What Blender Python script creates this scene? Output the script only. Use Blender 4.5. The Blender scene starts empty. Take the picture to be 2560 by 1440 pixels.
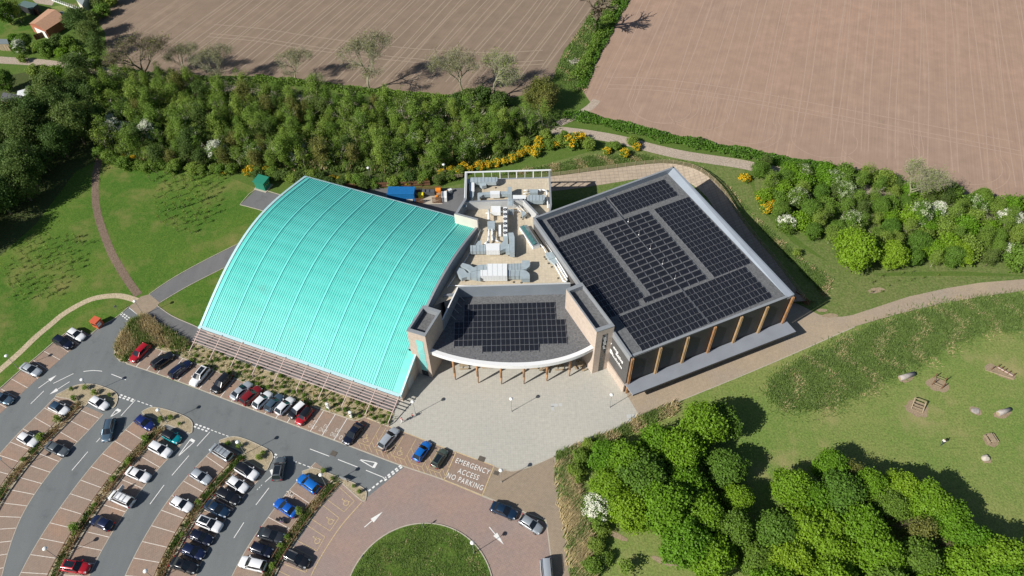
import bpy, math, random
import numpy as np
from mathutils import Vector, Matrix
random.seed(7); rng = np.random.default_rng(11)
S = bpy.context.scene
COL = S.collection
# ---------------------------------------------------------------- camera
CH, CF, CP, CR = 115.0, 1810.0, math.radians(49.75), math.radians(-1.67)
_fw = np.array([0, math.cos(CP), -math.sin(CP)]); _u0 = np.array([0, math.sin(CP), math.cos(CP)]); _x0 = np.array([1.0, 0, 0])
_X = _x0 * math.cos(CR) + _u0 * math.sin(CR); _U = -_x0 * math.sin(CR) + _u0 * math.cos(CR)
cam = bpy.data.cameras.new('camera'); camo = bpy.data.objects.new('camera', cam); COL.objects.link(camo)
M = Matrix([[_X[i], _U[i], -_fw[i], 0] for i in range(3)] + [[0, 0, 0, 1]]); M[2][3] = CH
camo.matrix_world = M
cam.sensor_width = 36.0; cam.lens = 36.0 * CF / 2560.0; cam.clip_end = 5000; cam.clip_start = 1
S.camera = camo
# ---------------------------------------------------------------- world, sun, exposure
SUNAZ = math.radians(31.34); SUNEL = math.radians(37.0)
w = bpy.data.worlds.new("World"); S.world = w; w.use_nodes = True
nt = w.node_tree; bg = nt.nodes['Background']
sky = nt.nodes.new('ShaderNodeTexSky'); sky.sky_type = 'NISHITA'; sky.sun_disc = False
sky.sun_elevation = SUNEL; sky.sun_rotation = math.radians(238.66); sky.air_density = 1.0; sky.dust_density = 0.6
nt.links.new(sky.outputs[0], bg.inputs[0]); bg.inputs[1].default_value = 0.05
sl = bpy.data.lights.new('sun', 'SUN'); sl.energy = 4.3; sl.angle = math.radians(0.5); sl.color = (1.0, 0.955, 0.88)
so = bpy.data.objects.new('sun', sl); COL.objects.link(so)
sd = Vector((math.cos(SUNAZ) * math.cos(SUNEL), math.sin(SUNAZ) * math.cos(SUNEL), -math.sin(SUNEL)))
so.rotation_euler = sd.to_track_quat('-Z', 'Y').to_euler(); so.location = (-80, -40, 120)
S.view_settings.view_transform = 'Standard'; S.view_settings.look = 'None'; S.view_settings.exposure = 0.50; S.view_settings.gamma = 1.0

# ---------------------------------------------------------------- helpers
def at(px, py, z=0.0):
    d = _fw + _X * (px - 1280) / CF - _U * (py - 720) / CF
    p = np.array([0, 0, CH]) + d * (CH - z) / -d[2]
    return Vector((float(p[0]), float(p[1]), float(z)))
def ats(pts, z=0.0): return [at(x, y, z) for x, y in pts]
def zm(ox, oy, s):                      # a reading of a magnified crop back into photograph pixels
    return lambda x, y: (ox + x / s, oy + y / s)

def tag(o, label=None, cat=None, group=None, kind=None):
    if label: o['label'] = label
    if cat: o['category'] = cat
    if group: o['group'] = group
    if kind: o['kind'] = kind
    return o
def empty(name, loc=(0, 0, 0), rz=0.0):
    o = bpy.data.objects.new(name, None); COL.objects.link(o); o.location = loc; o.rotation_euler = (0, 0, rz)
    o.empty_display_size = 0.2
    return o
def mesh_obj(name, me, parent=None, mats=None):
    o = bpy.data.objects.new(name, me); COL.objects.link(o)
    if parent: o.parent = parent
    if mats:
        for m in (mats if isinstance(mats, (list, tuple)) else [mats]): me.materials.append(m)
    return o
def copy_tree(o, parent=None):
    c = o.copy(); COL.objects.link(c)
    if parent: c.parent = parent; c.matrix_parent_inverse = o.matrix_parent_inverse
    for ch in o.children: copy_tree(ch, c)
    return c

class MB:
    def __init__(s): s.v = []; s.f = []; s.m = []
    def face(s, pts, m=0):
        b = len(s.v); s.v += [tuple(p) for p in pts]; s.f.append(tuple(range(b, b + len(pts)))); s.m.append(m)
    def prism(s, poly, z0, z1, m=0, top=None, bottom=False):
        n = len(poly); b = len(s.v)
        area = sum(poly[i][0] * poly[(i + 1) % n][1] - poly[(i + 1) % n][0] * poly[i][1] for i in range(n))
        if area < 0: poly = poly[::-1]
        if not hasattr(z1, '__len__'): z1 = [z1] * n
        elif area < 0: z1 = list(z1)[::-1]
        s.v += [(p[0], p[1], z0) for p in poly] + [(p[0], p[1], z) for p, z in zip(poly, z1)]
        for i in range(n):
            j = (i + 1) % n; s.f.append((b + i, b + j, b + n + j, b + n + i)); s.m.append(m)
        s.f.append(tuple(range(b + n, b + 2 * n))); s.m.append(m if top is None else top)
        if bottom: s.f.append(tuple(range(b + n - 1, b - 1, -1))); s.m.append(m)
    def box(s, c, size, rz=0.0, m=0, top=None):
        hx, hy = size[0] / 2, size[1] / 2; ca, sa = math.cos(rz), math.sin(rz)
        P = [(c[0] + x * ca - y * sa, c[1] + x * sa + y * ca) for x, y in ((-hx, -hy), (hx, -hy), (hx, hy), (-hx, hy))]
        s.prism(P, c[2], c[2] + size[2], m, top, True)
    def beam(s, p, q, wd, ht, m=0):          # rectangular bar from p to q
        p = Vector(p); q = Vector(q); d = (q - p)
        if d.length < 1e-6: return
        d.normalize(); up = Vector((0, 0, 1)) if abs(d.z) < 0.95 else Vector((0, 1, 0))
        sx = d.cross(up).normalized(); sy = sx.cross(d).normalized()
        b = len(s.v)
        for e in (p, q):
            for a, c in ((-1, -1), (1, -1), (1, 1), (-1, 1)):
                s.v.append(tuple(e + sx * a * wd / 2 + sy * c * ht / 2))
        for i in range(4):
            j = (i + 1) % 4; s.f.append((b + i, b + j, b + 4 + j, b + 4 + i)); s.m.append(m)
        s.f += [(b + 3, b + 2, b + 1, b), (b + 4, b + 5, b + 6, b + 7)]; s.m += [m, m]
    def tube(s, p, q, r0, r1=None, n=8, m=0, caps=True):
        r1 = r0 if r1 is None else r1
        p = Vector(p); q = Vector(q); d = q - p
        if d.length < 1e-6: return
        d.normalize(); up = Vector((0, 0, 1)) if abs(d.z) < 0.9 else Vector((1, 0, 0))
        sx = d.cross(up).normalized(); sy = sx.cross(d).normalized(); b = len(s.v)
        for e, r in ((p, r0), (q, r1)):
            for k in range(n):
                a = 2 * math.pi * k / n; s.v.append(tuple(e + sx * math.cos(a) * r + sy * math.sin(a) * r))
        for i in range(n):
            j = (i + 1) % n; s.f.append((b + i, b + j, b + n + j, b + n + i)); s.m.append(m)
        if caps: s.f += [tuple(range(b + n - 1, b - 1, -1)), tuple(range(b + n, b + 2 * n))]; s.m += [m, m]
    def lathe(s, c, prof, n=14, m=0):          # prof: list of (r,z)
        b = len(s.v)
        for r, z in prof:
            for k in range(n):
                a = 2 * math.pi * k / n; s.v.append((c[0] + r * math.cos(a), c[1] + r * math.sin(a), c[2] + z))
        for i in range(len(prof) - 1):
            for k in range(n):
                j = (k + 1) % n; s.f.append((b + i * n + k, b + i * n + j, b + (i + 1) * n + j, b + (i + 1) * n + k)); s.m.append(m)
    def ribbon(s, pts, wd, z, m=0, closed=False):
        L, R = offset_pair(pts, wd / 2, closed)
        n = len(pts); b = len(s.v)
        s.v += [(p[0], p[1], z) for p in L] + [(p[0], p[1], z) for p in R]
        for i in range(n - (0 if closed else 1)):
            j = (i + 1) % n; s.f.append((b + n + i, b + n + j, b + j, b + i)); s.m.append(m)
    def kerb(s, pts, wd, z0, z1, m=0, closed=False):
        L, R = offset_pair(pts, wd / 2, closed); n = len(pts)
        for i in range(n - (0 if closed else 1)):
            j = (i + 1) % n
            s.face([(R[i][0], R[i][1], z1), (R[j][0], R[j][1], z1), (L[j][0], L[j][1], z1), (L[i][0], L[i][1], z1)], m)
            s.face([(R[i][0], R[i][1], z0), (R[j][0], R[j][1], z0), (R[j][0], R[j][1], z1), (R[i][0], R[i][1], z1)], m)
            s.face([(L[i][0], L[i][1], z1), (L[j][0], L[j][1], z1), (L[j][0], L[j][1], z0), (L[i][0], L[i][1], z0)], m)
    def build(s, name, mats=None, parent=None, smooth=False):
        me = bpy.data.meshes.new(name); me.from_pydata(s.v, [], s.f)
        o = mesh_obj(name, me, parent, mats)
        if any(s.m): me.polygons.foreach_set('material_index', s.m)
        if smooth: me.polygons.foreach_set('use_smooth', [True] * len(s.f))
        me.update()
        return o
def offset_pair(pts, h, closed=False):
    n = len(pts); L = []; R = []
    for i in range(n):
        a = pts[i - 1] if (i > 0 or closed) else pts[i]; c = pts[(i + 1) % n] if (i < n - 1 or closed) else pts[i]
        dx, dy = c[0] - a[0], c[1] - a[1]; l = math.hypot(dx, dy) or 1; nx, ny = -dy / l, dx / l
        L.append((pts[i][0] + nx * h, pts[i][1] + ny * h)); R.append((pts[i][0] - nx * h, pts[i][1] - ny * h))
    return L, R
def offs(pts, h): return offset_pair(pts, h)[0] if h >= 0 else offset_pair(pts, -h)[1]
def smooth_line(pts, sub=6, closed=False):
    P = [Vector((p[0], p[1], 0)) for p in pts]; n = len(P); out = []
    rngi = range(n if closed else n - 1)
    for i in rngi:
        p0 = P[i - 1] if (i > 0 or closed) else P[i]; p1 = P[i]; p2 = P[(i + 1) % n]
        p3 = P[(i + 2) % n] if (i < n - 2 or closed) else P[min(i + 1, n - 1)]
        for k in range(sub):
            t = k / sub
            out.append(0.5 * ((2 * p1) + (-p0 + p2) * t + (2 * p0 - 5 * p1 + 4 * p2 - p3) * t * t + (-p0 + 3 * p1 - 3 * p2 + p3) * t ** 3))
    if not closed: out.append(P[-1])
    return out
def walk(pts, step, start=0.0, end=None):      # points and tangents every `step` metres
    out = []; acc = 0.0; nxt = start
    for i in range(len(pts) - 1):
        a = Vector((pts[i][0], pts[i][1], 0)); b = Vector((pts[i + 1][0], pts[i + 1][1], 0)); l = (b - a).length
        while l > 0 and nxt <= acc + l:
            if end is not None and nxt > end: return out
            t = (nxt - acc) / l; out.append((a.lerp(b, t), (b - a).normalized())); nxt += step
        acc += l
    return out
def length(pts): return sum(math.hypot(pts[i + 1][0] - pts[i][0], pts[i + 1][1] - pts[i][1]) for i in range(len(pts) - 1))
def inside(p, poly):
    x, y = p[0], p[1]; c = False; n = len(poly)
    for i in range(n):
        x1, y1 = poly[i][0], poly[i][1]; x2, y2 = poly[i - 1][0], poly[i - 1][1]
        if (y1 > y) != (y2 > y) and x < (x2 - x1) * (y - y1) / (y2 - y1) + x1: c = not c
    return c
def scatter(poly, dist, seed=0, tries=6000, maxn=100000):
    r = random.Random(seed); xs = [p[0] for p in poly]; ys = [p[1] for p in poly]; out = []; g = {}
    for _ in range(tries):
        x = r.uniform(min(xs), max(xs)); y = r.uniform(min(ys), max(ys))
        k = (int(x // dist), int(y // dist)); ok = True
        for a in (-1, 0, 1):
            for b in (-1, 0, 1):
                for q in g.get((k[0] + a, k[1] + b), ()):
                    if (q[0] - x) ** 2 + (q[1] - y) ** 2 < dist * dist: ok = False
        if ok and inside((x, y), poly): g.setdefault(k, []).append((x, y)); out.append((x, y))
        if len(out) >= maxn: break
    return out

# ---------------------------------------------------------------- materials
def newmat(name):
    m = bpy.data.materials.new(name); m.use_nodes = True; return m, m.node_tree, m.node_tree.nodes['Principled BSDF']
def N(nt, t, **k):
    n = nt.nodes.new(t)
    for a, b in k.items(): setattr(n, a, b)
    return n
def coords(nt, scale=(1, 1, 1), rz=0.0, obj=True):
    if obj: tc = N(nt, 'ShaderNodeTexCoord'); src = tc.outputs['Object']
    else: tc = N(nt, 'ShaderNodeNewGeometry'); src = tc.outputs['Position']
    mp = N(nt, 'ShaderNodeMapping'); mp.vector_type = 'POINT'
    if rz:
        m1 = N(nt, 'ShaderNodeMapping'); m1.inputs['Rotation'].default_value = (0, 0, -rz); nt.links.new(src, m1.inputs[0]); src = m1.outputs[0]
    mp.inputs['Scale'].default_value = scale; nt.links.new(src, mp.inputs[0]); return mp.outputs[0]
def noise(nt, vec, scale, detail=3, rough=0.55):
    n = N(nt, 'ShaderNodeTexNoise'); n.inputs['Scale'].default_value = scale; n.inputs['Detail'].default_value = detail
    n.inputs['Roughness'].default_value = rough; nt.links.new(vec, n.inputs['Vector']); return n.outputs['Fac']
def ramp(nt, fac, stops):
    r = N(nt, 'ShaderNodeValToRGB'); e = r.color_ramp.elements
    e[0].position, e[0].color = stops[0][0], (*stops[0][1], 1); e[1].position, e[1].color = stops[-1][0], (*stops[-1][1], 1)
    for p, c in stops[1:-1]:
        x = e.new(p); x.color = (*c, 1)
    nt.links.new(fac, r.inputs[0]); return r.outputs[0]
def mix(nt, fac, a, b, mode='MIX'):
    m = N(nt, 'ShaderNodeMix', data_type='RGBA', blend_type=mode)
    if isinstance(fac, float): m.inputs[0].default_value = fac
    else: nt.links.new(fac, m.inputs[0])
    for i, x in ((6, a), (7, b)):
        if isinstance(x, tuple): m.inputs[i].default_value = (*x, 1)
        else: nt.links.new(x, m.inputs[i])
    return m.outputs[2]
def bump(nt, h, strength, dist, bs):
    b = N(nt, 'ShaderNodeBump'); b.inputs['Strength'].default_value = strength; b.inputs['Distance'].default_value = dist
    nt.links.new(h, b.inputs['Height']); nt.links.new(b.outputs[0], bs.inputs['Normal'])
def plain(name, col, rough=0.6, metal=0.0, var=0.12, vs=3.0, coat=0.0, obj=True, spec=0.5):
    m, nt, bs = newmat(name); v = coords(nt, obj=obj); f = noise(nt, v, vs, 4)
    a = tuple(c * (1 - var) for c in col); b = tuple(min(1, c * (1 + var)) for c in col)
    nt.links.new(ramp(nt, f, [(0.3, a), (0.7, b)]), bs.inputs['Base Color'])
    bs.inputs['Roughness'].default_value = rough; bs.inputs['Metallic'].default_value = metal
    bs.inputs['Coat Weight'].default_value = coat; bs.inputs['Specular IOR Level'].default_value = spec
    return m
def ground_mat(name, cols, s1=0.06, s2=0.9, s3=4.0, bs_=0.35, patch=None, patch_at=(0.62, 0.72), ps=0.12):
    m, nt, bs = newmat(name); v = coords(nt)
    f1 = noise(nt, v, s1, 5, 0.6); f2 = noise(nt, v, s2, 4, 0.65); f3 = noise(nt, v, s3, 3, 0.7)
    c1 = ramp(nt, f1, [(0.35, cols[0]), (0.65, cols[1])]); c2 = ramp(nt, f2, [(0.3, cols[2]), (0.7, cols[3])])
    c = mix(nt, 0.5, c1, c2)
    g = ramp(nt, f3, [(0.25, (0.55, 0.55, 0.55)), (0.75, (1.4, 1.4, 1.4))]); c = mix(nt, 1.0, c, g, 'MULTIPLY')
    if patch:
        f4 = noise(nt, v, ps, 6, 0.62); mk = ramp(nt, f4, [(patch_at[0], (0, 0, 0)), (patch_at[1], (1, 1, 1))])
        c = mix(nt, mk, c, patch)
    nt.links.new(c, bs.inputs['Base Color']); bs.inputs['Roughness'].default_value = 0.95; bs.inputs['Specular IOR Level'].default_value = 0.15
    bump(nt, f3, bs_, 0.25, bs); return m
M_ = {}
M_['grass_base'] = ground_mat('grass_rough', [(.065, .13, .02), (.10, .16, .03), (.07, .13, .02), (.13, .165, .045)], patch=(.20, .17, .085), ps=0.09)
M_['lawn_left'] = ground_mat('lawn_deep', [(.045, .13, .014), (.105, .175, .026), (.04, .115, .013), (.125, .18, .032)], patch=(.175, .18, .055), patch_at=(.50, .68), ps=.11, s3=3.0)
M_['lawn_right'] = ground_mat('lawn_light', [(.115, .205, .036), (.235, .245, .082), (.12, .20, .042), (.225, .25, .082)], patch=(.32, .27, .13), patch_at=(.54, .76), ps=.10, s3=3.0)
M_['lawn_round'] = ground_mat('lawn_island', [(.045, .12, .014), (.09, .15, .022), (.045, .115, .013), (.13, .155, .04)], patch=(.20, .19, .07), patch_at=(.63, .8), ps=.2, s3=3.0)
M_['swale'] = ground_mat('swale_grass', [(.06, .14, .026), (.09, .15, .035), (.07, .14, .03), (.17, .18, .075)], s3=2.0)
M_['meadow'] = ground_mat('meadow', [(.085, .155, .028), (.15, .18, .055), (.08, .145, .025), (.21, .205, .09)], s3=2.2)
M_['soil'] = ground_mat('woodland_floor', [(.05, .085, .02), (.075, .10, .03), (.05, .08, .02), (.09, .09, .04)])
M_['worn'] = ground_mat('worn_earth', [(.30, .22, .15), (.36, .28, .19), (.32, .25, .17), (.24, .19, .12)], s2=2.0, s3=6)
M_['gravel'] = ground_mat('bed_gravel', [(.33, .27, .18), (.40, .33, .22), (.30, .25, .165), (.42, .35, .24)], s2=1.5, s3=5.0)
M_['bark'] = ground_mat('bed_mulch', [(.34, .28, .18), (.42, .34, .22), (.20, .19, .09), (.44, .36, .23)], s2=1.1, s3=4.0)

def asphalt(name, a, b):
    m, nt, bs = newmat(name); v = coords(nt); f = noise(nt, v, .05, 4); f2 = noise(nt, v, 9, 2)
    vs = coords(nt, (1, .12, 1), math.radians(0)); f3 = noise(nt, vs, .5, 3)
    c = ramp(nt, f, [(0.3, a), (0.7, b)]); c = mix(nt, 1.0, c, ramp(nt, f2, [(.3, (.9, .9, .9)), (.7, (1.1, 1.1, 1.1))]), 'MULTIPLY')
    c = mix(nt, 1.0, c, ramp(nt, f3, [(.3, (.93, .93, .93)), (.75, (1.08, 1.08, 1.07))]), 'MULTIPLY')
    f5 = noise(nt, v, .35, 6, .7); c = mix(nt, 1.0, c, ramp(nt, f5, [(.30, (.80, .80, .80)), (.45, (1, 1, 1)), (.68, (1.0, 1.0, 1.0)), (.78, (1.16, 1.15, 1.13))]), 'MULTIPLY')
    nt.links.new(c, bs.inputs['Base Color']); bs.inputs['Roughness'].default_value = .85; bump(nt, f2, .1, .05, bs); return m
M_['asphalt'] = asphalt('asphalt', (.130, .142, .147), (.157, .168, .172))
M_['asphalt_path'] = asphalt('asphalt_path', (.125, .125, .13), (.155, .155, .16))
def blocks(name, cols, rz=0.0, bw=.42, bh=.21, mortar=.35, big=.25, off=.5, msize=.02, s_big=.16):
    m, nt, bs = newmat(name); v = coords(nt, rz=rz)
    bk = N(nt, 'ShaderNodeTexBrick'); bk.offset = off; bk.inputs['Scale'].default_value = 1.0
    bk.inputs['Brick Width'].default_value = bw; bk.inputs['Row Height'].default_value = bh; bk.inputs['Mortar Size'].default_value = msize
    bk.inputs['Color1'].default_value = (*cols[0], 1); bk.inputs['Color2'].default_value = (*cols[1], 1)
    bk.inputs['Mortar'].default_value = (*[c * mortar for c in cols[0]], 1); nt.links.new(v, bk.inputs[0])
    f = noise(nt, v, s_big, 6, .62); c = mix(nt, .55, bk.outputs[0], ramp(nt, f, [(.28, cols[2]), (.5, cols[0]), (.72, cols[3])]))
    f2 = noise(nt, v, 1.6, 4, .7); c = mix(nt, 1.0, c, ramp(nt, f2, [(.25, (.86, .86, .86)), (.75, (1.12, 1.12, 1.12))]), 'MULTIPLY')
    nt.links.new(c, bs.inputs['Base Color']); bs.inputs['Roughness'].default_value = .85; return m
M_['bay'] = blocks('bay_block_paving', [(.275, .20, .155), (.325, .23, .175), (.26, .215, .18), (.375, .225, .15)], math.radians(67))
M_['pink'] = blocks('court_block_paving', [(.30, .22, .19), (.35, .255, .215), (.26, .225, .215), (.37, .245, .195)], math.radians(20), s_big=.11)
M_['tan'] = blocks('path_block_paving', [(.36, .285, .205), (.42, .335, .245), (.32, .275, .225), (.44, .34, .235)], math.radians(24), s_big=.13)
M_['tanb'] = blocks('apron_block_paving', [(.29, .23, .165), (.345, .275, .20), (.26, .215, .165), (.36, .27, .19)], math.radians(5), s_big=.13)
M_['plaza'] = blocks('plaza_slabs', [(.425, .41, .365), (.445, .43, .38), (.39, .385, .355), (.47, .445, .39)], math.radians(1), .42, .42, .74, off=0, msize=.028, s_big=.09)
M_['bank'] = blocks('bank_stone', [(.36, .29, .22), (.43, .35, .265), (.31, .255, .195), (.44, .365, .28)], math.radians(5), 1.1, .75, .42, off=0, msize=.05, s_big=.4)
M_['track'] = ground_mat('dirt_track', [(.36, .30, .24), (.44, .36, .29), (.34, .28, .22), (.44, .37, .30)], s2=.6, s3=3)
M_['beigepath'] = ground_mat('gravel_path', [(.42, .34, .23), (.50, .41, .28), (.40, .33, .22), (.50, .42, .30)], s2=1, s3=3)
M_['brownpath'] = ground_mat('dark_path', [(.16, .115, .085), (.22, .16, .12), (.15, .11, .08), (.23, .17, .13)], s2=1, s3=3)
M_['kerb'] = plain('kerb_concrete', (.42, .38, .31), .8)
M_['white'] = plain('road_paint', (.72, .72, .70), .7, var=.12, vs=4)
M_['pinkwhite'] = plain('bay_paint', (.62, .56, .50), .7, var=.2, vs=3)
M_['yellow'] = plain('yellow_paint', (.52, .40, .22), .7, var=.2, vs=3)
def field_mat(name, base, lo, hi, rz, line, f0=.55):
    m, nt, bs = newmat(name)
    va = coords(nt, (1, .012, 1), rz - math.pi / 2)   # x across the furrows
    a = noise(nt, va, .45, 4, .7); b = noise(nt, va, 2.2, 3, .6); v = coords(nt); c1 = noise(nt, v, .012, 4, .6); c2 = noise(nt, v, .25, 4, .6)
    col = ramp(nt, c1, [(.35, lo), (.65, hi)]); col = mix(nt, .5, col, base)
    col = mix(nt, ramp(nt, a, [(f0, (0, 0, 0)), (f0 + .05, (.75, .75, .75)), (f0 + .10, (0, 0, 0))]), col, line)
    col = mix(nt, 1.0, col, ramp(nt, b, [(.3, (.93, .93, .93)), (.7, (1.06, 1.06, 1.06))]), 'MULTIPLY')
    col = mix(nt, 1.0, col, ramp(nt, c2, [(.3, (.90, .90, .90)), (.7, (1.08, 1.08, 1.08))]), 'MULTIPLY')
    nt.links.new(col, bs.inputs['Base Color']); bs.inputs['Roughness'].default_value = 1.0; bs.inputs['Specular IOR Level'].default_value = .1
    bump(nt, b, .25, .2, bs); return m
M_['field1'] = field_mat('tilled_field_brown', (.225, .168, .125), (.205, .155, .115), (.26, .195, .145), math.radians(64), (.30, .23, .17))
M_['field2'] = field_mat('tilled_field_pink', (.345, .235, .175), (.30, .222, .172), (.385, .25, .185), math.radians(69), (.385, .275, .208), .58)
M_['tyre'] = plain('tyre_mark_soil', (.305, .235, .175), .95, var=.1)
M_['tyre2'] = plain('tyre_mark_soil_pink', (.372, .262, .198), .95, var=.1)

def leafmat(name, a, b, trans=.32, bright=.0):
    m, nt, bs = newmat(name)
    oi = N(nt, 'ShaderNodeObjectInfo'); v = coords(nt, obj=False); f = noise(nt, v, .9, 3)
    c1 = ramp(nt, oi.outputs['Random'], [(0, a), (1, b)])
    c = mix(nt, 1.0, c1, ramp(nt, f, [(.25, (.78, .82, .78)), (.75, (1.22, 1.2, 1.15))]), 'MULTIPLY')
    nt.links.new(c, bs.inputs['Base Color']); bs.inputs['Roughness'].default_value = .6; bs.inputs['Specular IOR Level'].default_value = .25
    tr = N(nt, 'ShaderNodeBsdfTranslucent'); nt.links.new(c, tr.inputs[0]); mx = N(nt, 'ShaderNodeMixShader'); mx.inputs[0].default_value = trans
    nt.links.new(bs.outputs[0], mx.inputs[1]); nt.links.new(tr.outputs[0], mx.inputs[2]); nt.links.new(mx.outputs[0], nt.nodes['Material Output'].inputs[0])
    return m
M_['leaf_bright'] = leafmat('leaf_bright', (.11, .245, .016), (.19, .32, .022))
M_['leaf_lime'] = leafmat('leaf_lime', (.17, .31, .02), (.23, .35, .025))
M_['leaf_mid'] = leafmat('leaf_mid', (.10, .20, .026), (.155, .25, .036))
M_['leaf_wood'] = leafmat('leaf_wood', (.14, .245, .036), (.235, .32, .056))
M_['leaf_dark'] = leafmat('leaf_dark', (.07, .135, .028), (.14, .195, .045))
M_['leaf_olive'] = leafmat('leaf_olive', (.16, .18, .04), (.22, .22, .06))
M_['leaf_hedge'] = leafmat('leaf_hedge', (.08, .19, .02), (.11, .22, .028))
M_['gorse'] = leafmat('gorse_flower', (.62, .36, .01), (.75, .48, .02), .1)
M_['mayflower'] = leafmat('may_blossom', (.60, .62, .52), (.72, .72, .62), .1)
M_['mayfaint'] = leafmat('may_blossom_faint', (.30, .36, .20), (.42, .46, .30), .1)
M_['straw'] = leafmat('dry_grass', (.42, .33, .18), (.50, .41, .24), .2)
M_['blade'] = leafmat('grass_blade', (.12, .20, .045), (.17, .24, .065), .3)
M_['trunk'] = plain('bark', (.16, .13, .09), .9, var=.25, vs=2)
M_['trunk_olive'] = plain('bark_olive', (.29, .28, .18), .9, var=.25, vs=2)
M_['trunk_pale'] = plain('bark_pale', (.40, .38, .29), .9, var=.25, vs=2)

M_['teal'], nt, bs = newmat('turquoise_roof_sheet')
v = coords(nt); f = noise(nt, v, .07, 6, .6); f2 = noise(nt, coords(nt, (3, .25, 1), math.radians(0)), .6, 5, .65)
c = ramp(nt, f, [(.30, (.095, .52, .455)), (.70, (.13, .60, .54))]); c = mix(nt, ramp(nt, f2, [(.62, (0, 0, 0)), (.78, (.5, .5, .5))]), c, (.13, .42, .35))
f3 = noise(nt, v, .22, 8, .75); c = mix(nt, ramp(nt, f3, [(.60, (0, 0, 0)), (.70, (.55, .55, .55))]), c, (.16, .40, .34)); c = mix(nt, 1.0, c, ramp(nt, noise(nt, coords(nt, (1, .08, 1), math.radians(-22.9)), 1.4, 4, .7), [(.3, (.90, .93, .94)), (.7, (1.06, 1.04, 1.04))]), 'MULTIPLY')
nt.links.new(c, bs.inputs['Base Color']); bs.inputs['Roughness'].default_value = .38; bs.inputs['Metallic'].default_value = 0.0
M_['teal_trim'] = plain('turquoise_trim', (.17, .66, .62), .4, var=.06)
M_['eave_trim'] = plain('eave_trim_pale', (.42, .62, .66), .4, var=.06)
M_['seam'] = plain('roof_seam_shaded', (.06, .36, .335), .5, var=.05)
M_['render_grey'] = plain('light_grey_panel', (.46, .47, .47), .5, var=.05, vs=.5)
M_['metal_grey'] = plain('blue_grey_cladding', (.25, .285, .325), .42, metal=.1, var=.06, vs=.4)
M_['coping'] = plain('coping_metal', (.30, .32, .34), .4, metal=.2, var=.06)
M_['cream'] = plain('cream_render', (.62, .58, .50), .7, var=.05, vs=.5)
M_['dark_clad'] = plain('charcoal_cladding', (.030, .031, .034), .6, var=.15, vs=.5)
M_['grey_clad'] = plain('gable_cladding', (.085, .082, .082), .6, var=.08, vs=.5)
M_['roof_grey'] = ground_mat('roof_membrane', [(.12, .125, .13), (.15, .155, .16), (.12, .125, .13), (.15, .155, .16)], s3=3, bs_=.02)
M_['roof_warm'] = ground_mat('roof_membrane_warm', [(.13, .132, .138), (.155, .156, .16), (.132, .133, .138), (.155, .156, .16)], s3=3, bs_=.02)
def stone_mat():
    m = blocks('sandstone_cladding', [(.47, .385, .32), (.54, .45, .375), (.43, .36, .30), (.55, .46, .39)], 0, 1.2, .3, .75, msize=.012)
    nt = m.node_tree
    for n in nt.nodes:
        if n.type == 'TEX_BRICK':
            l = n.inputs[0].links[0]; src = l.from_socket; sp = N(nt, 'ShaderNodeSeparateXYZ'); cb = N(nt, 'ShaderNodeCombineXYZ'); ad = N(nt, 'ShaderNodeMath')
            nt.links.new(src, sp.inputs[0]); nt.links.new(sp.outputs[0], ad.inputs[0]); nt.links.new(sp.outputs[1], ad.inputs[1])
            nt.links.new(ad.outputs[0], cb.inputs[0]); nt.links.new(sp.outputs[2], cb.inputs[1]); nt.links.new(cb.outputs[0], n.inputs[0])
    return m
M_['stone'] = stone_mat()
M_['beige_roof'] = blocks('plant_roof_slabs', [(.50, .43, .32), (.55, .475, .36), (.45, .385, .29), (.56, .49, .38)], 0, .6, .6, .75, off=0, msize=.03, s_big=.3)
M_['galv'] = plain('galvanised_duct', (.36, .425, .455), .4, metal=.1, var=.1, vs=1.2)
M_['unit_white'] = plain('plant_unit_white', (.72, .74, .75), .45, var=.04)
M_['black'] = plain('black_plastic', (.012, .012, .014), .5, var=.1)
M_['dkmetal'] = plain('dark_metal', (.05, .055, .06), .4, metal=.5, var=.1)
M_['timber'] = plain('oiled_timber', (.40, .21, .095), .6, var=.25, vs=1.5)
M_['timber_grey'] = plain('weathered_timber', (.33, .26, .17), .8, var=.2, vs=2)
M_['timber_brown'] = plain('brown_stained_timber', (.17, .085, .045), .75, var=.2, vs=2)
M_['fin'] = plain('weathered_fin', (.44, .29, .15), .7, var=.25, vs=.5)
M_['lowroof'] = plain('low_canopy_sheet', (.235, .255, .29), .5, metal=.0, var=.08, vs=.3)
M_['batter'] = plain('sky_tinted_parapet_sheet', (.30, .34, .39), .38, metal=.25, var=.06, vs=.3)  # base colour made paler and bluer to stand for reflected sky
M_['louvre'] = plain('louvre_timber', (.52, .40, .36), .6, var=.12, vs=1.5)
M_['whitepaint'] = plain('white_paint', (.80, .80, .79), .45, var=.03)
M_['fascia'] = plain('white_fascia', (.80, .80, .80), .35, var=.03)
def glassmat(name, col=(.02, .03, .035), rough=.08):
    m, nt, bs = newmat(name); bs.inputs['Base Color'].default_value = (*col, 1); bs.inputs['Roughness'].default_value = rough
    bs.inputs['IOR'].default_value = 1.5; bs.inputs['Specular IOR Level'].default_value = .8; return m
M_['glass'] = glassmat('dark_glass'); M_['glass_green'] = glassmat('green_glass', (.05, .13, .13), .05)
M_['glass_pale'] = glassmat('pale_glass', (.34, .46, .44), .08)
M_['glass_aqua'] = glassmat('aqua_glass', (.22, .58, .55), .1)
M_['carglass'] = glassmat('car_glass', (.012, .016, .022), .05)
m, nt, bs = newmat('solar_cells'); v = coords(nt, (1, 1, 1))
bk = N(nt, 'ShaderNodeTexBrick'); bk.offset = 0; bk.inputs['Scale'].default_value = 1; bk.inputs['Brick Width'].default_value = .16; bk.inputs['Row Height'].default_value = .16
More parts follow.
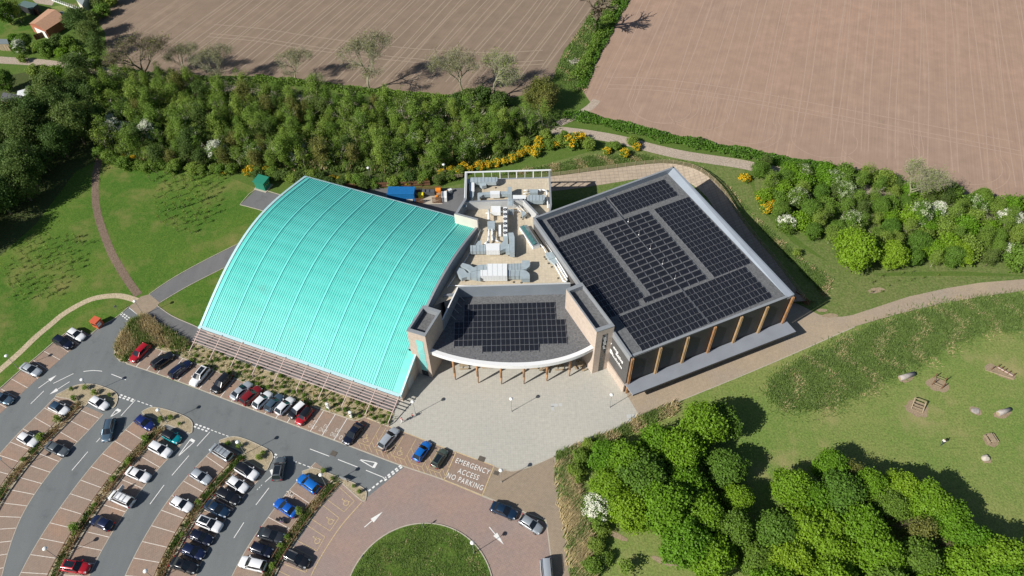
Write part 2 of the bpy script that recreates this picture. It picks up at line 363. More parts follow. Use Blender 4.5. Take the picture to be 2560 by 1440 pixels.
bk.inputs['Mortar Size'].default_value = .006; bk.inputs['Color1'].default_value = (.011, .012, .017, 1); bk.inputs['Color2'].default_value = (.014, .015, .021, 1); bk.inputs['Mortar'].default_value = (.035, .038, .046, 1)
nt.links.new(v, bk.inputs[0]); nt.links.new(bk.outputs[0], bs.inputs['Base Color']); bs.inputs['Roughness'].default_value = .22; bs.inputs['Specular IOR Level'].default_value = .45
M_['cells'] = m
M_['alu'] = plain('aluminium_frame', (.27, .28, .30), .4, metal=.5, var=.05)
M_['red_box'] = plain('orange_red_paint', (.55, .11, .05), .5, var=.08)
M_['green_box'] = plain('green_paint', (.02, .20, .13), .5, var=.08)
M_['blue_box'] = plain('container_blue', (.015, .16, .42), .45, var=.12)
M_['orange'] = plain('orange_plastic', (.75, .24, .02), .6, var=.1)
M_['yellowp'] = plain('yellow_plastic', (.85, .72, .03), .6, var=.08)
M_['grey_bin'] = plain('grey_bin', (.09, .10, .11), .5, var=.1)
M_['card'] = plain('cardboard', (.36, .23, .13), .8, var=.2)
M_['tile_roof'] = plain('clay_tile', (.42, .24, .15), .8, var=.12, vs=2)
M_['brick'] = plain('red_brick', (.38, .14, .08), .8, var=.2, vs=3)
M_['felt'] = plain('grey_felt_roof', (.17, .20, .21), .7, var=.1)
M_['felt_teal'] = plain('green_grey_felt_roof', (.10, .16, .155), .7, var=.1)
M_['slate'] = plain('slate', (.12, .12, .13), .7, var=.15, vs=3)
M_['rubber'] = plain('tyre_rubber', (.015, .015, .015), .8, var=.1)
M_['rim'] = plain('alloy_rim', (.35, .36, .37), .35, metal=.8, var=.05)
M_['lamp_red'] = plain('tail_lamp_red', (.35, .01, .01), .25, var=.05)
M_['lamp_white'] = plain('head_lamp_clear', (.65, .68, .7), .15, var=.05)
M_['rock'] = plain('boulder', (.33, .30, .28), .9, var=.25, vs=2)
M_['rock_pale'] = plain('pale_boulder', (.45, .41, .35), .9, var=.15, vs=2)
M_['iron'] = plain('cast_iron', (.10, .085, .07), .7, var=.2)
M_['globe'] = plain('opal_lamp', (.82, .82, .80), .3, var=.02)
M_['galvpost'] = plain('galvanised_post', (.34, .36, .36), .45, metal=.4, var=.06)
M_['skin'] = plain('skin', (.48, .28, .20), .6, var=.05)
M_['pinkcloth'] = plain('pink_cloth', (.62, .10, .12), .8, var=.1)
M_['whitecloth'] = plain('white_cloth', (.72, .74, .76), .8, var=.08)
M_['navycloth'] = plain('navy_cloth', (.02, .03, .06), .8, var=.1)
M_['redcloth'] = plain('red_cloth', (.55, .04, .04), .8, var=.1)
M_['hair'] = plain('brown_hair', (.05, .03, .02), .7, var=.1)
# ================================================================ GROUND
def sheet(name, poly, z, mat, kind='structure'):
    me = bpy.data.meshes.new(name); n = len(poly)
    a = sum(poly[i][0] * poly[(i + 1) % n][1] - poly[(i + 1) % n][0] * poly[i][1] for i in range(n))
    P = [(p[0], p[1], z) for p in poly]
    if a < 0: P = P[::-1]
    me.from_pydata(P, [], [tuple(range(n))]); o = mesh_obj(name, me, None, M_[mat]); o['kind'] = kind; return o
def psheet(name, px, z, mat, **k): return sheet(name, ats(px), z, mat, **k)
sheet('ground', [(-1500, -900), (1500, -900), (1500, 2500), (-1500, 2500)], 0.0, 'grass_base')
# ploughed fields
psheet('field', [(150, -260), (290, 0), (262, 28), (240, 48), (262, 80), (268, 130), (300, 172), (420, 190), (640, 190), (740, 205), (860, 222), (1000, 236), (1110, 246), (1250, 252), (1330, 232), (1383, 196), (1392, 168), (1412, 122), (1440, 92), (1468, 45), (1494, 0), (1560, -120), (1640, -260)], .02, 'field1')
psheet('field', [(1740, -260), (1572, 0), (1524, 85), (1500, 130), (1478, 178), (1457, 228), (1480, 262), (1474, 280), (1500, 296), (1560, 312), (1640, 332), (1760, 356), (1900, 384), (1990, 404), (2180, 440), (2330, 472), (2460, 496), (2560, 515), (2800, 560), (3000, 300), (2900, -260)], .02, 'field2')
# tyre tracks left on the soil
mb = MB()
d1 = Vector((math.cos(math.radians(65)), math.sin(math.radians(65)), 0))
rr = random.Random(3)
f1 = ats([(290, 60), (330, 165), (640, 185), (860, 217), (1000, 230), (1250, 246), (1380, 190), (1468, 45), (1600, -200), (200, -200)])
for k in range(24):
    base = at(300 + k * 51 + rr.uniform(-9, 9), 205)
    for w_ in (0, 1.9):
        pts = []; ph = rr.random() * 6
        for t in range(0, 30):
            q = base + Vector((w_, 0, 0)) + d1 * (t * 5) + Vector((math.sin(t * .35 + ph) * .5, 0, 0))
            if inside(q, f1): pts.append(q)
            elif pts: break
        if len(pts) > 2: mb.ribbon(smooth_line(pts, 3), .3, .03)
for yy in (0, 1.8, 7): 
    pts = [at(x, y) + Vector((0, yy, 0)) for x, y in ((430, 150), (640, 103), (700, 118), (830, 142), (1000, 158), (1130, 172), (1300, 178), (1370, 175))]
    pts = [at(x, y) + Vector((0, yy, 0)) for x, y in ((520, 92), (640, 103), (760, 122), (930, 145), (1090, 160), (1240, 166), (1360, 160))]
    mb.ribbon(smooth_line(pts, 5), .35, .034)
o = mb.build('tyre_tracks', M_['tyre']); tag(o, kind='structure')
mb = MB(); d2 = Vector((math.cos(math.radians(69)), math.sin(math.radians(69)), 0))
f2 = ats([(1580, 0), (1530, 85), (1466, 228), (1700, 325), (1990, 380), (2330, 440), (2560, 480), (2700, 300), (2700, -200), (1700, -200)])
for k in range(15):
    base = at(1500 + k * 80 + rr.uniform(-12, 12), 235 + k * 18)
    for w_ in (0, 1.9):
        pts = []; ph = rr.random() * 6
        for t in range(0, 30):
            q = base + Vector((w_, 0, 0)) + d2 * (t * 5) + Vector((math.sin(t * .3 + ph) * .4, 0, 0))
            if inside(q, f2): pts.append(q)
            elif pts: break
        if len(pts) > 2: mb.ribbon(smooth_line(pts, 3), .24, .03)
for (x, y, r) in ((1655, 268, 7.5), (1745, 285, 7.5), (1860, 315, 8), (1660, 262, 9), (2060, 348, 8), (1855, 318, 10), (2405, 405, 9), (2400, 410, 11), (2200, 372, 9)):
    c = at(x, y); pts = [c + Vector((math.cos(a) * r, math.sin(a) * r * .9, 0)) for a in np.linspace(math.radians(175), math.radians(372), 22)]
    pts = [pts[0] + d2 * 14 + Vector((-1, 0, 0)), pts[0] + d2 * 5] + pts + [pts[-1] + d2 * 12]
    mb.ribbon(smooth_line(pts, 2), .2, .036)
for yy in (0, 1.9, 5.5): mb.ribbon(smooth_line([at(x, y) + Vector((0, yy, 0)) for x, y in ((1520, 222), (1640, 226), (1760, 240), (1900, 262), (2100, 300), (2330, 345), (2560, 390))], 5), .3, .034)
o = mb.build('tyre_tracks', M_['tyre2']); tag(o, kind='structure')
# grass areas
psheet('lawn', [(255, 400), (420, 425), (560, 438), (640, 470), (700, 486), (760, 470), (900, 500), (760, 640), (560, 800), (506, 823), (430, 800), (395, 770), (336, 757), (322, 767), (289, 795), (250, 817), (165, 833), (55, 923), (0, 972), (-60, 1020), (-200, 900), (-160, 640), (0, 560), (190, 430)], .01, 'lawn_left')
psheet('lawn', [(1600, 1042), (1740, 985), (1920, 911), (2137, 816), (2345, 761), (2560, 727), (2760, 700), (2900, 900), (2900, 1600), (2560, 1560), (1440, 1500), (1390, 1140)], .01, 'lawn_right')
psheet('meadow', [(1100, 470), (1290, 430), (1480, 378), (1600, 376), (1720, 400), (1860, 420), (1900, 520), (1985, 610), (2060, 650), (2200, 690), (2400, 690), (2560, 690), (2760, 680), (2760, 700), (2560, 700), (2370, 722), (2170, 777), (2105, 794), (2040, 790), (1960, 760), (1500, 500), (1160, 500)], .014, 'meadow')
psheet('swale', [(1925, 960), (1990, 905), (2080, 868), (2200, 810), (2330, 772), (2450, 748), (2600, 735), (2640, 830), (2560, 828), (2480, 826), (2400, 850), (2345, 880), (2280, 920), (2220, 945), (2130, 995), (2040, 1024), (1960, 1022), (1925, 1000)], .018, 'swale')
psheet('woodland_floor', [(250, 170), (420, 190), (900, 240), (1290, 262), (1390, 300), (1300, 372), (1290, 410), (1100, 448), (900, 440), (760, 442), (560, 430), (420, 420), (250, 398), (190, 428), (90, 560), (0, 640), (-200, 700), (-200, 230), (120, 170)], .016, 'soil')
psheet('scrub_floor', [(1880, 405), (2000, 425), (2180, 448), (2330, 480), (2560, 522), (2760, 560), (2760, 690), (2560, 688), (2400, 678), (2250, 680), (2180, 684), (2080, 660), (2010, 610), (1950, 560), (1890, 490)], .019, 'meadow')
# worn spots
def blob(c, rx, ry, ang, seed, n=20):
    r = random.Random(seed); out = []
    for k in range(n):
        a = 2 * math.pi * k / n; q = 1 + r.uniform(-.14, .14); x = math.cos(a) * rx * q; y = math.sin(a) * ry * q
        out.append((c[0] + x * math.cos(ang) - y * math.sin(ang), c[1] + x * math.sin(ang) + y * math.cos(ang)))
    return out
for i, (x, y, rx, ry, a) in enumerate([(2343, 962, 1.9, 1.5, -.2), (2292, 1022, 2.0, 1.7, -.3), (2480, 921, 1.3, 1.0, 0), (2510, 934, 2.0, 1.1, -.5), (2439, 1027, 1.05, .9, 0), (2506, 1035, 1.7, .85, .3), (2476, 1101, 1.2, 1.3, .1), (2465, 1149, .85, .7, 0), (2265, 947, 1.5, .8, .35), (2190, 726, 1.8, .7, .2), (2075, 789, 1.6, .5, 0), (2054, 776, 1.1, .4, 0), (1540, 1338, 2.0, .5, -.5), (1660, 1404, 2.2, .5, -.4)]):
    sheet('worn_patch', blob(at(x, y), rx, ry, a, i), .022 + .002 * i, 'worn')
# tracks and paths
def path(name, px, wd, z, mat, sub=6):
    mb = MB(); mb.ribbon(smooth_line(ats(px), sub), wd, z); o = mb.build(name, M_[mat]); o['kind'] = 'structure'; return o
path('dirt_track', [(-60, 145), (0, 150), (80, 155), (150, 163), (260, 178), (380, 196), (500, 212), (640, 232), (780, 250), (860, 262), (1000, 285), (1150, 302), (1310, 318), (1400, 327), (1480, 337), (1560, 352), (1640, 373), (1720, 390), (1840, 408), (1900, 420), (2050, 447), (2200, 480), (2400, 520), (2600, 560)], 3.4, .024, 'track')
path('dirt_track', [(1492, 250), (1475, 268), (1440, 290), (1395, 310)], 2.2, .026, 'track')
path('brown_path', [(250, 380), (246, 405), (239, 440), (238, 490), (244, 535), (258, 580), (276, 626), (295, 662), (322, 705), (346, 738)], 1.65, .026, 'brownpath')
path('gravel_path', [(344, 752), (300, 740), (250, 743), (212, 755), (162, 783), (125, 813), (87, 845), (50, 881), (0, 925), (-60, 975)], 1.35, .03, 'beigepath')
psheet('paved_path', [(1600, 1042), (1740, 985), (1920, 911), (2027, 867), (2137, 816), (2245, 785), (2345, 761), (2450, 742), (2560, 727), (2760, 700), (2760, 672), (2560, 698), (2450, 707), (2370, 720), (2270, 742), (2170, 775), (2130, 788), (2105, 792), (2070, 792), (2045, 786), (2005, 765), (1900, 720), (1560, 880), (1540, 985)], .03, 'tan')
# service yard, service road, foot way
psheet('service_yard', [(600, 512), (640, 474), (700, 487), (720, 489), (780, 476), (850, 470), (1100, 472), (1160, 470), (1180, 560), (1000, 620), (700, 700), (600, 660), (671, 540), (662, 529)], .028, 'asphalt_path')
psheet('service_road', [(345, 790), (358, 748), (373, 736), (395, 718), (430, 697), (470, 674), (520, 647), (575, 620), (640, 588), (700, 560), (720, 600), (640, 640), (600, 650), (560, 668), (500, 700), (450, 727), (400, 757), (375, 788)], .030, 'asphalt_path')
psheet('footway', [(362, 786), (393, 764), (430, 790), (480, 812), (506, 823), (760, 900), (1005, 1001), (986, 1030), (760, 952), (640, 917), (500, 862), (447, 841), (400, 812)], .034, 'asphalt_path')
mb = MB(); mb.prism([(p.x, p.y) for p in ats([(322, 767), (336, 757), (352, 742), (373, 736), (400, 757), (388, 771), (377, 778), (366, 786), (347, 790)])], 0, .05); tag(mb.build('crossing_ramp', M_['tanb']), kind='structure')
# plaza
psheet('plaza', [(1003, 1000), (1040, 930), (1080, 880), (1440, 830), (1500, 830), (1575, 960), (1567, 988), (1600, 1042), (1530, 1080), (1450, 1110), (1390, 1139), (1345, 1158), (1310, 1171), (1290, 1176), (1275, 1177), (1235, 1166), (1137, 1130), (972, 1066), (986, 1030)], .036, 'plaza')
for (x, y, wd, hh, n) in ((1385.5, 1013, 1.25, .62, 0), (1401, 1012, .62, .62, 0), (1382, 1021, .5, .9, 0), (1579, 1041, 1.8, .8, 0), (1574, 1050, .6, .5, 0)):
    c = at(x, y); sheet('replaced_slab', [(c.x - wd / 2, c.y - hh / 2), (c.x + wd / 2, c.y - hh / 2), (c.x + wd / 2, c.y + hh / 2), (c.x - wd / 2, c.y + hh / 2)], .044, 'render_grey')
# car park asphalt
psheet('car_park_asphalt', [(-200, 1160), (-60, 1020), (0, 972), (55, 923), (132, 858), (165, 833), (205, 826), (222, 836), (250, 817), (289, 795), (322, 767), (347, 790), (330, 800), (300, 835), (283, 875), (290, 895), (316, 909), (640, 1027), (780, 1080), (995, 1161), (1020, 1175), (905, 1252), (800, 1400), (700, 1600), (-300, 1600)], .012, 'asphalt')
# bay rows along strips -------------------------------------------------
STR = [None,
 smooth_line(ats([(201, 1010), (180, 1032), (150, 1066), (108, 1102), (72, 1145), (35, 1190), (0, 1240), (-30, 1290), (-55, 1345), (-80, 1420), (-95, 1480)]), 5),
 smooth_line(ats([(404, 1070), (384, 1092), (355, 1121), (320, 1157), (277, 1210), (240, 1262), (207, 1310), (175, 1362), (140, 1425), (120, 1475)]), 5),
 smooth_line(ats([(608, 1141), (571, 1179), (532, 1221), (495, 1267), (466, 1312), (440, 1357), (417, 1402), (398, 1445), (385, 1480)]), 5),
 smooth_line(ats([(846, 1199), (820, 1227), (789, 1260), (760, 1297), (731, 1340), (702, 1380), (674, 1430), (655, 1475)]), 5)]
def relax(P, n=30):
    P = [p.copy() for p in P]
    for _ in range(n): P = [P[0]] + [(P[i - 1] + P[i] * 2 + P[i + 1]) / 4 for i in range(1, len(P) - 1)] + [P[-1]]
    return P
STR = [None] + [relax(p) for p in STR[1:]]
SW, BL, BW = 1.0, 4.5, 2.42
paint = MB(); paintw = MB(); ypaint = MB(); kerbs = MB()
def band(pts, a, b):                   # polygon between two offsets of a line
    return offs(pts, a) + offs(pts, b)[::-1]
def bay_lines(pts, inner, outer, step, start, mbx, z=.034, wd=.11, end=None, last=True):
    for p, t in walk(pts, step, start, end):
        n = Vector((-t.y, t.x, 0)); a = p + n * inner; b = p + n * outer; mbx.ribbon([a, b], wd, z)
for k in (1, 2, 3, 4):
    P = STR[k]
    if k < 4: sheet('bay_paving', band(P, SW, SW + BL), .022, 'bay'); bay_lines(P, SW, SW + BL, BW, 1.0, paint)
    sheet('bay_paving', band(P, -SW, -SW - BL), .022, 'bay'); bay_lines(P, -SW, -SW - BL, BW, 1.0, paint)
    mb = MB()
    for i in range(len(P) - 1):
        a, b = offset_pair(P, SW - .1); mb.prism([a[i], a[i + 1], b[i + 1], b[i]], 0.0, .10)
    o = mb.build('planting_strip', M_['gravel']); tag(o, kind='structure')
    L, R = offset_pair(P, SW); kerbs.kerb(L, .15, 0, .13); kerbs.kerb(R, .15, 0, .13)
    for side in (1, -1):
        if k == 4 and side == 1: continue
        # edge stones flush with the road at the bay mouth
        kerbs.ribbon(offs(P, side * (SW + BL + .06)), .12, .026)
# left-hand row beside the lawn
P0 = smooth_line(ats([(165, 833), (132, 858), (95, 890), (55, 923), (0, 972), (-60, 1028), (-110, 1080)]), 5)
sheet('bay_paving', band(P0, 0, 4.6), .022, 'bay'); bay_lines(P0, 0, 4.6, 2.45, .2, paint); kerbs.kerb(P0, .15, 0, .13)
# row against the building
A = at(316, 909); B = at(995, 1161); C2 = at(1110, 1200); D2_ = at(1237, 1252)
front = smooth_line([A, at(425, 946), at(547, 992), at(640, 1027), at(780, 1080), at(850, 1106), B, C2, D2_], 4)
sheet('bay_paving', band(front, 0, 5.0), .024, 'bay')
kerbs.ribbon(front, .22, .03)
psheet('bay_paving', [(905, 1042), (972, 1063), (1137, 1129), (1238, 1167), (1206, 1240), (1110, 1199), (995, 1160), (870, 1112)], .020, 'bay')
bay_lines(front, 0, 4.7, 2.44, 2.3, paintw, end=(at(866, 1111) - A).length)
# pink paved court
psheet('paved_court', [(1012, 1167), (1110, 1201), (1237, 1253), (1330, 1290), (1365, 1307), (1378, 1400), (1388, 1480), (1400, 1560), (690, 1560), (640, 1560), (700, 1420), (760, 1330), (815, 1250), (850, 1204), (905, 1254)], .026, 'pink')
psheet('paved_apron', [(1237, 1168), (1275, 1178), (1310, 1172), (1345, 1159), (1387, 1140), (1397, 1245), (1412, 1330), (1427, 1440), (1440, 1560), (1402, 1560), (1388, 1480), (1378, 1400), (1364, 1304), (1330, 1288), (1206, 1241)], .028, 'tanb')
kerbs.ribbon(smooth_line(ats([(1206, 1241), (1270, 1265), (1330, 1288), (1360, 1300), (1366, 1310), (1378, 1400), (1392, 1520)]), 2), .18, .034)
kerbs.ribbon(ats([(1387, 1140), (1397, 1245), (1412, 1330), (1427, 1440), (1440, 1560)]), .15, .05)
kerbs.ribbon(smooth_line(ats([(1387, 1140), (1345, 1159), (1310, 1172), (1275, 1178), (1236, 1166)]), 3), .15, .046)
kerbs.ribbon(smooth_line(ats([(1390, 1139), (1450, 1111), (1530, 1081), (1600, 1043), (1740, 986), (1920, 912), (2137, 817)]), 3), .15, .05)
# round lawn
RC = (-15.61, 36.05); RR = 11.42
circ = [(RC[0] + RR * math.cos(a), RC[1] + RR * math.sin(a)) for a in np.linspace(0, 2 * math.pi, 96, endpoint=False)]
mb = MB(); mb.prism([(RC[0] + (RR - .1) * math.cos(a), RC[1] + (RR - .1) * math.sin(a)) for a in np.linspace(0, 2 * math.pi, 96, endpoint=False)], 0, .11); tag(mb.build('round_lawn', M_['lawn_round']), kind='structure')
kerbs.kerb(circ, .18, 0, .14, closed=True)
# islands at the ends of the strips
ISL = [[(140, 991), (158, 979), (175, 970), (195, 963), (212, 961), (240, 962), (270, 972), (286, 980), (294, 990), (293, 1004), (284, 1020), (268, 1010), (232, 994), (217, 1012), (203, 1018), (180, 1000)],
       [(357, 1034), (365, 1024), (382, 1019), (405, 1022), (430, 1029), (455, 1038), (472, 1047), (481, 1058), (481, 1070), (476, 1084), (440, 1070), (415, 1062), (400, 1072), (394, 1068), (400, 1052)],
       [(550, 1106), (562, 1097), (578, 1093), (595, 1093), (620, 1101), (645, 1112), (667, 1123), (679, 1132), (682, 1145), (675, 1160), (662, 1177), (622, 1155), (612, 1152), (600, 1147), (604, 1130)],
       [(757, 1183), (768, 1175), (783, 1171), (797, 1174), (820, 1183), (847, 1194), (880, 1206), (905, 1219), (914, 1227), (916, 1238), (906, 1253), (850, 1204), (835, 1202), (810, 1210)],
       [(1000, 1160)]]
for q in ISL[:4]:
    pl = smooth_line(ats(q), 3, True); mb = MB(); mb.prism([(p.x, p.y) for p in pl], 0, .105); tag(mb.build('planted_island', M_['gravel']), kind='structure'); kerbs.kerb(pl, .15, 0, .13, closed=True)
# big bed between the foot way and the bays
bed_px = [(362, 787), (347, 792), (325, 802), (302, 832), (286, 866), (287, 888), (300, 903), (318, 908), (338, 894), (352, 872), (385, 870), (440, 889), (490, 909), (547, 931), (600, 951), (680, 985), (760, 1010), (795, 1021), (890, 1053), (914, 1043), (970, 1066), (986, 1032), (760, 954), (640, 919), (500, 864), (447, 843), (400, 814)]
bed = ats(bed_px); mb = MB(); mb.prism([(p.x, p.y) for p in bed], 0, .09); tag(mb.build('planting_bed', M_['bark']), kind='structure'); kerbs.kerb(bed, .15, 0, .12, closed=True)
for pts in ([(322, 767), (289, 795), (250, 817), (222, 840), (205, 829), (165, 833)], [(373, 736), (430, 697), (520, 647), (640, 588)], [(400, 757), (450, 727), (500, 700), (600, 650)], [(393, 764), (430, 790), (480, 812), (510, 826)], [(600, 512), (640, 474), (700, 487), (720, 489), (750, 482)], [(600, 512), (662, 529), (675, 541)]):
    kerbs.kerb(smooth_line(ats(pts), 3), .13, 0, .10)
tag(kerbs.build('kerb_stones', M_['kerb']), kind='structure')
# painted lines: white on the asphalt
def dash(px1, px2, wd, mbx=paintw, z=.04): mbx.ribbon([at(*px1), at(*px2)], wd, z)
zA = zm(0, 720, 4); zD = zm(0, 1080, 4); zE = zm(640, 1080, 4)
for a, b in ((zA(535, 955), zA(735, 857)), (zA(1115, 862), zA(1262, 920)), (zA(308, 1160), zA(440, 1030)), (zD(720, 385), zD(880, 197)), (zD(965, 102), zD(1003, 60)), (zD(1720, 435), zD(1890, 237)), (zD(1500, 723), zD(1643, 530)), (zD(1970, 143), zD(2100, 0)), (zA(1210, 1280), zA(1355, 1120)),
             (zE(540, 170), zE(733, 243)), (zE(820, 275), zE(1020, 353)), (zE(1100, 383), zE(1300, 465)), (zE(92, 500), zE(172, 428)), (zE(0, 730), zE(130, 560)), (zD(2340, 1060), zD(2440, 905))):
    dash(a, b, .13)
paintw.ribbon(smooth_line(ats([zA(836, 836), zA(930, 826), zA(1022, 833)]), 4), .13, .04)
def dashes(px1, px2, n, wd, duty=.6, mbx=paintw, z=.04):
    a = at(*px1); b = at(*px2)
    for k in range(n): mbx.ribbon([a.lerp(b, k / n), a.lerp(b, (k + duty) / n)], wd, z)
for a, b, n, wd in ((zA(1215, 245), zA(1330, 325), 5, .28), (zA(1205, 262), zA(1305, 342), 5, .28), (zA(1205, 1068), zA(1355, 1125), 4, .28), (zA(1188, 1088), zA(1345, 1140), 4, .28), (zA(1375, 1130), zA(1540, 1190), 4, .15),
                    (zA(1955, 1362), zA(2110, 1418), 4, .28), (zA(1940, 1385), zA(2090, 1440), 4, .28), (zD(2110, -20), zD(2300, 50), 5, .15), (zE(188, 222), zE(225, 238), 1, .28), (zE(170, 245), zE(205, 262), 1, .28), (zE(380, 292), zE(560, 360), 4, .15),
                    (zE(1450, 332), zE(1110, 605), 9, .3), (zE(1462, 348), zE(1270, 500), 5, .3), (zE(10, 580), zE(70, 520), 3, .1)):
    dashes(a, b, n, wd)
def arrow(px1, px2, mbx=paintw, z=.04, head=1.5, hw=.42):
    a = at(*px1); b = at(*px2); t = (b - a).normalized(); n = Vector((-t.y, t.x, 0)); h = b - t * head
    mbx.ribbon([a, h], .14, z); mbx.face([(q.x, q.y, z) for q in (h - n * hw, b, h + n * hw)])
arrow(zA(385, 1003), zA(568, 872)); arrow(zA(697, 938), zA(495, 1066)); arrow(zE(1085, 952), zE(1268, 797), head=2.2); arrow(zE(2333, 952), zE(2478, 1127), head=2.2)
def tri(p0, p1, p2, z=.04, wd=.16, wide=.5):       # give-way triangle: p0 = point
    a, b, c = at(*p0), at(*p1), at(*p2); paintw.ribbon([a, b], wd, z); paintw.ribbon([a, c], wd, z); paintw.ribbon([b, c], wide, z + .003)
tri(zA(1105, 1290), zA(1165, 1215), zA(1205, 1232)); tri(zD(1778, 248), zD(1905, 75), zD(1945, 97)); tri(zE(1032, 275), zE(1205, 308), zE(1175, 358))
dash(zE(150, 378), zE(172, 425), .5); dash(zA(1295, 62), zA(1296, 62), .1)
dash(zA(1492, 66), zA(1598, 150), .12, z=.044); dash(zA(1290, 198), zA(1392, 280), .12, z=.044); dash(zA(1390, 420), zA(1391, 421), .1)
# yellow markings: bays for blue badge holders and the emergency bay
zF = zm(740, 1000, 9)
def ypoly(pxs, z=.045, wd=.09):
    for i in range(len(pxs) - 1): ypaint.ribbon([at(*pxs[i]), at(*pxs[i + 1])], wd, z)
dv = (28.5, -55.0)
for i, (x, y) in enumerate(((893, 1105), (936, 1122), (981, 1139), (1025, 1157), (1069, 1172))):
    x2, y2 = x + 30, y + 10.5; ypoly([(x + 29.5, y - 52), (x, y), (x2, y2), (x2 + 29.5, y2 - 52)])
    for t in (.25, .62): ypoly([(x2 + 27 * t, y2 - 49 * t), (x2 + 27 * t + 8 , y2 - 49 * t + 22)])
    for t in (.1, .55, 1.0): ypoly([(x + 30 * t, y + 11 * t), (x + 30 * t + 7, y + 11 * t + 15)])
ypoly([(1140, 1130), (1110, 1200), (1205, 1240), (1235, 1165), (1140, 1130)], wd=.16)
ypoly([(915, 1045), (1000, 1077), (1137, 1130)], wd=.14)
for q in ([zE(805, 525), zE(985, 690), zE(880, 800), zE(690, 660)], [zE(640, 710), zE(830, 860), zE(740, 990), zE(530, 855)], [zE(490, 920), zE(690, 1050), zE(610, 1190), zE(390, 1075)], [zE(345, 1140), zE(560, 1250), zE(500, 1405), zE(255, 1310)], [zE(215, 1385), zE(400, 1470)]):
    ypoly(q)
ypaint.ribbon(smooth_line(ats([zE(1060, 700), zE(900, 880), zE(800, 1010), zE(690, 1180), zE(610, 1320), zE(560, 1420), zE(530, 1500)]), 4), .14, .045)
def wheelchair(px, ang, sc=1.0, z=.047):
    c = at(*px); ca, sa = math.cos(ang), math.sin(ang)
    def T(x, y): return Vector((c.x + (x * ca - y * sa) * sc, c.y + (x * sa + y * ca) * sc, 0))
    ypaint.ribbon([T(.42 * math.cos(a), .42 * math.sin(a) - .2) for a in np.linspace(math.radians(100), math.radians(350), 12)], .11 * sc, z)
    ypaint.ribbon([T(-.02, .62), T(0, .12), T(.36, .08), T(.5, -.4), T(.68, -.36)], .12 * sc, z + .002)
    ypaint.ribbon([T(0, .38), T(.3, .34)], .1 * sc, z)
    ypaint.face([(q.x, q.y, z) for q in [T(-.02 + .13 * math.cos(a), .82 + .13 * math.sin(a)) for a in np.linspace(0, 2 * math.pi, 8, endpoint=False)]])
for p, a in ((zE(1098, 73), -.35), (zE(1440, 203), -.35), (zE(895, 705), .55), (zE(740, 890), .55), (zE(607, 1083), .55)): wheelchair(p, a + (.15 if p[0] > 800 and p[1] < 1150 else .2), 1.0)
tag(paint.build('bay_lines', M_['pinkwhite']), kind='structure')
tag(paintw.build('road_markings', M_['white']), kind='structure')
tag(ypaint.build('yellow_markings', M_['yellow']), kind='structure')
# painted words
def word(txt, px, ang, h, sx, mat='white', z=.048, name='painted_word', sp=1.0):
    cu = bpy.data.curves.new(name, 'FONT'); cu.body = txt; cu.size = h / .72; cu.align_x = 'CENTER'; cu.align_y = 'CENTER'; cu.space_character = sp; cu.offset = .002
    tmp = bpy.data.objects.new('tmp', cu); COL.objects.link(tmp); dg = bpy.context.evaluated_depsgraph_get(); dg.update()
    me = bpy.data.meshes.new_from_object(tmp.evaluated_get(dg)); bpy.data.objects.remove(tmp); me.materials.clear()
    c = at(*px); o = mesh_obj(name, me, None, M_[mat]); o.location = (c.x, c.y, z); o.rotation_euler = (0, 0, ang); o.scale = (sx, 1, 1); tag(o, kind='structure'); return o
ga = math.atan2((D2_ - A).y, (D2_ - A).x)
zG = zm(1080, 1120, 5.85)
for t, x, y, h in (('EMERGENCY', 592, 270, .98), ('ACCESS', 532, 388, .98), ('NO PARKING', 482, 495, .98)): word(t, zG(x, y), ga, h, .70 if t != 'EMERGENCY' else .71, sp=1.22)
for (x, y), (x2, y2) in (((428, 505), (370, 605)), ((668, 595), (607, 690)), ((928, 688), (862, 793))):
    word('EV', zF(x, y), ga, .72, .62, 'pinkwhite', sp=1.15); word('ONLY', zF(x2, y2), ga, .78, .52, 'pinkwhite', sp=1.1)
word('O', zF(1010, 850), ga, .85, .66, 'pinkwhite')
word('MC', zE(335, 620), ga + math.radians(185), .9, .8, 'pinkwhite')
# covers
for (x, y, s) in ((834.5, 1134, .55), (1204.5, 1147.5, .6), (1241, 1183, .45), (818, 1195, .5), (881, 998, .5)):
    mb = MB(); c = at(x, y); mb.box((c.x, c.y, .03), (1.0 * s * 2, .8 * s * 2, .022 if y != 998 else .1), ga); tag(mb.build('drain_cover', M_['iron']), {834.5: 'rusty square cover in the dark roadway', 1204.5: 'brown drain cover at the plaza edge above the emergency bay', 1241: 'small grey cover beside the lamp post near the emergency bay', 818: 'rusty cover on the gravel island by the blue car', 881: 'pair of covers in the bed below the louvres'}[x], 'drain cover', 'drain covers')
# ================================================================ SPORTS HALL WITH THE TURQUOISE ROOF
E0 = Vector((-61.2, 87.6, 0)); EU = Vector((.921, -.389, 0)).normalized(); EV = Vector((.389, .921, 0)).normalized()
PRF = [7.632374658298598e-06, -0.0005938054036301886, 0.0019017125009323588, 0.5227851244040038, 2.613071827478409]
def rz_(s): return float(np.polyval(PRF, s))
def G(u, s, dz=0.0, z=None): p = E0 + EU * u + EV * s; return Vector((p.x, p.y, (rz_(s) if z is None else z) + dz))
hall = empty('sports_hall', E0); tag(hall, 'sports hall with an arched turquoise metal roof and louvred front', 'building')
def under(o, p):
    o.parent = p; o.matrix_parent_inverse = Matrix.Translation(-p.location) if not p.parent else Matrix.Identity(4)
    return o
SD = 40.5; NS = 26
ss = [SD * i / NS for i in range(NS + 1)]
edges = [0.0, .9] + [.9 + 5.34 * k for k in range(1, 8)] + [42.45]
def umax(s): return 44.0 if s < 7.3 else 42.45
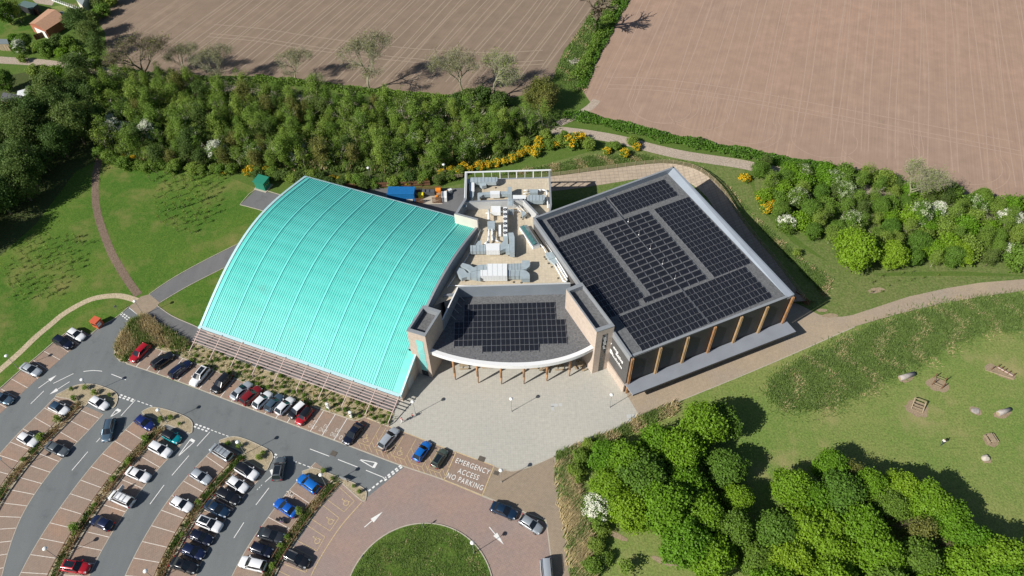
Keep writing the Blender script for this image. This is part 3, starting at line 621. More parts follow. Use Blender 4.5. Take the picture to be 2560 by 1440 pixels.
for i in range(len(edges) - 1):
    mb = MB(); a, b = edges[i], edges[i + 1]
    for k in range(NS):
        mb.face([G(a, ss[k]), G(b, ss[k]), G(b, ss[k + 1]), G(a, ss[k + 1])])
    under(mb.build('roof_panel', M_['teal'], None, True), hall)
mb = MB()
for k in range(4): mb.face([G(42.45, k * 1.8), G(44, k * 1.8), G(44, k * 1.8 + 1.8), G(42.45, k * 1.8 + 1.8)])
under(mb.build('roof_panel', M_['teal'], None, True), hall)
for i in range(1, len(edges) - 1):
    mb = MB(); u = edges[i]
    for k in range(NS):
        mb.face([G(u - .2, ss[k], .02), G(u - .06, ss[k], .16), G(u - .06, ss[k + 1], .16), G(u - .2, ss[k + 1], .02)][::-1])
        mb.face([G(u - .06, ss[k], .16), G(u + .12, ss[k], .16), G(u + .12, ss[k + 1], .16), G(u - .06, ss[k + 1], .16)])
        mb.face([G(u + .12, ss[k], .16), G(u + .14, ss[k], -.02), G(u + .14, ss[k + 1], -.02), G(u + .12, ss[k + 1], .16)])
    under(mb.build('ridge_strip', M_['teal_trim'], None), hall)
mb = MB()
for i in range(1, len(edges) - 1):
    a, b = edges[i], edges[i + 1]; n = 11
    for j in range(1, n):
        u = a + (b - a) * j / n
        for k in range(0, NS, 2):
            k2 = min(k + 2, NS)
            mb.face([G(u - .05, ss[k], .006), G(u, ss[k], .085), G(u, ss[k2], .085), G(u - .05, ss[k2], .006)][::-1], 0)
            mb.face([G(u, ss[k], .085), G(u + .07, ss[k], .005), G(u + .07, ss[k2], .005), G(u, ss[k2], .085)], 1)  # flank away from the sun gets a darker teal, its shade painted in
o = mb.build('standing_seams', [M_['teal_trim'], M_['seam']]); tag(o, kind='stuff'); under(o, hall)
# verge, eaves, back trim
mb = MB()
for k in range(NS):
    for (u0, u1, d0, d1) in ((-.55, 0.02, .10, .14), (-.62, -.55, -.5, .10)):
        mb.face([G(u0, ss[k], d0), G(u1, ss[k], d1), G(u1, ss[k + 1], d1), G(u0, ss[k + 1], d0)])
under(mb.build('verge_trim', M_['eave_trim']), hall)
mb = MB()
for (a, b) in (((-.6, -.45, .02), (-.6, .12, .12)), ((-.6, -.6, -.25), (-.6, -.45, .02))):
    mb.face([G(-.6, a[1], 0, rz_(0) + a[2]), G(44.1, a[1], 0, rz_(0) + a[2]), G(44.1, b[1], 0, rz_(0) + b[2]), G(-.6, b[1], 0, rz_(0) + b[2])])
under(mb.build('eave_trim', M_['eave_trim']), hall)
mb = MB()
mb.face([G(-.6, SD, .12), G(42.4, SD, .12), G(42.4, SD + .35, .08), G(-.6, SD + .35, .08)]); mb.face([G(-.6, SD + .35, .08), G(42.4, SD + .35, .08), G(42.4, SD + .35, -.5), G(-.6, SD + .35, -.5)])
under(mb.build('back_trim', M_['eave_trim']), hall)
mb = MB()
for k in range(4):
    s0, s1 = k * 1.75, k * 1.75 + 1.75
    mb.face([G(43.75, s0, .1), G(44.1, s0, .1), G(44.1, s1, .1), G(43.75, s1, .1)]); mb.face([G(44.1, s0, .1), G(44.1, s0, -.3), G(44.1, s1, -.3), G(44.1, s1, .1)])
under(mb.build('verge_trim', M_['eave_trim']), hall)
# walls
mb = MB()
def wallstrip(mb, u, s0, s1, n, zb, dz, flip=False, m=0):
    for k in range(n):
        a = s0 + (s1 - s0) * k / n; b = s0 + (s1 - s0) * (k + 1) / n
        f = [G(u, a, 0, zb), G(u, b, 0, zb), G(u, b, dz), G(u, a, dz)]; mb.face(f[::-1] if flip else f, m)
wallstrip(mb, 43.9, .25, 7.2, 6, 0, -.05); wallstrip(mb, -.05, .25, SD, 14, 0, -.05, True)
mb.face([G(-.05, .25, 0, 0), G(43.9, .25, 0, 0), G(43.9, .25, -.1), G(-.05, .25, -.1)]); mb.face([G(-.05, SD, 0, 0), G(42.5, SD, 0, 0), G(42.5, SD, -.1), G(-.05, SD, -.1)][::-1])
under(mb.build('wall', M_['stone']), hall)
mb = MB(); wallstrip(mb, 42.85, 7.2, 39.2, 16, 0, .55)
for k in range(16):
    a = 7.2 + 2 * k; b = a + 2
    mb.face([G(42.4, a, .55), G(42.85, a, .55), G(42.85, b, .55), G(42.4, b, .55)], 1); mb.face([G(42.4, a, 0), G(42.4, a, .55), G(42.4, b, .55), G(42.4, b, 0)][::-1], 1)
under(mb.build('side_parapet', [M_['metal_grey'], M_['coping']]), hall)
mb = MB(); mb.face([G(43.95, 2.6, 0, .2), G(43.95, 4.6, 0, .2), G(43.95, 4.6, 0, 3.2), G(43.95, 2.6, 0, 3.2)]); under(mb.build('wall_sign_board', M_['render_grey']), hall)
# louvres on raking posts along the front
for u in [.25 + 4.86 * k for k in range(10)]:
    u = min(u, 43.8); foot = G(u + 0.05, -5.3, 0, 0.0); knee = G(u, -5.2, 0, .95); topp = G(u, -.45, 0, 2.75)
    mb = MB(); mb.beam(knee, topp, .12, .16); mb.tube(foot, knee, .09, .07, 8); under(mb.build('raking_post', M_['louvre']), hall)
def lam(t): a = G(0, -5.2, 0, .95); b = G(0, -.45, 0, 2.75); return a.lerp(b, t)
for j in range(6):
    t = .40 + j * .105; p = lam(t) - E0; s = p.dot(EV); z = p.z + .14
    mb = MB(); mb.beam(G(-.15, s, 0, z), G(43.95, s, 0, z), .17, .07); under(mb.build('louvre_bar', M_['louvre']), hall)
for u, s in ((-58, 0),): pass
# ================================================================ TOWERS AND ENTRANCE
ent = empty('entrance_block', (0, 80, 0)); tag(ent, 'entrance block with a curved white canopy edge between two pale stone towers', 'building')
ZC = 7.6
def tower(par, q, zt, zr, win=None):
    q = [Vector((p[0], p[1], 0)) for p in q]; c = sum(q, Vector()) / 4
    mb = MB(); mb.prism([(p.x, p.y) for p in q], 0, zt - .12, 0)
    inner = [p.lerp(c, .0) + (c - p).normalized() * .75 for p in q]
    mb.f.pop(); mb.m.pop()
    under(mb.build('tower_wall', M_['stone']), par)
    mb = MB()
    qo = [p + (p - c).normalized() * .05 for p in q]
    for i in range(4):
        j = (i + 1) % 4
        mb.face([(qo[i].x, qo[i].y, zt), (qo[j].x, qo[j].y, zt), (inner[j].x, inner[j].y, zt), (inner[i].x, inner[i].y, zt)])
        mb.face([(inner[i].x, inner[i].y, zt), (inner[j].x, inner[j].y, zt), (inner[j].x, inner[j].y, zr), (inner[i].x, inner[i].y, zr)])
        mb.face([(qo[i].x, qo[i].y, zt - .16), (qo[j].x, qo[j].y, zt - .16), (qo[j].x, qo[j].y, zt), (qo[i].x, qo[i].y, zt)])
    under(mb.build('parapet_coping', M_['coping']), par)
    mb = MB(); mb.face([(p.x, p.y, zr) for p in inner]); under(mb.build('tower_roof', M_['roof_warm']), par)
TL = [(-15.45, 75.75), (-12.9, 81.3), (-16.2, 82.75), (-18.8, 77.1)]; tower(ent, TL, 13.2, 12.2)
TR = [(14.6, 75.6), (17.85, 76.8), (13.0, 87.0), (9.95, 85.6)]; tower(ent, TR, 13.2, 12.2)
# tower windows
def quad_on(p0, p1, t0, t1, z0, z1, out=.03):
    a = Vector((p0[0], p0[1], 0)); b = Vector((p1[0], p1[1], 0)); d = (b - a).normalized(); n = Vector((d.y, -d.x, 0)) * out
    A_ = a.lerp(b, t0) + n; B_ = a.lerp(b, t1) + n; return [(A_.x, A_.y, z0), (B_.x, B_.y, z0), (B_.x, B_.y, z1), (A_.x, A_.y, z1)]
mb = MB(); mb.face(quad_on(TL[3], TL[0], .42, .80, 1.8, 11.2)); o = under(mb.build('tall_window', M_['glass_aqua']), ent)
for zz in (3.2, 5.2, 7.2, 9.2):
    mb2 = MB(); q = quad_on(TL[3], TL[0], .42, .80, zz, zz + .08, .05); mb2.face(q); under(mb2.build('mullion', M_['eave_trim']), ent)
mb = MB(); mb.face(quad_on(TL[3], TL[0], .42, .80, 0.1, 1.7)); under(mb.build('door_glass', M_['glass']), ent)
mb = MB(); mb.face(quad_on(TR[0], TR[1], .36, .66, .1, 11.6)); o = under(mb.build('tall_window', M_['glass']), ent)
for zz in (2.4, 4.6, 6.6): 
    mb2 = MB(); mb2.face(quad_on(TR[0], TR[1], .36, .66, zz, zz + .07, .05)); under(mb2.build('mullion', M_['alu']), ent)
rr = random.Random(5)
mb = MB()
for k in range(9):
    z = 10.6 - k * .42; t = .44 + (k % 3) * .02; mb.face(quad_on(TR[0], TR[1], t, t + .1 + rr.random() * .06, z - .16, z + .1, .06))
under(mb.build('reflected_lettering', M_['whitepaint']), ent)  # white bars painted as lettering reflected in the glass
# canopy slab with curved white edge
cen = []
xs = np.linspace(-15.6, 14.8, 41); fit = np.polyfit([-15.67, -11.1, -6.11, -.4, 5.33, 10.42, 14.82], [77.02, 75.0, 73.79, 72.98, 73.3, 74.5, 76.82], 4)
arc = [(float(x), float(np.polyval(fit, x))) for x in xs]
poly = arc + [(13.6, 79.4), (10.0, 85.6), (11.1, 89.0), (-10.3, 89.0), (-12.9, 81.3), (-15.2, 76.9)]
me = bpy.data.meshes.new('canopy_roof'); me.from_pydata([(x, y, ZC) for x, y in poly], [], [tuple(range(len(poly)))]); under(mesh_obj('canopy_roof', me, None, M_['roof_warm']), ent)
mb = MB()
L_, R_ = offset_pair(arc, .42)
for i in range(len(arc) - 1):
    mb.face([(L_[i][0], L_[i][1], ZC + .03), (R_[i][0], R_[i][1], ZC + .12), (R_[i + 1][0], R_[i + 1][1], ZC + .12), (L_[i + 1][0], L_[i + 1][1], ZC + .03)][::-1])
    mb.face([(R_[i][0], R_[i][1], ZC + .12), (R_[i][0], R_[i][1], ZC - .75), (R_[i + 1][0], R_[i + 1][1], ZC - .75), (R_[i + 1][0], R_[i + 1][1], ZC + .12)])
under(mb.build('canopy_fascia', M_['fascia']), ent)
mb = MB()
arc2 = [(x * .93, y + .55 + .012 * (x + 0) ** 2 * .5) for x, y in arc]
for i in range(len(arc) - 1): mb.face([(arc2[i][0], arc2[i][1], ZC - .7), (arc2[i][0], arc2[i][1], ZC - 1.25), (arc2[i + 1][0], arc2[i + 1][1], ZC - 1.25), (arc2[i + 1][0], arc2[i + 1][1], ZC - .7)])
under(mb.build('canopy_soffit_band', M_['fascia']), ent)
me = bpy.data.meshes.new('canopy_soffit'); me.from_pydata([(x, y, ZC - .74) for x, y in poly], [], [tuple(range(len(poly)))[::-1]]); under(mesh_obj('canopy_soffit', me, None, M_['whitepaint']), ent)
# glazed entrance wall set back under the canopy
mb = MB(); mb.face([(-13.2, 80.6, 0), (12.6, 80.6, 0), (12.6, 80.6, ZC - .8), (-13.2, 80.6, ZC - .8)]); under(mb.build('entrance_glazing', M_['glass']), ent)
for k in range(14):
    x = -13 + k * 1.97; mb = MB(); mb.box((x, 80.5, 0), (.12, .12, ZC - .8)); under(mb.build('mullion', M_['coping']), ent)
for px_ in ((1139, 950), (1196, 958), (1254, 961), (1310, 960), (1367, 953), (1423, 941)):
    p = at(*px_); q = Vector((p.x, p.y + .1, ZC - .6)); mb = MB()
    mb.tube(p + Vector((0, 0, .25)), p.lerp(q, .35), .10, .22, 10); mb.tube(p.lerp(q, .35), q, .22, .25, 10); mb.tube(p, p + Vector((0, 0, .25)), .05, .06, 8)
    under(mb.build('timber_column', M_['timber'], None, True), ent)
# left screen wall and back wall of the canopy roof
mb = MB(); a = Vector((-12.9, 81.3, 0)); b = Vector((-10.3, 89.0, 0)); n = Vector((b.y - a.y, -(b.x - a.x), 0)).normalized() * .12
mb.prism([(a - n)[:2], (a + n)[:2], (b + n)[:2], (b - n)[:2]], 0, 10.55, 0, 1); under(mb.build('screen_wall', [M_['metal_grey'], M_['whitepaint']]), ent)
for k in range(4):
    y = 83.5 + k * 1.5; x = -12.2 + k * .5; mb = MB(); mb.beam((x + .1, y, ZC + .05), (x + .2, y, 10.4), .08, .08); mb.beam((x + .1, y, ZC + 2.6), (x + 1.5, y, ZC + .1), .09, .09); under(mb.build('wall_bracket', M_['coping']), ent)
# solar modules ---------------------------------------------------------
def module_mesh(name, w, d, tilt, split):
    mb = MB(); c, s = math.cos(tilt), math.sin(tilt)
    def P(x, y, z): return (x, y * c - z * s, y * s + z * c + .14)
    def bx(x0, x1, y0, y1, z0, z1, m):
        v = [P(x, y, z) for z in (z0, z1) for x, y in ((x0, y0), (x1, y0), (x1, y1), (x0, y1))]; b = len(mb.v); mb.v += v
        for f in ((4, 5, 6, 7), (0, 1, 5, 4), (1, 2, 6, 5), (2, 3, 7, 6), (3, 0, 4, 7)): mb.f.append(tuple(b + i for i in f)); mb.m.append(m)
    bx(-w / 2, w / 2, -d / 2, d / 2, 0, .04, 0)
    e = .03
    if split: bx(-w / 2 + e, -.022, -d / 2 + e, d / 2 - e, .041, .046, 1); bx(.022, w / 2 - e, -d / 2 + e, d / 2 - e, .041, .046, 1)
    else: bx(-w / 2 + e, w / 2 - e, -d / 2 + e, d / 2 - e, .041, .046, 1)
    me = bpy.data.meshes.new(name); me.from_pydata(mb.v, [], mb.f); me.materials.append(M_['alu']); me.materials.append(M_['cells']); me.polygons.foreach_set('material_index', mb.m); return me
MOD = module_mesh('solar_panel', 1.68, 1.27, math.radians(8), True); MOD2 = module_mesh('solar_panel_full', 1.84, 1.10, math.radians(9), False)
def place_mod(me, par, x, y, z, rz, name='solar_panel'):
    o = bpy.data.objects.new(name, me); COL.objects.link(o); o.location = (x, y, z); o.rotation_euler = (0, 0, rz); under(o, par)
for j, (x0, nn) in enumerate(((-9.2, 10), (-9.2, 10), (-9.2, 10), (-10.92, 12), (-10.92, 12), (-10.92, 12), (-10.92, 12), (-5.76, 6))):
    for k in range(nn): place_mod(MOD, ent, x0 + .02 * j * 0 + 1.72 * (k + .5), 86.3 - 1.40 * j, ZC, 0)
mb = MB()
for k in range(13):
    x = -10.92 + 1.72 * k; y0 = 87.0 if 1 <= k <= 11 else 82.8; y1 = 75.75 if 3 <= k <= 9 else 77.15
    mb.beam((x, y0, ZC + .1), (x, y1 - .15, ZC + .1), .09, .06)
under(mb.build('mounting_rails', M_['alu']), ent)
# ================================================================ DARK HALL
HP = Vector((20.1, 71.35, 0)); HU = Vector((math.cos(math.radians(23.7)), math.sin(math.radians(23.7)), 0)); HV = Vector((-HU.y, HU.x, 0))
def Hh(u, v, z=0.0): p = HP + HU * u + HV * v; return Vector((p.x, p.y, z))
black = empty('dark_hall', HP); tag(black, 'charcoal clad hall with a flat roof covered in rows of solar panels', 'building')
def hz(v): return 10.95 - .022 * v
HC = [Hh(0, 0), Hh(34.45, -1.0), Hh(34.4, 39.2), Hh(.15, 38.4)]; ZT = 11.3
mb = MB()
def wquad(a, b, z0, z1, m=0): mb.face([(a.x, a.y, z0), (b.x, b.y, z0), (b.x, b.y, z1), (a.x, a.y, z1)], m)
wquad(HC[0], HC[1], 0, ZT - .15); wquad(HC[1], HC[2], 0, ZT - .05); wquad(HC[2], HC[3], 0, ZT - .05)
under(mb.build('wall', M_['dark_clad']), black)
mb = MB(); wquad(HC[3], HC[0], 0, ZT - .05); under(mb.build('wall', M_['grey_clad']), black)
mb = MB(); a, b = Hh(-.25, 7.5), Hh(-.25, .05); wquad(a, b, 0, 2.3); mb.face([(a.x, a.y, 2.3), (b.x, b.y, 2.3), (Hh(0, .05).x, Hh(0, .05).y, 2.3), (Hh(0, 7.5).x, Hh(0, 7.5).y, 2.3)]); wquad(b, Hh(0, .05), 0, 2.3)
under(mb.build('plinth', M_['stone']), black)
mb = MB(); mb.face([Hh(.4, -.1, hz(0)), Hh(33.2, -.9, hz(0)), Hh(33.2, 38.8, hz(39)), Hh(.4, 38.3, hz(39))]); under(mb.build('roof_membrane', M_['roof_grey']), black)
mb = MB()   # parapets: left, back, front kerb
def par(u0, v0, u1, v1, wd, z, m=0):
    a = Hh(u0, v0); b = Hh(u1, v1); d = (b - a).normalized(); n = Vector((-d.y, d.x, 0)) * wd
    mb.prism([(a.x, a.y), (b.x, b.y), ((b + n).x, (b + n).y), ((a + n).x, (a + n).y)], 9.9, z, m)
par(0.0, 38.4, 0, 0, .42, ZT)
par(34.4, 39.2, .45, 38.4, .42, ZT)
par(.45, -.01, 34.45, -1.0, .55, 11.03)
under(mb.build('parapet', M_['coping']), black)
mb = MB()  # inner faces of back parapet are dark
a, b = Hh(33.6, 38.74), Hh(.45, 37.96); mb.face([(a.x, a.y, 9.9), (b.x, b.y, 9.9), (b.x, b.y, ZT - .02), (a.x, a.y, ZT - .02)]); under(mb.build('parapet_lining', M_['metal_grey']), black)
mb = MB()  # right parapet with a battered inner face
mb.face([Hh(34.5, -1, ZT), Hh(34.45, 39.2, ZT), Hh(34.1, 39.2, ZT), Hh(34.15, -1, ZT)][::-1]); mb.face([Hh(34.15, -1, ZT), Hh(34.1, 39.2, ZT), Hh(32.9, 38.8, hz(39) + .02), Hh(33.0, -.9, hz(0) + .02)][::-1])
mb.face([Hh(34.5, -1, ZT), Hh(34.15, -1, ZT), Hh(33.0, -.95, hz(0)), Hh(33, -1, 10.5), Hh(34.5, -1.02, 10.5)])
under(mb.build('battered_parapet', M_['batter']), black)
mods = []
for j in range(6):
    for k in range(16): mods.append((2.67 + 1.73 * (k + .5) + (.32 if k > 7 else 0), .42 + 1.42 * j + .56, MOD))
for j in range(15):
    for k in range(5):
        mods.append((23.95 + 1.70 * (k + .5), 9.2 + 1.42 * j + .56, MOD))
        if not (j == 0 and k == 4): mods.append((.95 + 1.71 * (k + .5), 9.4 + 1.42 * j + .56, MOD))
    for k in range(6 if j else 7): mods.append(((10.85 if j else 8.9) + 1.96 * (k + .5), 9.5 + 1.42 * j + .5, MOD2))
mods.sort(key=lambda m: m[1])
rest = mods[300:]; mods = mods[:300]
for j in range(4):
    for k in range(8): rest += [(2.55 + 1.73 * (k + .5), 31.9 + 1.42 * j + .56, MOD), (17.35 + 1.70 * (k + .5), 31.9 + 1.42 * j + .56, MOD)]
RA = math.radians(23.7)
for u, v, me in mods:
    p = Hh(u, v); place_mod(me, black, p.x, p.y, hz(v), RA)
mb = MB(); ca, sa = math.cos(RA), math.sin(RA)
for u, v, me in rest:
    p = Hh(u, v, hz(v)); b = len(mb.v)
    mb.v += [(q.co.x * ca - q.co.y * sa + p.x, q.co.x * sa + q.co.y * ca + p.y, q.co.z + p.z) for q in me.vertices]
    for f in me.polygons: mb.f.append(tuple(b + i for i in f.vertices)); mb.m.append(f.material_index)
o = mb.build('solar_panels', [M_['alu'], M_['cells']]); tag(o, kind='stuff'); under(o, black)
mb = MB()
for (u0, n, st, v0, v1) in ((2.67, 9, 1.73, .4, 8.95), (16.83, 9, 1.73, .4, 8.95), (23.95, 6, 1.7, 9.2, 30.4), (.95, 6, 1.71, 9.4, 30.6), (10.85, 7, 1.96, 9.5, 30.6), (2.55, 9, 1.73, 31.9, 37.5), (17.35, 9, 1.70, 31.9, 37.5)):
    for k in range(n): u = u0 + st * k; mb.beam(Hh(u, v0 - .15, hz(v0) + .1), Hh(u, v1, hz(v1) + .1), .09, .06)
under(mb.build('mounting_rails', M_['alu']), black)
mb = MB(); mb.beam(Hh(16.67, .4, hz(0) + .25), Hh(16.75, 38.2, hz(38) + .25), .12, .06); mb.beam(Hh(16.55, .4, hz(0) + .33), Hh(16.62, 38.2, hz(38) + .33), .04, .04)
under(mb.build('cable_tray', M_['alu']), black)
for (px_, py_) in ((1571, 550), (1597.5, 583), (1626, 618), (1657, 656), (1688, 693)):
    p = at(px_, py_, 11.1); mb = MB(); mb.lathe((p.x, p.y, hz(20) + .1), [(.13, 0), (.13, .08), (.06, .12), (.015, .15), (.012, 1.3), (0, 1.3)], 10); under(mb.build('roof_mast', M_['whitepaint'], None), black)
# timber fins and low canopy along the long side
for k in range(7):
    u = .35 + 33.75 * k / 6; v = -.1 - .98 * k / 6; z0 = 0.0 if k == 0 else 3.1
    a = Hh(u, v - .22, z0); b = Hh(u, v - .22, 10.9); mb = MB()
    for du in (-.14, .16): mb.beam(a + HU * du, b + HU * du, .2, .34)
    under(mb.build('timber_fin', M_['timber' if k in (0, 3, 6) else 'fin']), black)
mb = MB()
for u0 in range(7):
    u = .2 + u0 * 5.6; mb.beam(Hh(u, -.04 - .98 * u / 34.4, 3.1), Hh(u, -.04 - .98 * u / 34.4, 10.9), .02, .02)
under(mb.build('cladding_joints', M_['dark_clad']), black)
mb = MB()
c4 = [Hh(-.15, -.1), Hh(-.1, -2.75), Hh(35.2, -4.1), Hh(35.2, -1.1)]
v8 = [(c.x, c.y, z) for z in (2.75, 3.1) for c in c4]; b = 0; mb.v += v8; mb.f += [(4, 5, 6, 7), (3, 2, 1, 0), (0, 1, 5, 4), (1, 2, 6, 5), (2, 3, 7, 6), (3, 0, 4, 7)]; mb.m += [0] * 6
under(mb.build('low_canopy', M_['lowroof']), black)
mb = MB(); mb.beam(Hh(-.1, -2.8, 2.98), Hh(35.2, -4.15, 2.98), .08, .36); under(mb.build('canopy_gutter', M_['dkmetal']), black)
# lettering on the gable
def wall_text(txt, v, z, h, m='whitepaint', sx=1.0, italic=0, par_=None):
    cu = bpy.data.curves.new('t', 'FONT'); cu.body = txt; cu.size = h / .72; cu.align_x = 'CENTER'; cu.align_y = 'CENTER'; cu.extrude = .03; cu.offset = .03; cu.shear = italic
    tmp = bpy.data.objects.new('tmp', cu); COL.objects.link(tmp); dg = bpy.context.evaluated_depsgraph_get(); dg.update()
    me = bpy.data.meshes.new_from_object(tmp.evaluated_get(dg)); bpy.data.objects.remove(tmp); me.materials.clear()
    p = Hh(-.06, v, z); X_ = -HV; Y_ = Vector((0, 0, 1)); Z_ = -HU
    for q in me.vertices:
        w_ = p + X_ * (q.co.x * sx) + Y_ * q.co.y + Z_ * q.co.z; q.co = w_
    o = mesh_obj('sign_lettering', me, None, M_[m]); under(o, black); return o
wall_text('every', 6.6, 8.1, .62, sx=.95); wall_text('one', 4.3, 8.1, .8, sx=1.0, italic=.2); wall_text('active', 2.9, 7.4, .95, sx=.8, italic=.2)
mb = MB()
for (v, z, r) in ((5.6, 5.9, .62), (6.6, 6.3, .28), (6.2, 5.75, .3)):
    cpt = Hh(-.07, v, z); mb.face([cpt + (-HV) * math.cos(a) * r + Vector((0, 0, 1)) * math.sin(a) * r for a in np.linspace(0, 2 * math.pi, 10, endpoint=False)])
for k in range(9):
    v = 5.0 - k * .38; hgt_ = .55 if k % 3 else .8; a = Hh(-.07, v, 5.3); mb.face([a, a - HV * .26, a - HV * .26 + Vector((0, 0, hgt_)), a + Vector((0, 0, hgt_))])
under(mb.build('sign_emblem', M_['whitepaint']), black)
# ================================================================ PLANT BLOCK BETWEEN THE HALLS
plant = empty('plant_block', (0, 100, 0)); tag(plant, 'low block with an open roof deck of ducts and machines between the two halls', 'building')
ZF = 8.0
deck = [G(42.9, 17.2), Vector((-10.3, 89.0, 0)), Vector((11.2, 89.0, 0)), Hh(-.1, 17), Hh(-.1, 38.0), Vector((8.8, 111.0, 0)), Vector((9.1, 122.4, 0)), Vector((-9.4, 122.5, 0)), Vector((-9.4, 113.6, 0)), G(38.0, 40.8), G(42.9, 39.1)]
me = bpy.data.meshes.new('roof_deck'); me.from_pydata([(p.x, p.y, ZF) for p in deck], [], [tuple(range(len(deck)))]); under(mesh_obj('roof_deck', me, None, M_['beige_roof']), plant)
def wall(pts, z0, z1, th, mat, par_, top=None, name='wall'):
    mb = MB()
    for i in range(len(pts) - 1):
        a = Vector((pts[i][0], pts[i][1], 0)); b = Vector((pts[i + 1][0], pts[i + 1][1], 0)); d = (b - a).normalized(); n = Vector((-d.y, d.x, 0)) * th
        mb.prism([(a.x, a.y), (b.x, b.y), (b + n)[:2], (a + n)[:2]], z0, z1, 0, 1)
    return under(mb.build(name, [M_[mat], M_[top or mat]]), par_)
wall([(11.1, 89.0), (-10.3, 89.0)], 0, 10.6, -.35, 'metal_grey', plant, 'render_grey', 'front_parapet')
wall([(-10.3, 89.3), (-13.2, 89.0)], 0, 8.6, .3, 'metal_grey', plant, 'coping')
wall([(-9.45, 113.5), (-9.45, 122.5)], 0, 10.2, -.35, 'metal_grey', plant, 'render_grey')
wall([(9.15, 122.45), (8.85, 111.2), (8.3, 108.6)], 0, 10.2, -.35, 'metal_grey', plant, 'coping')
wall([(-9.45, 122.5), (9.15, 122.45)], 0, 8.15, -.3, 'metal_grey', plant, 'coping')
wall([(-9.4, 113.2), (3.1, 113.4)], ZF - .1, 10.2, -.45, 'render_grey', plant, 'coping', 'inner_wall'); wall([(3.1, 113.4), (6.0, 108.6), (5.1, 106.4)], ZF - .1, 10.2, -.45, 'render_grey', plant, 'coping', 'inner_wall')
# raised cream corner beside the turquoise roof
cA, cB = G(37.7, 39.0), G(42.9, 39.0); 
wall([(cA.x, cA.y), (cB.x, cB.y)], 0, 11.1, -.5, 'cream', plant, 'coping', 'corner_parapet')
wall([(cA.x, cA.y), (-9.4, 113.5)], 0, 10.9, -.5, 'metal_grey', plant, 'coping', 'corner_parapet')
# open frame round the back of the deck
mb = MB(); mb.beam((-9.6, 122.4, 10.2), (9.3, 122.35, 10.2), .3, .18); mb.beam((-9.5, 122.4, 10.2), (-9.5, 113.6, 10.2), .22, .14); under(mb.build('frame_rail', M_['unit_white']), plant)
for k in range(11):
    x = -9.3 + 18.4 * k / 10; mb = MB(); mb.beam((x, 122.4, ZF), (x, 122.4, 10.2), .22 if k % 2 == 0 else .1, .2 if k % 2 == 0 else .1); under(mb.build('frame_post', M_['unit_white']), plant)
# ================================================================ MACHINES ON THE DECK
def pxprism(name, px, ztop, zbot, mats, par_=None, top=None, round_=0):
    pts = [at(x, y, ztop) for x, y in px]; mb = MB(); mb.prism([(p.x, p.y) for p in pts], zbot, ztop, 0, 1 if top else None, True)
    o = mb.build(name, [M_[m] for m in ([mats, top] if top else [mats])])
    if par_: under(o, par_)
    return o
def seams(px_a, px_b, n, z, depth_m, par_, frac=(0, 1)):
    """thin flanges across a duct between two edges"""
    for k in range(n):
        t = frac[0] + (frac[1] - frac[0]) * (k + .5) / n
        a = at(px_a[0][0] + (px_a[1][0] - px_a[0][0]) * t, px_a[0][1] + (px_a[1][1] - px_a[0][1]) * t, z); b = at(px_b[0][0] + (px_b[1][0] - px_b[0][0]) * t, px_b[0][1] + (px_b[1][1] - px_b[0][1]) * t, z)
        mb = MB(); mb.beam(a + Vector((0, 0, .0)), b, .05, .06); mb.beam(Vector((b.x, b.y - .02, z)), Vector((b.x, b.y - .02, z - depth_m)), .05, .05); under(mb.build('duct_flange', M_['coping']), par_)
def legs(px_list, z, par_):
    for x, y in px_list:
        p = at(x, y, z); mb = MB(); mb.beam((p.x, p.y, ZF), (p.x, p.y, z), .08, .08); mb.box((p.x, p.y, ZF), (.3, .3, .06)); under(mb.build('leg', M_['dkmetal']), par_)
def plantunit(name, label, cat, parts, leg=(), zl=8.6, fl=()):
    c = at(parts[0][1][0][0], parts[0][1][0][1], ZF); e = empty(name, c); tag(e, label, cat, None)
    for (nm, px, z1, z0, m) in parts: pxprism(nm, px, z1, z0, m, e)
    for f in fl: seams(*f, e)
    legs(leg, zl, e); return e
def bolts(par_, px0, px1, z, rows, cols):
    mb = MB(); a = at(*px0, z); b = at(*px1, z)
    for i in range(cols):
        for j in range(rows):
            p = a.lerp(b, (i + .5) / cols); mb.box((p.x, p.y - .03, z - .25 - j * .3), (.05, .04, .05))
    o = mb.build('panel_fixings', M_['coping']); tag(o, kind='stuff'); under(o, par_)
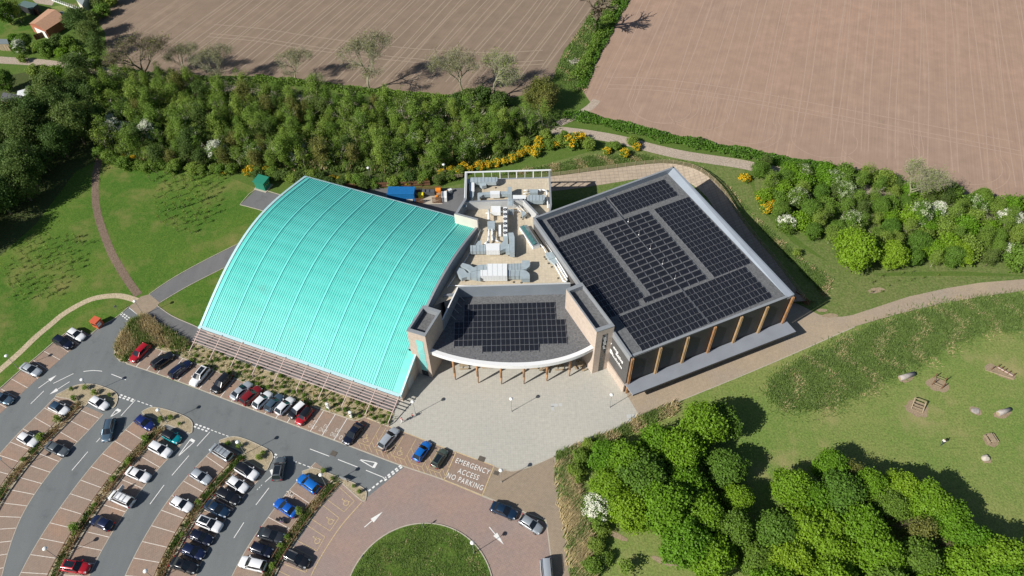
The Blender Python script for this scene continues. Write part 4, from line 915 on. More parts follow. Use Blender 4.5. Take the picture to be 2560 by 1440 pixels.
# big unit at the front
e = plantunit('air_handling_unit', 'largest white air handling unit at the front of the deck with grey ducts both sides', 'air handler', [
    ('casing', [(1217.3, 659), (1267.7, 659), (1267.7, 674.6), (1267.7, 689.5), (1200.9, 689.5), (1200.9, 674.8), (1217.3, 674.8)], 9.9, 8.35, 'unit_white'),
    ('duct_bend', [(1156, 657), (1174, 662), (1184.5, 668.4), (1197, 662), (1216.5, 661), (1216.5, 674), (1201, 674.5), (1184, 677.5), (1176, 680), (1168, 673), (1151, 664)], 9.6, 8.6, 'galv'),
    ('duct_bend', [(1145.8, 667.8), (1160, 672.5), (1168, 682), (1184, 679), (1200.5, 676), (1200.5, 697), (1185.6, 694), (1167, 692), (1154, 696), (1148, 690), (1141, 678)], 9.45, 8.6, 'galv'),
    ('duct', [(1268.4, 659.6), (1305, 658), (1305, 651), (1324.5, 651), (1325.5, 661), (1322.5, 667), (1317, 671.3), (1305, 674.3), (1268.4, 674.3)], 9.7, 8.7, 'galv'),
    ('duct', [(1268.4, 675.4), (1307.5, 675), (1314, 676.3), (1319, 679.4), (1323, 683), (1324.5, 688), (1324.5, 696.5), (1303, 696.5), (1302, 690), (1268.4, 689.5)], 9.55, 8.5, 'galv')],
    [(1204, 689), (1222, 689), (1240, 689), (1258, 689)], 8.4, [(((1268, 659), (1305, 658)), ((1268, 674), (1305, 674)), 5, 9.72, .8), (((1270, 676), (1305, 676)), ((1270, 690), (1303, 690)), 3, 9.57, .9), (((1184, 668), (1216, 662)), ((1184, 677), (1216, 674)), 2, 9.62, .8), (((1168, 684), (1200, 677)), ((1168, 692), (1200, 697)), 2, 9.47, .8)])
bolts(e, (1203, 689.8), (1266, 689.8), 9.9, 4, 9)
for k in range(5):
    t = 1206 + k * 12.5; mb = MB(); a = at(t, 659.5 if k > 0 else 675, 9.905); b = at(t, 689.3, 9.905); mb.beam(a, b, .03, .03); under(mb.build('casing_joint', M_['coping']), e)
e = plantunit('air_handling_unit', 'white air handling unit mid deck with a tall grey duct at its right', 'air handler', [
    ('casing', [(1213.8, 608.6), (1249, 608), (1249, 626), (1215, 626)], 9.8, 8.5, 'unit_white'),
    ('duct', [(1175.7, 613.3), (1188, 613.3), (1195, 603), (1202, 600.4), (1202.6, 611.6), (1213, 611.8), (1213.8, 628), (1175.7, 628)], 9.5, 8.6, 'galv'),
    ('duct', [(1250, 610.4), (1257.7, 603.4), (1257.7, 589.3), (1269.4, 589.3), (1270, 610.4), (1273.5, 609.2), (1273.5, 629), (1264, 629), (1264, 621), (1250.2, 627)], 9.7, 8.7, 'galv'),
    ('tall_duct', [(1270.6, 581.7), (1282.9, 581), (1286.4, 591.6), (1286.4, 629), (1274, 629), (1274, 609)], 10.1, 8.5, 'galv')],
    [(1178, 629), (1190, 629), (1218, 627), (1246, 627), (1272, 632)], 8.7, [(((1176, 613), (1213, 613)), ((1176, 628), (1213, 628)), 4, 9.52, .8)])
bolts(e, (1217, 626.4), (1248, 626.4), 9.8, 4, 5)
e = plantunit('air_handling_unit', 'small white and grey air handler in the walled back part of the deck', 'air handler', [
    ('casing', [(1225.3, 476.9), (1249.2, 476.9), (1249.2, 485.5), (1225.3, 485.5)], 9.7, 8.6, 'unit_white'),
    ('duct', [(1193.7, 483), (1199, 480.5), (1199, 502), (1193.7, 502)], 9.3, 8.5, 'galv'), ('duct', [(1199.2, 481.5), (1212, 480.5), (1225, 479.5), (1225, 486), (1209, 486.5), (1203, 490), (1199.2, 490)], 9.5, 8.7, 'galv'),
    ('duct', [(1250.4, 478), (1268.3, 478), (1268.3, 485), (1250.4, 485)], 9.5, 8.7, 'galv'), ('tall_duct', [(1268.5, 467), (1279.6, 467), (1279.6, 485), (1268.5, 485)], 9.9, 8.4, 'galv')], [(1228, 486), (1246, 486), (1262, 487)], 8.6)
e = plantunit('duct_run', 'long segmented grey duct along the back rail of the deck', 'duct', [
    ('duct', [(1170, 451), (1173, 446), (1178, 443.5), (1243.6, 442.9), (1243.6, 451), (1240, 455.5), (1178, 454.5), (1172, 458), (1169, 455)], 9.6, 8.7, 'galv'), ('duct_branch', [(1198, 455), (1214, 455), (1216, 463), (1205, 466), (1199, 461)], 9.1, 8.3, 'galv')],
    [(1194, 456), (1218, 456), (1238, 456)], 8.8, [(((1180, 443.4), (1242, 443)), ((1180, 454.5), (1242, 454.5)), 7, 9.62, .8)])
e = plantunit('extract_unit', 'white topped unit with a tapering grey duct in the back left corner of the deck', 'fan unit', [
    ('casing', [(1173, 455), (1185.7, 455), (1185.7, 477), (1173, 477)], 9.4, 8.5, 'unit_white'), ('taper', [(1174.5, 477.2), (1184.7, 477.2), (1184.7, 489), (1180.6, 495), (1180.6, 501), (1177, 501), (1177, 495), (1174.5, 490)], 9.2, 8.4, 'galv')])
e = plantunit('heat_recovery_unit', 'pale blue box with pipes at both ends in the back right of the deck', 'fan unit', [('casing', [(1323.8, 473.3), (1344.6, 473.3), (1344.6, 481.4), (1323.8, 481.4)], 9.2, 8.4, 'galv')], [(1326, 482), (1342, 482)], 8.5)
def pipe(px, z, r, par_=None, mat='unit_white', label=None):
    if par_ is None: par_ = empty('pipe_run', at(px[0][0], px[0][1], ZF)); tag(par_, label, 'pipe')
    pts = [at(x, y, z) for x, y in px]
    for i in range(len(pts) - 1):
        mb = MB(); mb.tube(pts[i], pts[i + 1], r, r, 8); under(mb.build('pipe', M_[mat], None, True), par_)
    for p in pts[1:-1]:
        mb = MB(); mb.lathe((p.x, p.y, p.z), [(0, -r * 1.1), (r * .9, -r * .7), (r * 1.15, 0), (r * .9, r * .7), (0, r * 1.1)], 8); under(mb.build('elbow', M_[mat], None, True), par_)
    return par_
pipe([(1345, 475), (1356, 474), (1366, 477), (1368, 487), (1370, 520)], 8.9, .17, e, 'unit_white'); pipe([(1345, 480), (1354, 476)], 8.7, .12, e); pipe([(1323, 475), (1309, 476)], 8.8, .12, e); pipe([(1323, 480), (1308, 485)], 8.6, .1, e)
e = plantunit('air_handling_unit', 'white box and ribbed grey duct behind the slanting inner wall', 'air handler', [
    ('casing', [(1282, 487.5), (1314.7, 487.5), (1314.7, 498), (1282, 498)], 9.9, 8.5, 'unit_white'), ('duct', [(1316.7, 488), (1361.4, 487), (1363, 492), (1361, 499), (1357, 502), (1317.7, 501)], 9.8, 8.8, 'galv')], [(1320, 502), (1340, 503), (1358, 503)], 8.9, [(((1318, 488), (1361, 487)), ((1318, 501), (1360, 501)), 5, 9.82, .9)])
e = plantunit('condenser', 'white twin-panel condenser below the inner wall', 'condenser', [('casing', [(1227.9, 515), (1251.2, 515), (1251.2, 531), (1227.9, 531)], 9.4, 8.5, 'unit_white')], [(1230, 532), (1249, 532)], 8.5)
pipe([(1222, 524), (1222, 548)], 9.2, .25, e); pipe([(1214, 533), (1290, 527), (1305, 528)], 8.5, .1, e)
e = plantunit('condenser', 'long white condenser with a row of six round fans on the deck', 'condenser', [('casing', [(1258, 517), (1267.3, 517), (1268.3, 588), (1257.6, 588)], 9.9, 8.5, 'unit_white')], [(1259, 588), (1267, 588)], 8.5)
for k in range(6):
    c = at(1262.8, 524 + k * 11.6, 9.93); mb = MB(); mb.lathe((c.x, c.y, c.z), [(.36, 0), (.38, .06), (.30, .06), (.30, .01), (0, .01)], 14); under(mb.build('fan', M_['black']), e)
    mb = MB(); mb.box((c.x, c.y, c.z + .02), (.56, .12, .03), .6); mb.box((c.x, c.y, c.z + .02), (.12, .56, .031), .6); under(mb.build('fan_blade', M_['coping']), e)
e = plantunit('condenser', 'narrow white unit left of the six-fan condenser', 'condenser', [('casing', [(1246.5, 562), (1252.5, 562), (1252.5, 585), (1246.5, 585)], 9.0, 8.3, 'unit_white')])
e = plantunit('heat_recovery_unit', 'pale blue box with two white pipes running towards the camera', 'fan unit', [('casing', [(1218, 553), (1237, 552), (1237, 570), (1219, 570)], 9.5, 8.6, 'galv')], [(1220, 571), (1236, 571)], 8.6)
pipe([(1223, 570), (1222, 590), (1220, 603), (1212, 610)], 9.0, .2, e); pipe([(1231, 570), (1230.5, 588), (1231, 601)], 9.1, .2, e); pipe([(1234, 590), (1238, 600), (1247, 604)], 8.7, .15, e)
e = plantunit('fan_unit', 'small grey unit on legs beside the white slanting inner wall', 'fan unit', [('casing', [(1302.5, 529), (1311.6, 528.7), (1315.7, 534.8), (1306.6, 541)], 9.3, 8.6, 'galv')], [(1303, 538), (1307, 542), (1315, 537), (1311, 530)], 8.7)
pipe([(1290, 515), (1303, 530)], 9.2, .08, e); pipe([(1297, 513), (1311, 529)], 9.2, .08, e)
e = plantunit('heat_recovery_unit', 'pale blue box among the pipes beside the dark hall', 'fan unit', [('casing', [(1362.6, 633), (1382.5, 628.6), (1390.7, 642.6), (1373, 648)], 9.2, 8.4, 'galv'), ('transition', [(1373, 649), (1389, 645), (1396, 655), (1386, 660)], 9.0, 8.4, 'galv')])
pipe([(1386, 661), (1400, 686), (1409, 703), (1417, 705)], 8.8, .18, e); pipe([(1392, 657), (1405, 680), (1418, 701)], 8.8, .18, e); pipe([(1365, 632), (1360, 621), (1352, 611)], 8.8, .12, e)
pipe([(1337, 562), (1365, 606), (1392, 648), (1419, 693)], 9.0, .16, None, 'unit_white', 'long white pipe along the foot of the dark hall wall')
pipe([(1202, 574), (1188, 606), (1170, 640), (1145, 680), (1118, 719)], 8.5, .08, None, 'unit_white', 'thin pipe along the foot of the turquoise hall parapet')
pipe([(1122, 714), (1200, 713.5), (1270, 712.5)], 8.3, .08, None, 'unit_white', 'thin pale pipe along the front parapet of the deck')
# rooflight
e = empty('rooflight', at(1320, 590, ZF)); tag(e, 'long slanting rooflight with green glass and white frame on the deck', 'skylight')
R4 = [at(1298, 566, 8.8), at(1317.5, 562, 8.8), at(1350, 612, 8.8), at(1332.5, 617.5, 8.8)]
mb = MB(); mb.prism([(p.x, p.y) for p in R4], ZF, 8.8, 0, 1); under(mb.build('kerb_frame', [M_['unit_white'], M_['coping']]), e)
def bil(q, s, t): return (q[0].lerp(q[1], s)).lerp(q[3].lerp(q[2], s), t)
for k in range(6):
    for side in (0, 1):
        s0, s1 = (.12, .5) if side == 0 else (.5, .88); t0, t1 = .04 + .153 * k, .04 + .153 * (k + 1) - .012
        zz = lambda s: .05 if abs(s - .5) > .2 else .45
        mb = MB(); mb.face([bil(R4, s0, t0) + Vector((0, 0, zz(s0))), bil(R4, s1, t0) + Vector((0, 0, zz(s1))), bil(R4, s1, t1) + Vector((0, 0, zz(s1))), bil(R4, s0, t1) + Vector((0, 0, zz(s0)))][::-1]); under(mb.build('pane', M_['glass_pale' if side == 1 else 'glass_green']), e)
# stair over the inner wall
e = empty('access_stair', at(1276, 520, ZF)); tag(e, 'galvanised step-over stair crossing the inner wall of the deck', 'stair')
for k in range(5):
    a = at(1270.5, 524 + k * 3, 9.6 - k * .35); b = at(1283, 524 + k * 3, 9.6 - k * .35); mb = MB(); mb.beam(a, b, .3, .05); under(mb.build('tread', M_['galv']), e)
mb = MB(); a = at(1270, 496, 10.3); b = at(1283, 496, 10.3); c = at(1283, 514, 10.3); d = at(1270, 514, 10.3); mb.face([d, c, b, a]); under(mb.build('landing', M_['galv']), e)
for x in (1270, 1283):
    mb = MB(); a = at(x, 494, 11.2); b = at(x, 514, 11.2); c = at(x, 534, 9.1); mb.beam(a, b, .05, .05); mb.beam(b, c, .05, .05); mb.beam(b, b - Vector((0, 0, 1)), .05, .05); mb.beam(a, a - Vector((0, 0, 1)), .05, .05); mb.beam(c, c - Vector((0, 0, 1)), .05, .05); under(mb.build('handrail', M_['unit_white']), e)
e = empty('satellite_dish', at(1162, 512, ZF)); tag(e, 'small dish aerial on a bracket by the cream parapet', 'dish'); 
mb = MB(); p = at(1162, 516, 10.2); mb.lathe((p.x, p.y, p.z), [(0, -.1), (.3, 0), (.42, .12), (.3, .03), (0, -.06)], 12); under(mb.build('dish', M_['galv']), e); mb = MB(); mb.beam(p, p - Vector((0, 0, 1.6)), .07, .07); under(mb.build('pole', M_['galv']), e)
for i, (x, y) in enumerate(((1287.5, 638), (1361, 643), (1365, 648), (1371, 659), (1379, 668), (1284, 706), (1303, 707), (1395, 696), (1239, 470))):
    p = at(x, y, ZF); mb = MB(); mb.lathe((p.x, p.y, ZF + .005), [(.2, 0), (.2, .12), (.12, .2), (0, .2)], 8); tag(mb.build('roof_outlet', M_['iron']), 'small dark outlet cap on the deck ' + ('beside the rooflight foot', 'left of the pale blue box', 'just below the first one by the dark hall', 'third in the line beside the dark hall', 'fourth in the line beside the dark hall', 'at the front parapet, left one', 'at the front parapet, right one', 'near the pipe ends', 'behind the small air handler')[i], 'roof outlet', 'outlet caps on the deck')
# ================================================================ BANK, FENCES, YARD
mb = MB()
top_px = [(1160, 452), (1200, 450), (1290, 447), (1375, 441), (1440, 433), (1500, 425), (1560, 417), (1620, 410), (1660, 408), (1700, 412), (1750, 428), (1800, 470), (1850, 545), (1895, 602), (1940, 655), (1985, 715), (2012, 752)]
tp = smooth_line(ats(top_px, 1.5), 3)
cenb = Vector((20, 100, 0)); bp = []
for p in tp:
    d = (cenb - Vector((p.x, p.y, 0))).normalized(); bp.append(Vector((p.x, p.y, 0)) + d * 3.6)
for i in range(len(tp) - 1):
    mb.face([(bp[i].x, bp[i].y, .05), (bp[i + 1].x, bp[i + 1].y, .05), (tp[i + 1].x, tp[i + 1].y, 1.5), (tp[i].x, tp[i].y, 1.5)][::-1])
tag(mb.build('stone_bank', M_['bank']), kind='structure')
mb = MB(); out = offs(tp, 3.2) if (offs(tp, 3.2)[40][1] > tp[40].y) else offs(tp, -3.2)
for i in range(len(tp) - 1):
    mb.face([(tp[i].x, tp[i].y, 1.5), (tp[i + 1].x, tp[i + 1].y, 1.5), (out[i + 1][0], out[i + 1][1], .06), (out[i][0], out[i][1], .06)])
tag(mb.build('bank_slope', M_['meadow']), kind='structure')
def fence(label, pts, zb, h, rails, step, mat, rw=.09, boards=False):
    e = empty('fence', (pts[0][0], pts[0][1], zb)); tag(e, label, 'fence')
    W_ = walk(pts, step, 0); first = None
    for p, t in W_:
        mb = MB()
        if first is None:
            mb.box((0, 0, 0), (.14, .14, h)); po = mb.build('post', M_[mat]); first = po.data; bpy.data.objects.remove(po)
        o = bpy.data.objects.new('post', first); COL.objects.link(o); o.location = (p.x, p.y, zb); o.rotation_euler = (0, 0, math.atan2(t.y, t.x)); under(o, e)
    for r in range(rails):
        z = zb + h * (r + .7) / rails * .95; mb = MB()
        for i in range(len(pts) - 1): mb.beam((pts[i][0], pts[i][1], z), (pts[i + 1][0], pts[i + 1][1], z), .06, rw)
        under(mb.build('rail', M_[mat]), e)
    return e
fence('long curved post and rail fence on the bank behind the dark hall', [(p.x, p.y) for p in tp[9:]], 1.5, 1.15, 3, 2.3, 'timber_grey')
fence('short pale post and rail fence between the yard and the deck', ats([(1083, 458), (1100, 455), (1130, 452), (1158, 449)]), .8, 1.1, 3, 2.0, 'timber_grey')
e = fence('brown close boarded fence behind the blue container', ats([(862, 474), (900, 472), (960, 470), (1020, 468), (1076, 466)]), 0, 1.7, 2, 2.6, 'timber_brown', .12)
P_ = [at(862, 473), at(1076, 465)]; n = 46
bm_ = MB(); bm_.box((0, 0, 0), ((P_[1] - P_[0]).length / n * .9, .03, 1.55)); bo = bm_.build('board', M_['timber_brown']); bme = bo.data; bpy.data.objects.remove(bo)
for k in range(n):
    p = P_[0].lerp(P_[1], (k + .5) / n); o = bpy.data.objects.new('board', bme); COL.objects.link(o); o.location = (p.x, p.y + .1, .04); under(o, e)
fence('dark timber fence hidden in the shade behind the far corner of the dark hall', ats([(1985, 742), (2008, 758), (2020, 766)]), 0, 1.8, 3, 1.2, 'timber_brown', .3)
# container
def container(px, L, W_, H_, ang, mat, name, label, cat, ribs=26):
    c = at(*px); e = empty(name, c, ang); tag(e, label, cat)
    mb = MB(); z0 = .15
    prof = []
    n = ribs * 2
    for i in range(n + 1): prof.append((-L / 2 + L * i / n, (.04 if i % 2 else 0)))
    pts = [(x, -W_ / 2 + d) for x, d in prof] + [(x, W_ / 2 - d) for x, d in prof[::-1]]
    mb.prism(pts, z0, H_, 0); o = mb.build('corrugated_body', M_[mat]); o.parent = e
    mb = MB()
    for i in range(ribs): mb.box((-L / 2 + L * (i + .5) / ribs, 0, H_ + .002), (L / ribs * .5, W_ * .94, .03))
    o = mb.build('roof_corrugation', M_[mat]); o['kind'] = 'stuff'; o.parent = e
    for s in (-1, 1):
        mb = MB(); mb.box((0, s * W_ / 2, H_ - .06), (L + .06, .1, .12)); o = mb.build('top_rail', M_[mat]); o.parent = e
        mb = MB(); mb.box((s * L / 2, 0, 0), (.12, W_ + .06, H_ + .02)); o = mb.build('end_frame', M_[mat]); o.parent = e
    return e
container((1006, 497), 6.1, 2.44, 2.6, math.radians(-3), 'blue_box', 'shipping_container', 'blue corrugated shipping container in the yard behind the turquoise roof', 'container')
def simple(name, label, cat, parts, loc, ang, group=None):
    e = empty(name, loc, ang); tag(e, label, cat, group)
    for nm, c, sz, mt in parts:
        mb = MB(); mb.box(c, sz); o = mb.build(nm, M_[mt]); o.parent = e
    return e
# green kiosk and red bin
g = at(659, 468); e = simple('substation_kiosk', 'green sloping roofed metal kiosk beside the upper lawn', 'kiosk', [('base_slab', (0, 0, 0), (3.4, 3.0, .12), 'kerb'), ('body', (0, 0, .12), (2.7, 2.2, 2.1), 'green_box')], g, math.radians(-23))
mb = MB(); mb.prism([(-1.5, -1.3), (1.5, -1.3), (1.5, 1.3), (-1.5, 1.3)], 2.22, [2.42, 2.42, 2.62, 2.62], 0); o = mb.build('roof', M_['green_box']); o.parent = e
for k in range(3): mb = MB(); mb.box((1.36, -.6 + k * .6, 1.2), (.03, .2, .14)); o = mb.build('vent_plate', M_['yellowp']); o.parent = e
for y in (-.55, .55): mb = MB(); mb.box((0 + y, -1.11, .3), (1.0, .03, 1.8)); o = mb.build('door', M_['green_box']); o.parent = e
r_ = at(247, 813); e = simple('textile_bank', 'orange-red recycling bank beside the road entrance', 'recycling bank', [('body', (0, 0, 0), (1.6, 1.5, 1.7), 'red_box'), ('lid', (0, 0, 1.7), (1.66, 1.56, .12), 'red_box'), ('hatch', (0, -.77, .9), (1.1, .05, .4), 'black'), ('notice', (.82, -.2, .5), (.03, .9, .5), 'whitepaint'), ('notice', (.82, -.2, 1.1), (.03, .9, .3), 'whitepaint')], r_, math.radians(-25))
# bin store: slatted compound with bins
cs = empty('slatted_compound', at(1080, 500)); tag(cs, 'brown slatted timber bin compound beside the blue container', 'bin store')
def slats(a, b, h, par_, n):
    bm_ = MB(); L = (b - a).length; ang = math.atan2((b - a).y, (b - a).x); bm_.box((0, 0, .05), (L / n * .55, .04, h)); bo = bm_.build('slat', M_['timber_brown']); me = bo.data; bpy.data.objects.remove(bo)
    for k in range(n):
        p = a.lerp(b, (k + .5) / n); o = bpy.data.objects.new('slat', me); COL.objects.link(o); o.location = p; o.rotation_euler = (0, 0, ang); under(o, par_)
    for z in (.35, h - .2): mb = MB(); mb.beam(a + Vector((0, 0, z)), b + Vector((0, 0, z)), .06, .09); under(mb.build('rail', M_['timber_brown']), par_)
slats(at(1038, 482), at(1103, 479), 1.8, cs, 30); slats(at(1103, 479), at(1104, 508), 1.8, cs, 16); slats(at(1081, 508), at(1104, 508), 1.8, cs, 12); slats(at(1038, 508), at(1060, 508), 1.5, cs, 12)
sheet('compound_slab', ats([(1040, 484), (1105, 481), (1106, 510), (1058, 511)]), .034, 'kerb')
for i, (x, y, m, lb) in enumerate(((1060, 487, 'grey_bin', 'leftmost grey wheeled bin in the slatted compound'), (1070, 487, 'grey_bin', 'middle grey wheeled bin in the slatted compound'), (1081, 487, 'grey_bin', 'right grey wheeled bin in the slatted compound'), (1053, 494, 'yellowp', 'bright yellow wheeled bin by the blue container'), (1096, 483, 'orange', 'orange wheeled bin in the corner of the compound'))):
    simple('wheeled_bin', lb, 'bin', [('body', (0, 0, .15), (1.15, .95, 1.0), m), ('lid', (0, 0, 1.15), (1.22, 1.02, .12), m), ('wheel_base', (0, 0, 0), (.9, .7, .15), 'black')], at(x, y), .05, 'wheeled bins in the yard')
simple('cardboard_stack', 'heap of flattened brown boxes in the compound', 'boxes', [('box', (0, 0, 0), (1.3, .9, .9), 'card'), ('box', (.3, .1, .9), (.8, .7, .5), 'card'), ('box', (-.3, -.2, .9), (.5, .5, .3), 'orange')], at(1095, 497), .3)
simple('white_skip', 'white flat topped box beside the compound', 'box', [('body', (0, 0, 0), (1.25, 2.4, 1.2), 'whitepaint'), ('lid', (0, .1, 1.2), (1.3, 1.6, .06), 'unit_white')], at(1111, 496), .05)
simple('rubbish_pile', 'jumble of pale and dark scrap beside the white box', 'scrap', [('crate', (0, 0, 0), (1.0, .8, .8), 'grey_bin'), ('crate', (.8, .4, 0), (.8, .7, 1.0), 'unit_white'), ('plank', (.3, .6, .8), (1.6, .2, .1), 'card')], at(1120, 487), .5)
simple('covered_trolley', 'pale covered trolley at the foot of the container', 'trolley', [('body', (0, 0, .3), (1.5, .9, .7), 'cream'), ('frame', (0, 0, 0), (1.3, .7, .3), 'black'), ('cover', (.1, .1, 1.0), (1.2, .7, .2), 'timber_grey')], at(1026, 503), -.1)
# picnic tables and benches under the canopy
def picnic(px, ang, label, grp='picnic benches under the canopy edge', round_=False, scale=1.0):
    e = empty('picnic_bench', at(*px), ang); tag(e, label, 'picnic bench', grp); e.scale = (scale,) * 3
    if round_:
        mb = MB(); mb.lathe((0, 0, .7), [(0, 0), (.75, 0), (.75, .06), (0, .06)], 18); o = mb.build('table_top', M_['timber_grey']); o.parent = e
        for k in range(4):
            a = k * math.pi / 2 + .4; mb = MB(); mb.box((math.cos(a) * 1.2, math.sin(a) * 1.2, .4), (.35, 1.0, .05), a); o = mb.build('seat', M_['timber_grey']); o.parent = e
            mb = MB(); mb.beam((0, 0, .35), (math.cos(a) * 1.25, math.sin(a) * 1.25, .35), .1, .1); o = mb.build('leg', M_['timber_brown']); o.parent = e
        return e
    for k in range(4): mb = MB(); mb.box((0, -.29 + k * .195, .72), (1.7, .17, .05)); o = mb.build('table_board', M_['timber_grey']); o.parent = e
    for s in (-1, 1):
        for d in (0, .17): mb = MB(); mb.box((0, s * (.68 + d), .42), (1.7, .15, .05)); o = mb.build('seat_board', M_['timber_grey']); o.parent = e
        for t in (-1, 1): mb = MB(); mb.beam((s * .6, t * .75, 0), (s * .6, t * .25, .72), .09, .05); o = mb.build('leg', M_['timber_grey']); o.parent = e
        mb = MB(); mb.beam((s * .6, -.85, .4), (s * .6, .85, .4), .09, .05); o = mb.build('cross_bar', M_['timber_grey']); o.parent = e
    return e
picnic((1160, 917), .05, 'picnic bench behind the leftmost timber column'); picnic((1216, 914), 0, 'picnic bench between the second and third timber columns')
picnic((1333, 916), 0, 'picnic bench between the fourth and fifth timber columns'); picnic((1362, 924), 1.2, 'picnic bench right behind the fifth timber column'); picnic((1397, 919), .05, 'picnic bench between the fifth and sixth timber columns')
picnic((1452, 916), 0, 'round topped picnic bench beside the right stone tower', round_=True)
picnic((2476, 1099), math.radians(97), 'lone weathered picnic bench on worn earth in the right lawn', None)
# ================================================================ LAMPS
def lamp(px):
    p = at(*px); e = empty('lamp_post', p)
    for nm, pr, mt in (('pole', [(.07, 0), (.07, 1.0), (.045, 1.05), (.04, 4.2)], 'galvpost'), ('base_collar', [(.13, 0), (.13, .12), (.075, .16)], 'galvpost'), ('lamp_bowl', [(.06, 4.1), (.22, 4.2), (.30, 4.38), (.30, 4.42)], 'globe'), ('lamp_cap', [(.36, 4.42), (.36, 4.45), (.2, 4.58), (0, 4.62)], 'globe')):
        mb = MB(); mb.lathe((0, 0, 0), pr, 12); o = mb.build(nm, M_[mt], None, True); o.parent = e
    return e
LAMPS = [((1279, 1029), 'lamp post alone near the middle of the pale plaza'), ((1039, 1036), 'lamp post at the left of the plaza beside two walking people'), ((1524, 1019), 'lamp post on the plaza near the corner of the dark hall'), ((1254, 1205), 'lamp post beside the emergency bay'),
    ((816, 1216), 'lamp post on the gravel island by the bright blue car'), ((1185, 1383), 'lamp post on the rim of the round lawn'), ((232, 981), 'lamp post on the first planted island'), ((418, 1056), 'lamp post on the second planted island by the navy car'),
    ((147, 1397), 'lamp post in the planting strip beside the red car at the bottom'), ((34, 1177), 'lamp post in the planting strip at the left picture edge'), ((359, 787), 'lamp post at the paved crossing ramp'), ((47, 922), 'lamp post beside the silver saloon on the left'),
    ((613, 1135), 'lamp post on the third island by the silver people carrier'), ((392, 1452), 'lamp post at the bottom picture edge'), ((928, 455), 'lamp post behind the turquoise roof at the wood edge'), ((1113, 447), 'lamp post among the yellow gorse behind the yard')]
l0 = None
for px_, lb in LAMPS:
    if l0 is None: l0 = lamp(px_); o = l0
    else: o = copy_tree(l0); o.location = at(*px_)
    tag(o, lb, 'lamp post', 'white topped lamp posts')
for px_, lb in (((1061, 1320), 'short dark post at the top of the round lawn kerb'), ((911, 1399), 'short dark post at the left of the round lawn kerb'), ((296, 777), 'thin sign post beside the road entrance')):
    p = at(*px_); e = empty('sign_post', p, 1.0); tag(e, lb, 'sign post', 'short sign posts')
    mb = MB(); mb.tube((0, 0, 0), (0, 0, 1.7), .04, .04, 8); o = mb.build('post', M_['galvpost']); o.parent = e; mb = MB(); mb.box((0, .04, 1.2), (.5, .03, .5)); o = mb.build('sign_plate', M_['coping']); o.parent = e
for px_, lb in (((822, 1023), 'left white charging post behind the EV bays'), ((879, 1044), 'right white charging post behind the EV bays')):
    p = at(*px_); e = empty('charging_post', p, -.4); tag(e, lb, 'charger', 'electric vehicle chargers')
    mb = MB(); mb.box((0, 0, 0), (.5, .3, 1.9)); o = mb.build('body', M_['whitepaint']); o.parent = e; mb = MB(); mb.box((0, -.16, 1.2), (.3, .02, .35)); o = mb.build('screen', M_['black']); o.parent = e; mb = MB(); mb.box((0, 0, 1.9), (.54, .34, .06)); o = mb.build('cap', M_['unit_white']); o.parent = e
# barrier / sign frame on the last island
p = at(860, 1201); e = empty('sign_board', p, .6 - 1.0); tag(e, 'low black framed sign board at the end of the last planting strip', 'sign'); 
mb = MB(); mb.box((0, 0, .5), (1.5, .05, .7)); o = mb.build('panel', M_['coping']); o.parent = e
for s in (-.75, .75): mb = MB(); mb.box((s, 0, 0), (.08, .08, 1.3)); o = mb.build('post', M_['black']); o.parent = e
# knee rails along the strips
KN = 0
def knee(pts, label, s0, s1):
    e = empty('knee_rail', (pts[0][0], pts[0][1], 0)); tag(e, label, 'knee rail', 'knee rails along the planting strips')
    W_ = [w_ for w_ in walk(pts, 1.75, s0, s1)]
    mb = MB(); mb.box((0, 0, 0), (.14, .14, .62)); po = mb.build('post', M_['timber_brown']); pm = po.data; bpy.data.objects.remove(po)
    mb = MB(); mb.beam((0, 0, .60), (1.75, 0, .60), .10, .09); ro = mb.build('rail', M_['timber_brown']); rm = ro.data; bpy.data.objects.remove(ro)
    for i, (p, t) in enumerate(W_):
        a = math.atan2(t.y, t.x)
        o = bpy.data.objects.new('post', pm); COL.objects.link(o); o.location = p; o.rotation_euler = (0, 0, a); under(o, e)
        if i < len(W_) - 1:
            q = W_[i + 1][0]; o = bpy.data.objects.new('rail', rm); COL.objects.link(o); o.location = p; o.rotation_euler = (0, 0, math.atan2((q - p).y, (q - p).x)); o.scale = ((q - p).length / 1.75, 1, 1); under(o, e)
NM = [None, 'first (leftmost)', 'second', 'third', 'fourth']
for k in (1, 2, 3, 4):
    for side, nm in ((.72, 'right'), (-.72, 'left')):
        knee(offs(STR[k], side), 'low brown timber rail on the %s edge of the %s planting strip' % (nm, NM[k]), .6, 60)
# ================================================================ CARS
PAINT = {}
def paint_m(name, col, rough=.28, metal=.25):
    m, nt, bs = newmat('car_paint_' + name); bs.inputs['Base Color'].default_value = (*col, 1); bs.inputs['Roughness'].default_value = rough; bs.inputs['Metallic'].default_value = metal
    bs.inputs['Coat Weight'].default_value = .8; bs.inputs['Coat Roughness'].default_value = .06; PAINT[name] = m
for nme, c_, mt in (('white', (.74, .75, .77), 0), ('silver', (.46, .50, .53), .5), ('palegrey', (.52, .56, .60), .4), ('grey', (.13, .15, .165), .4), ('darkgrey', (.045, .05, .058), .4), ('black', (.010, .011, .014), .1), ('navy', (.010, .018, .06), .3), ('blueblack', (.008, .012, .03), .3), ('royal', (.015, .03, .16), .3),
    ('blue', (.01, .12, .55), .3), ('skyblue', (.01, .17, .62), .3), ('steel', (.05, .10, .16), .5), ('slate', (.10, .16, .22), .5), ('red', (.42, .01, .02), .2), ('darkred', (.22, .012, .015), .2), ('teal', (.0, .26, .30), .3), ('petrol', (.012, .035, .075), .3), ('olive', (.09, .12, .10), .3)): paint_m(nme, c_, metal=mt)
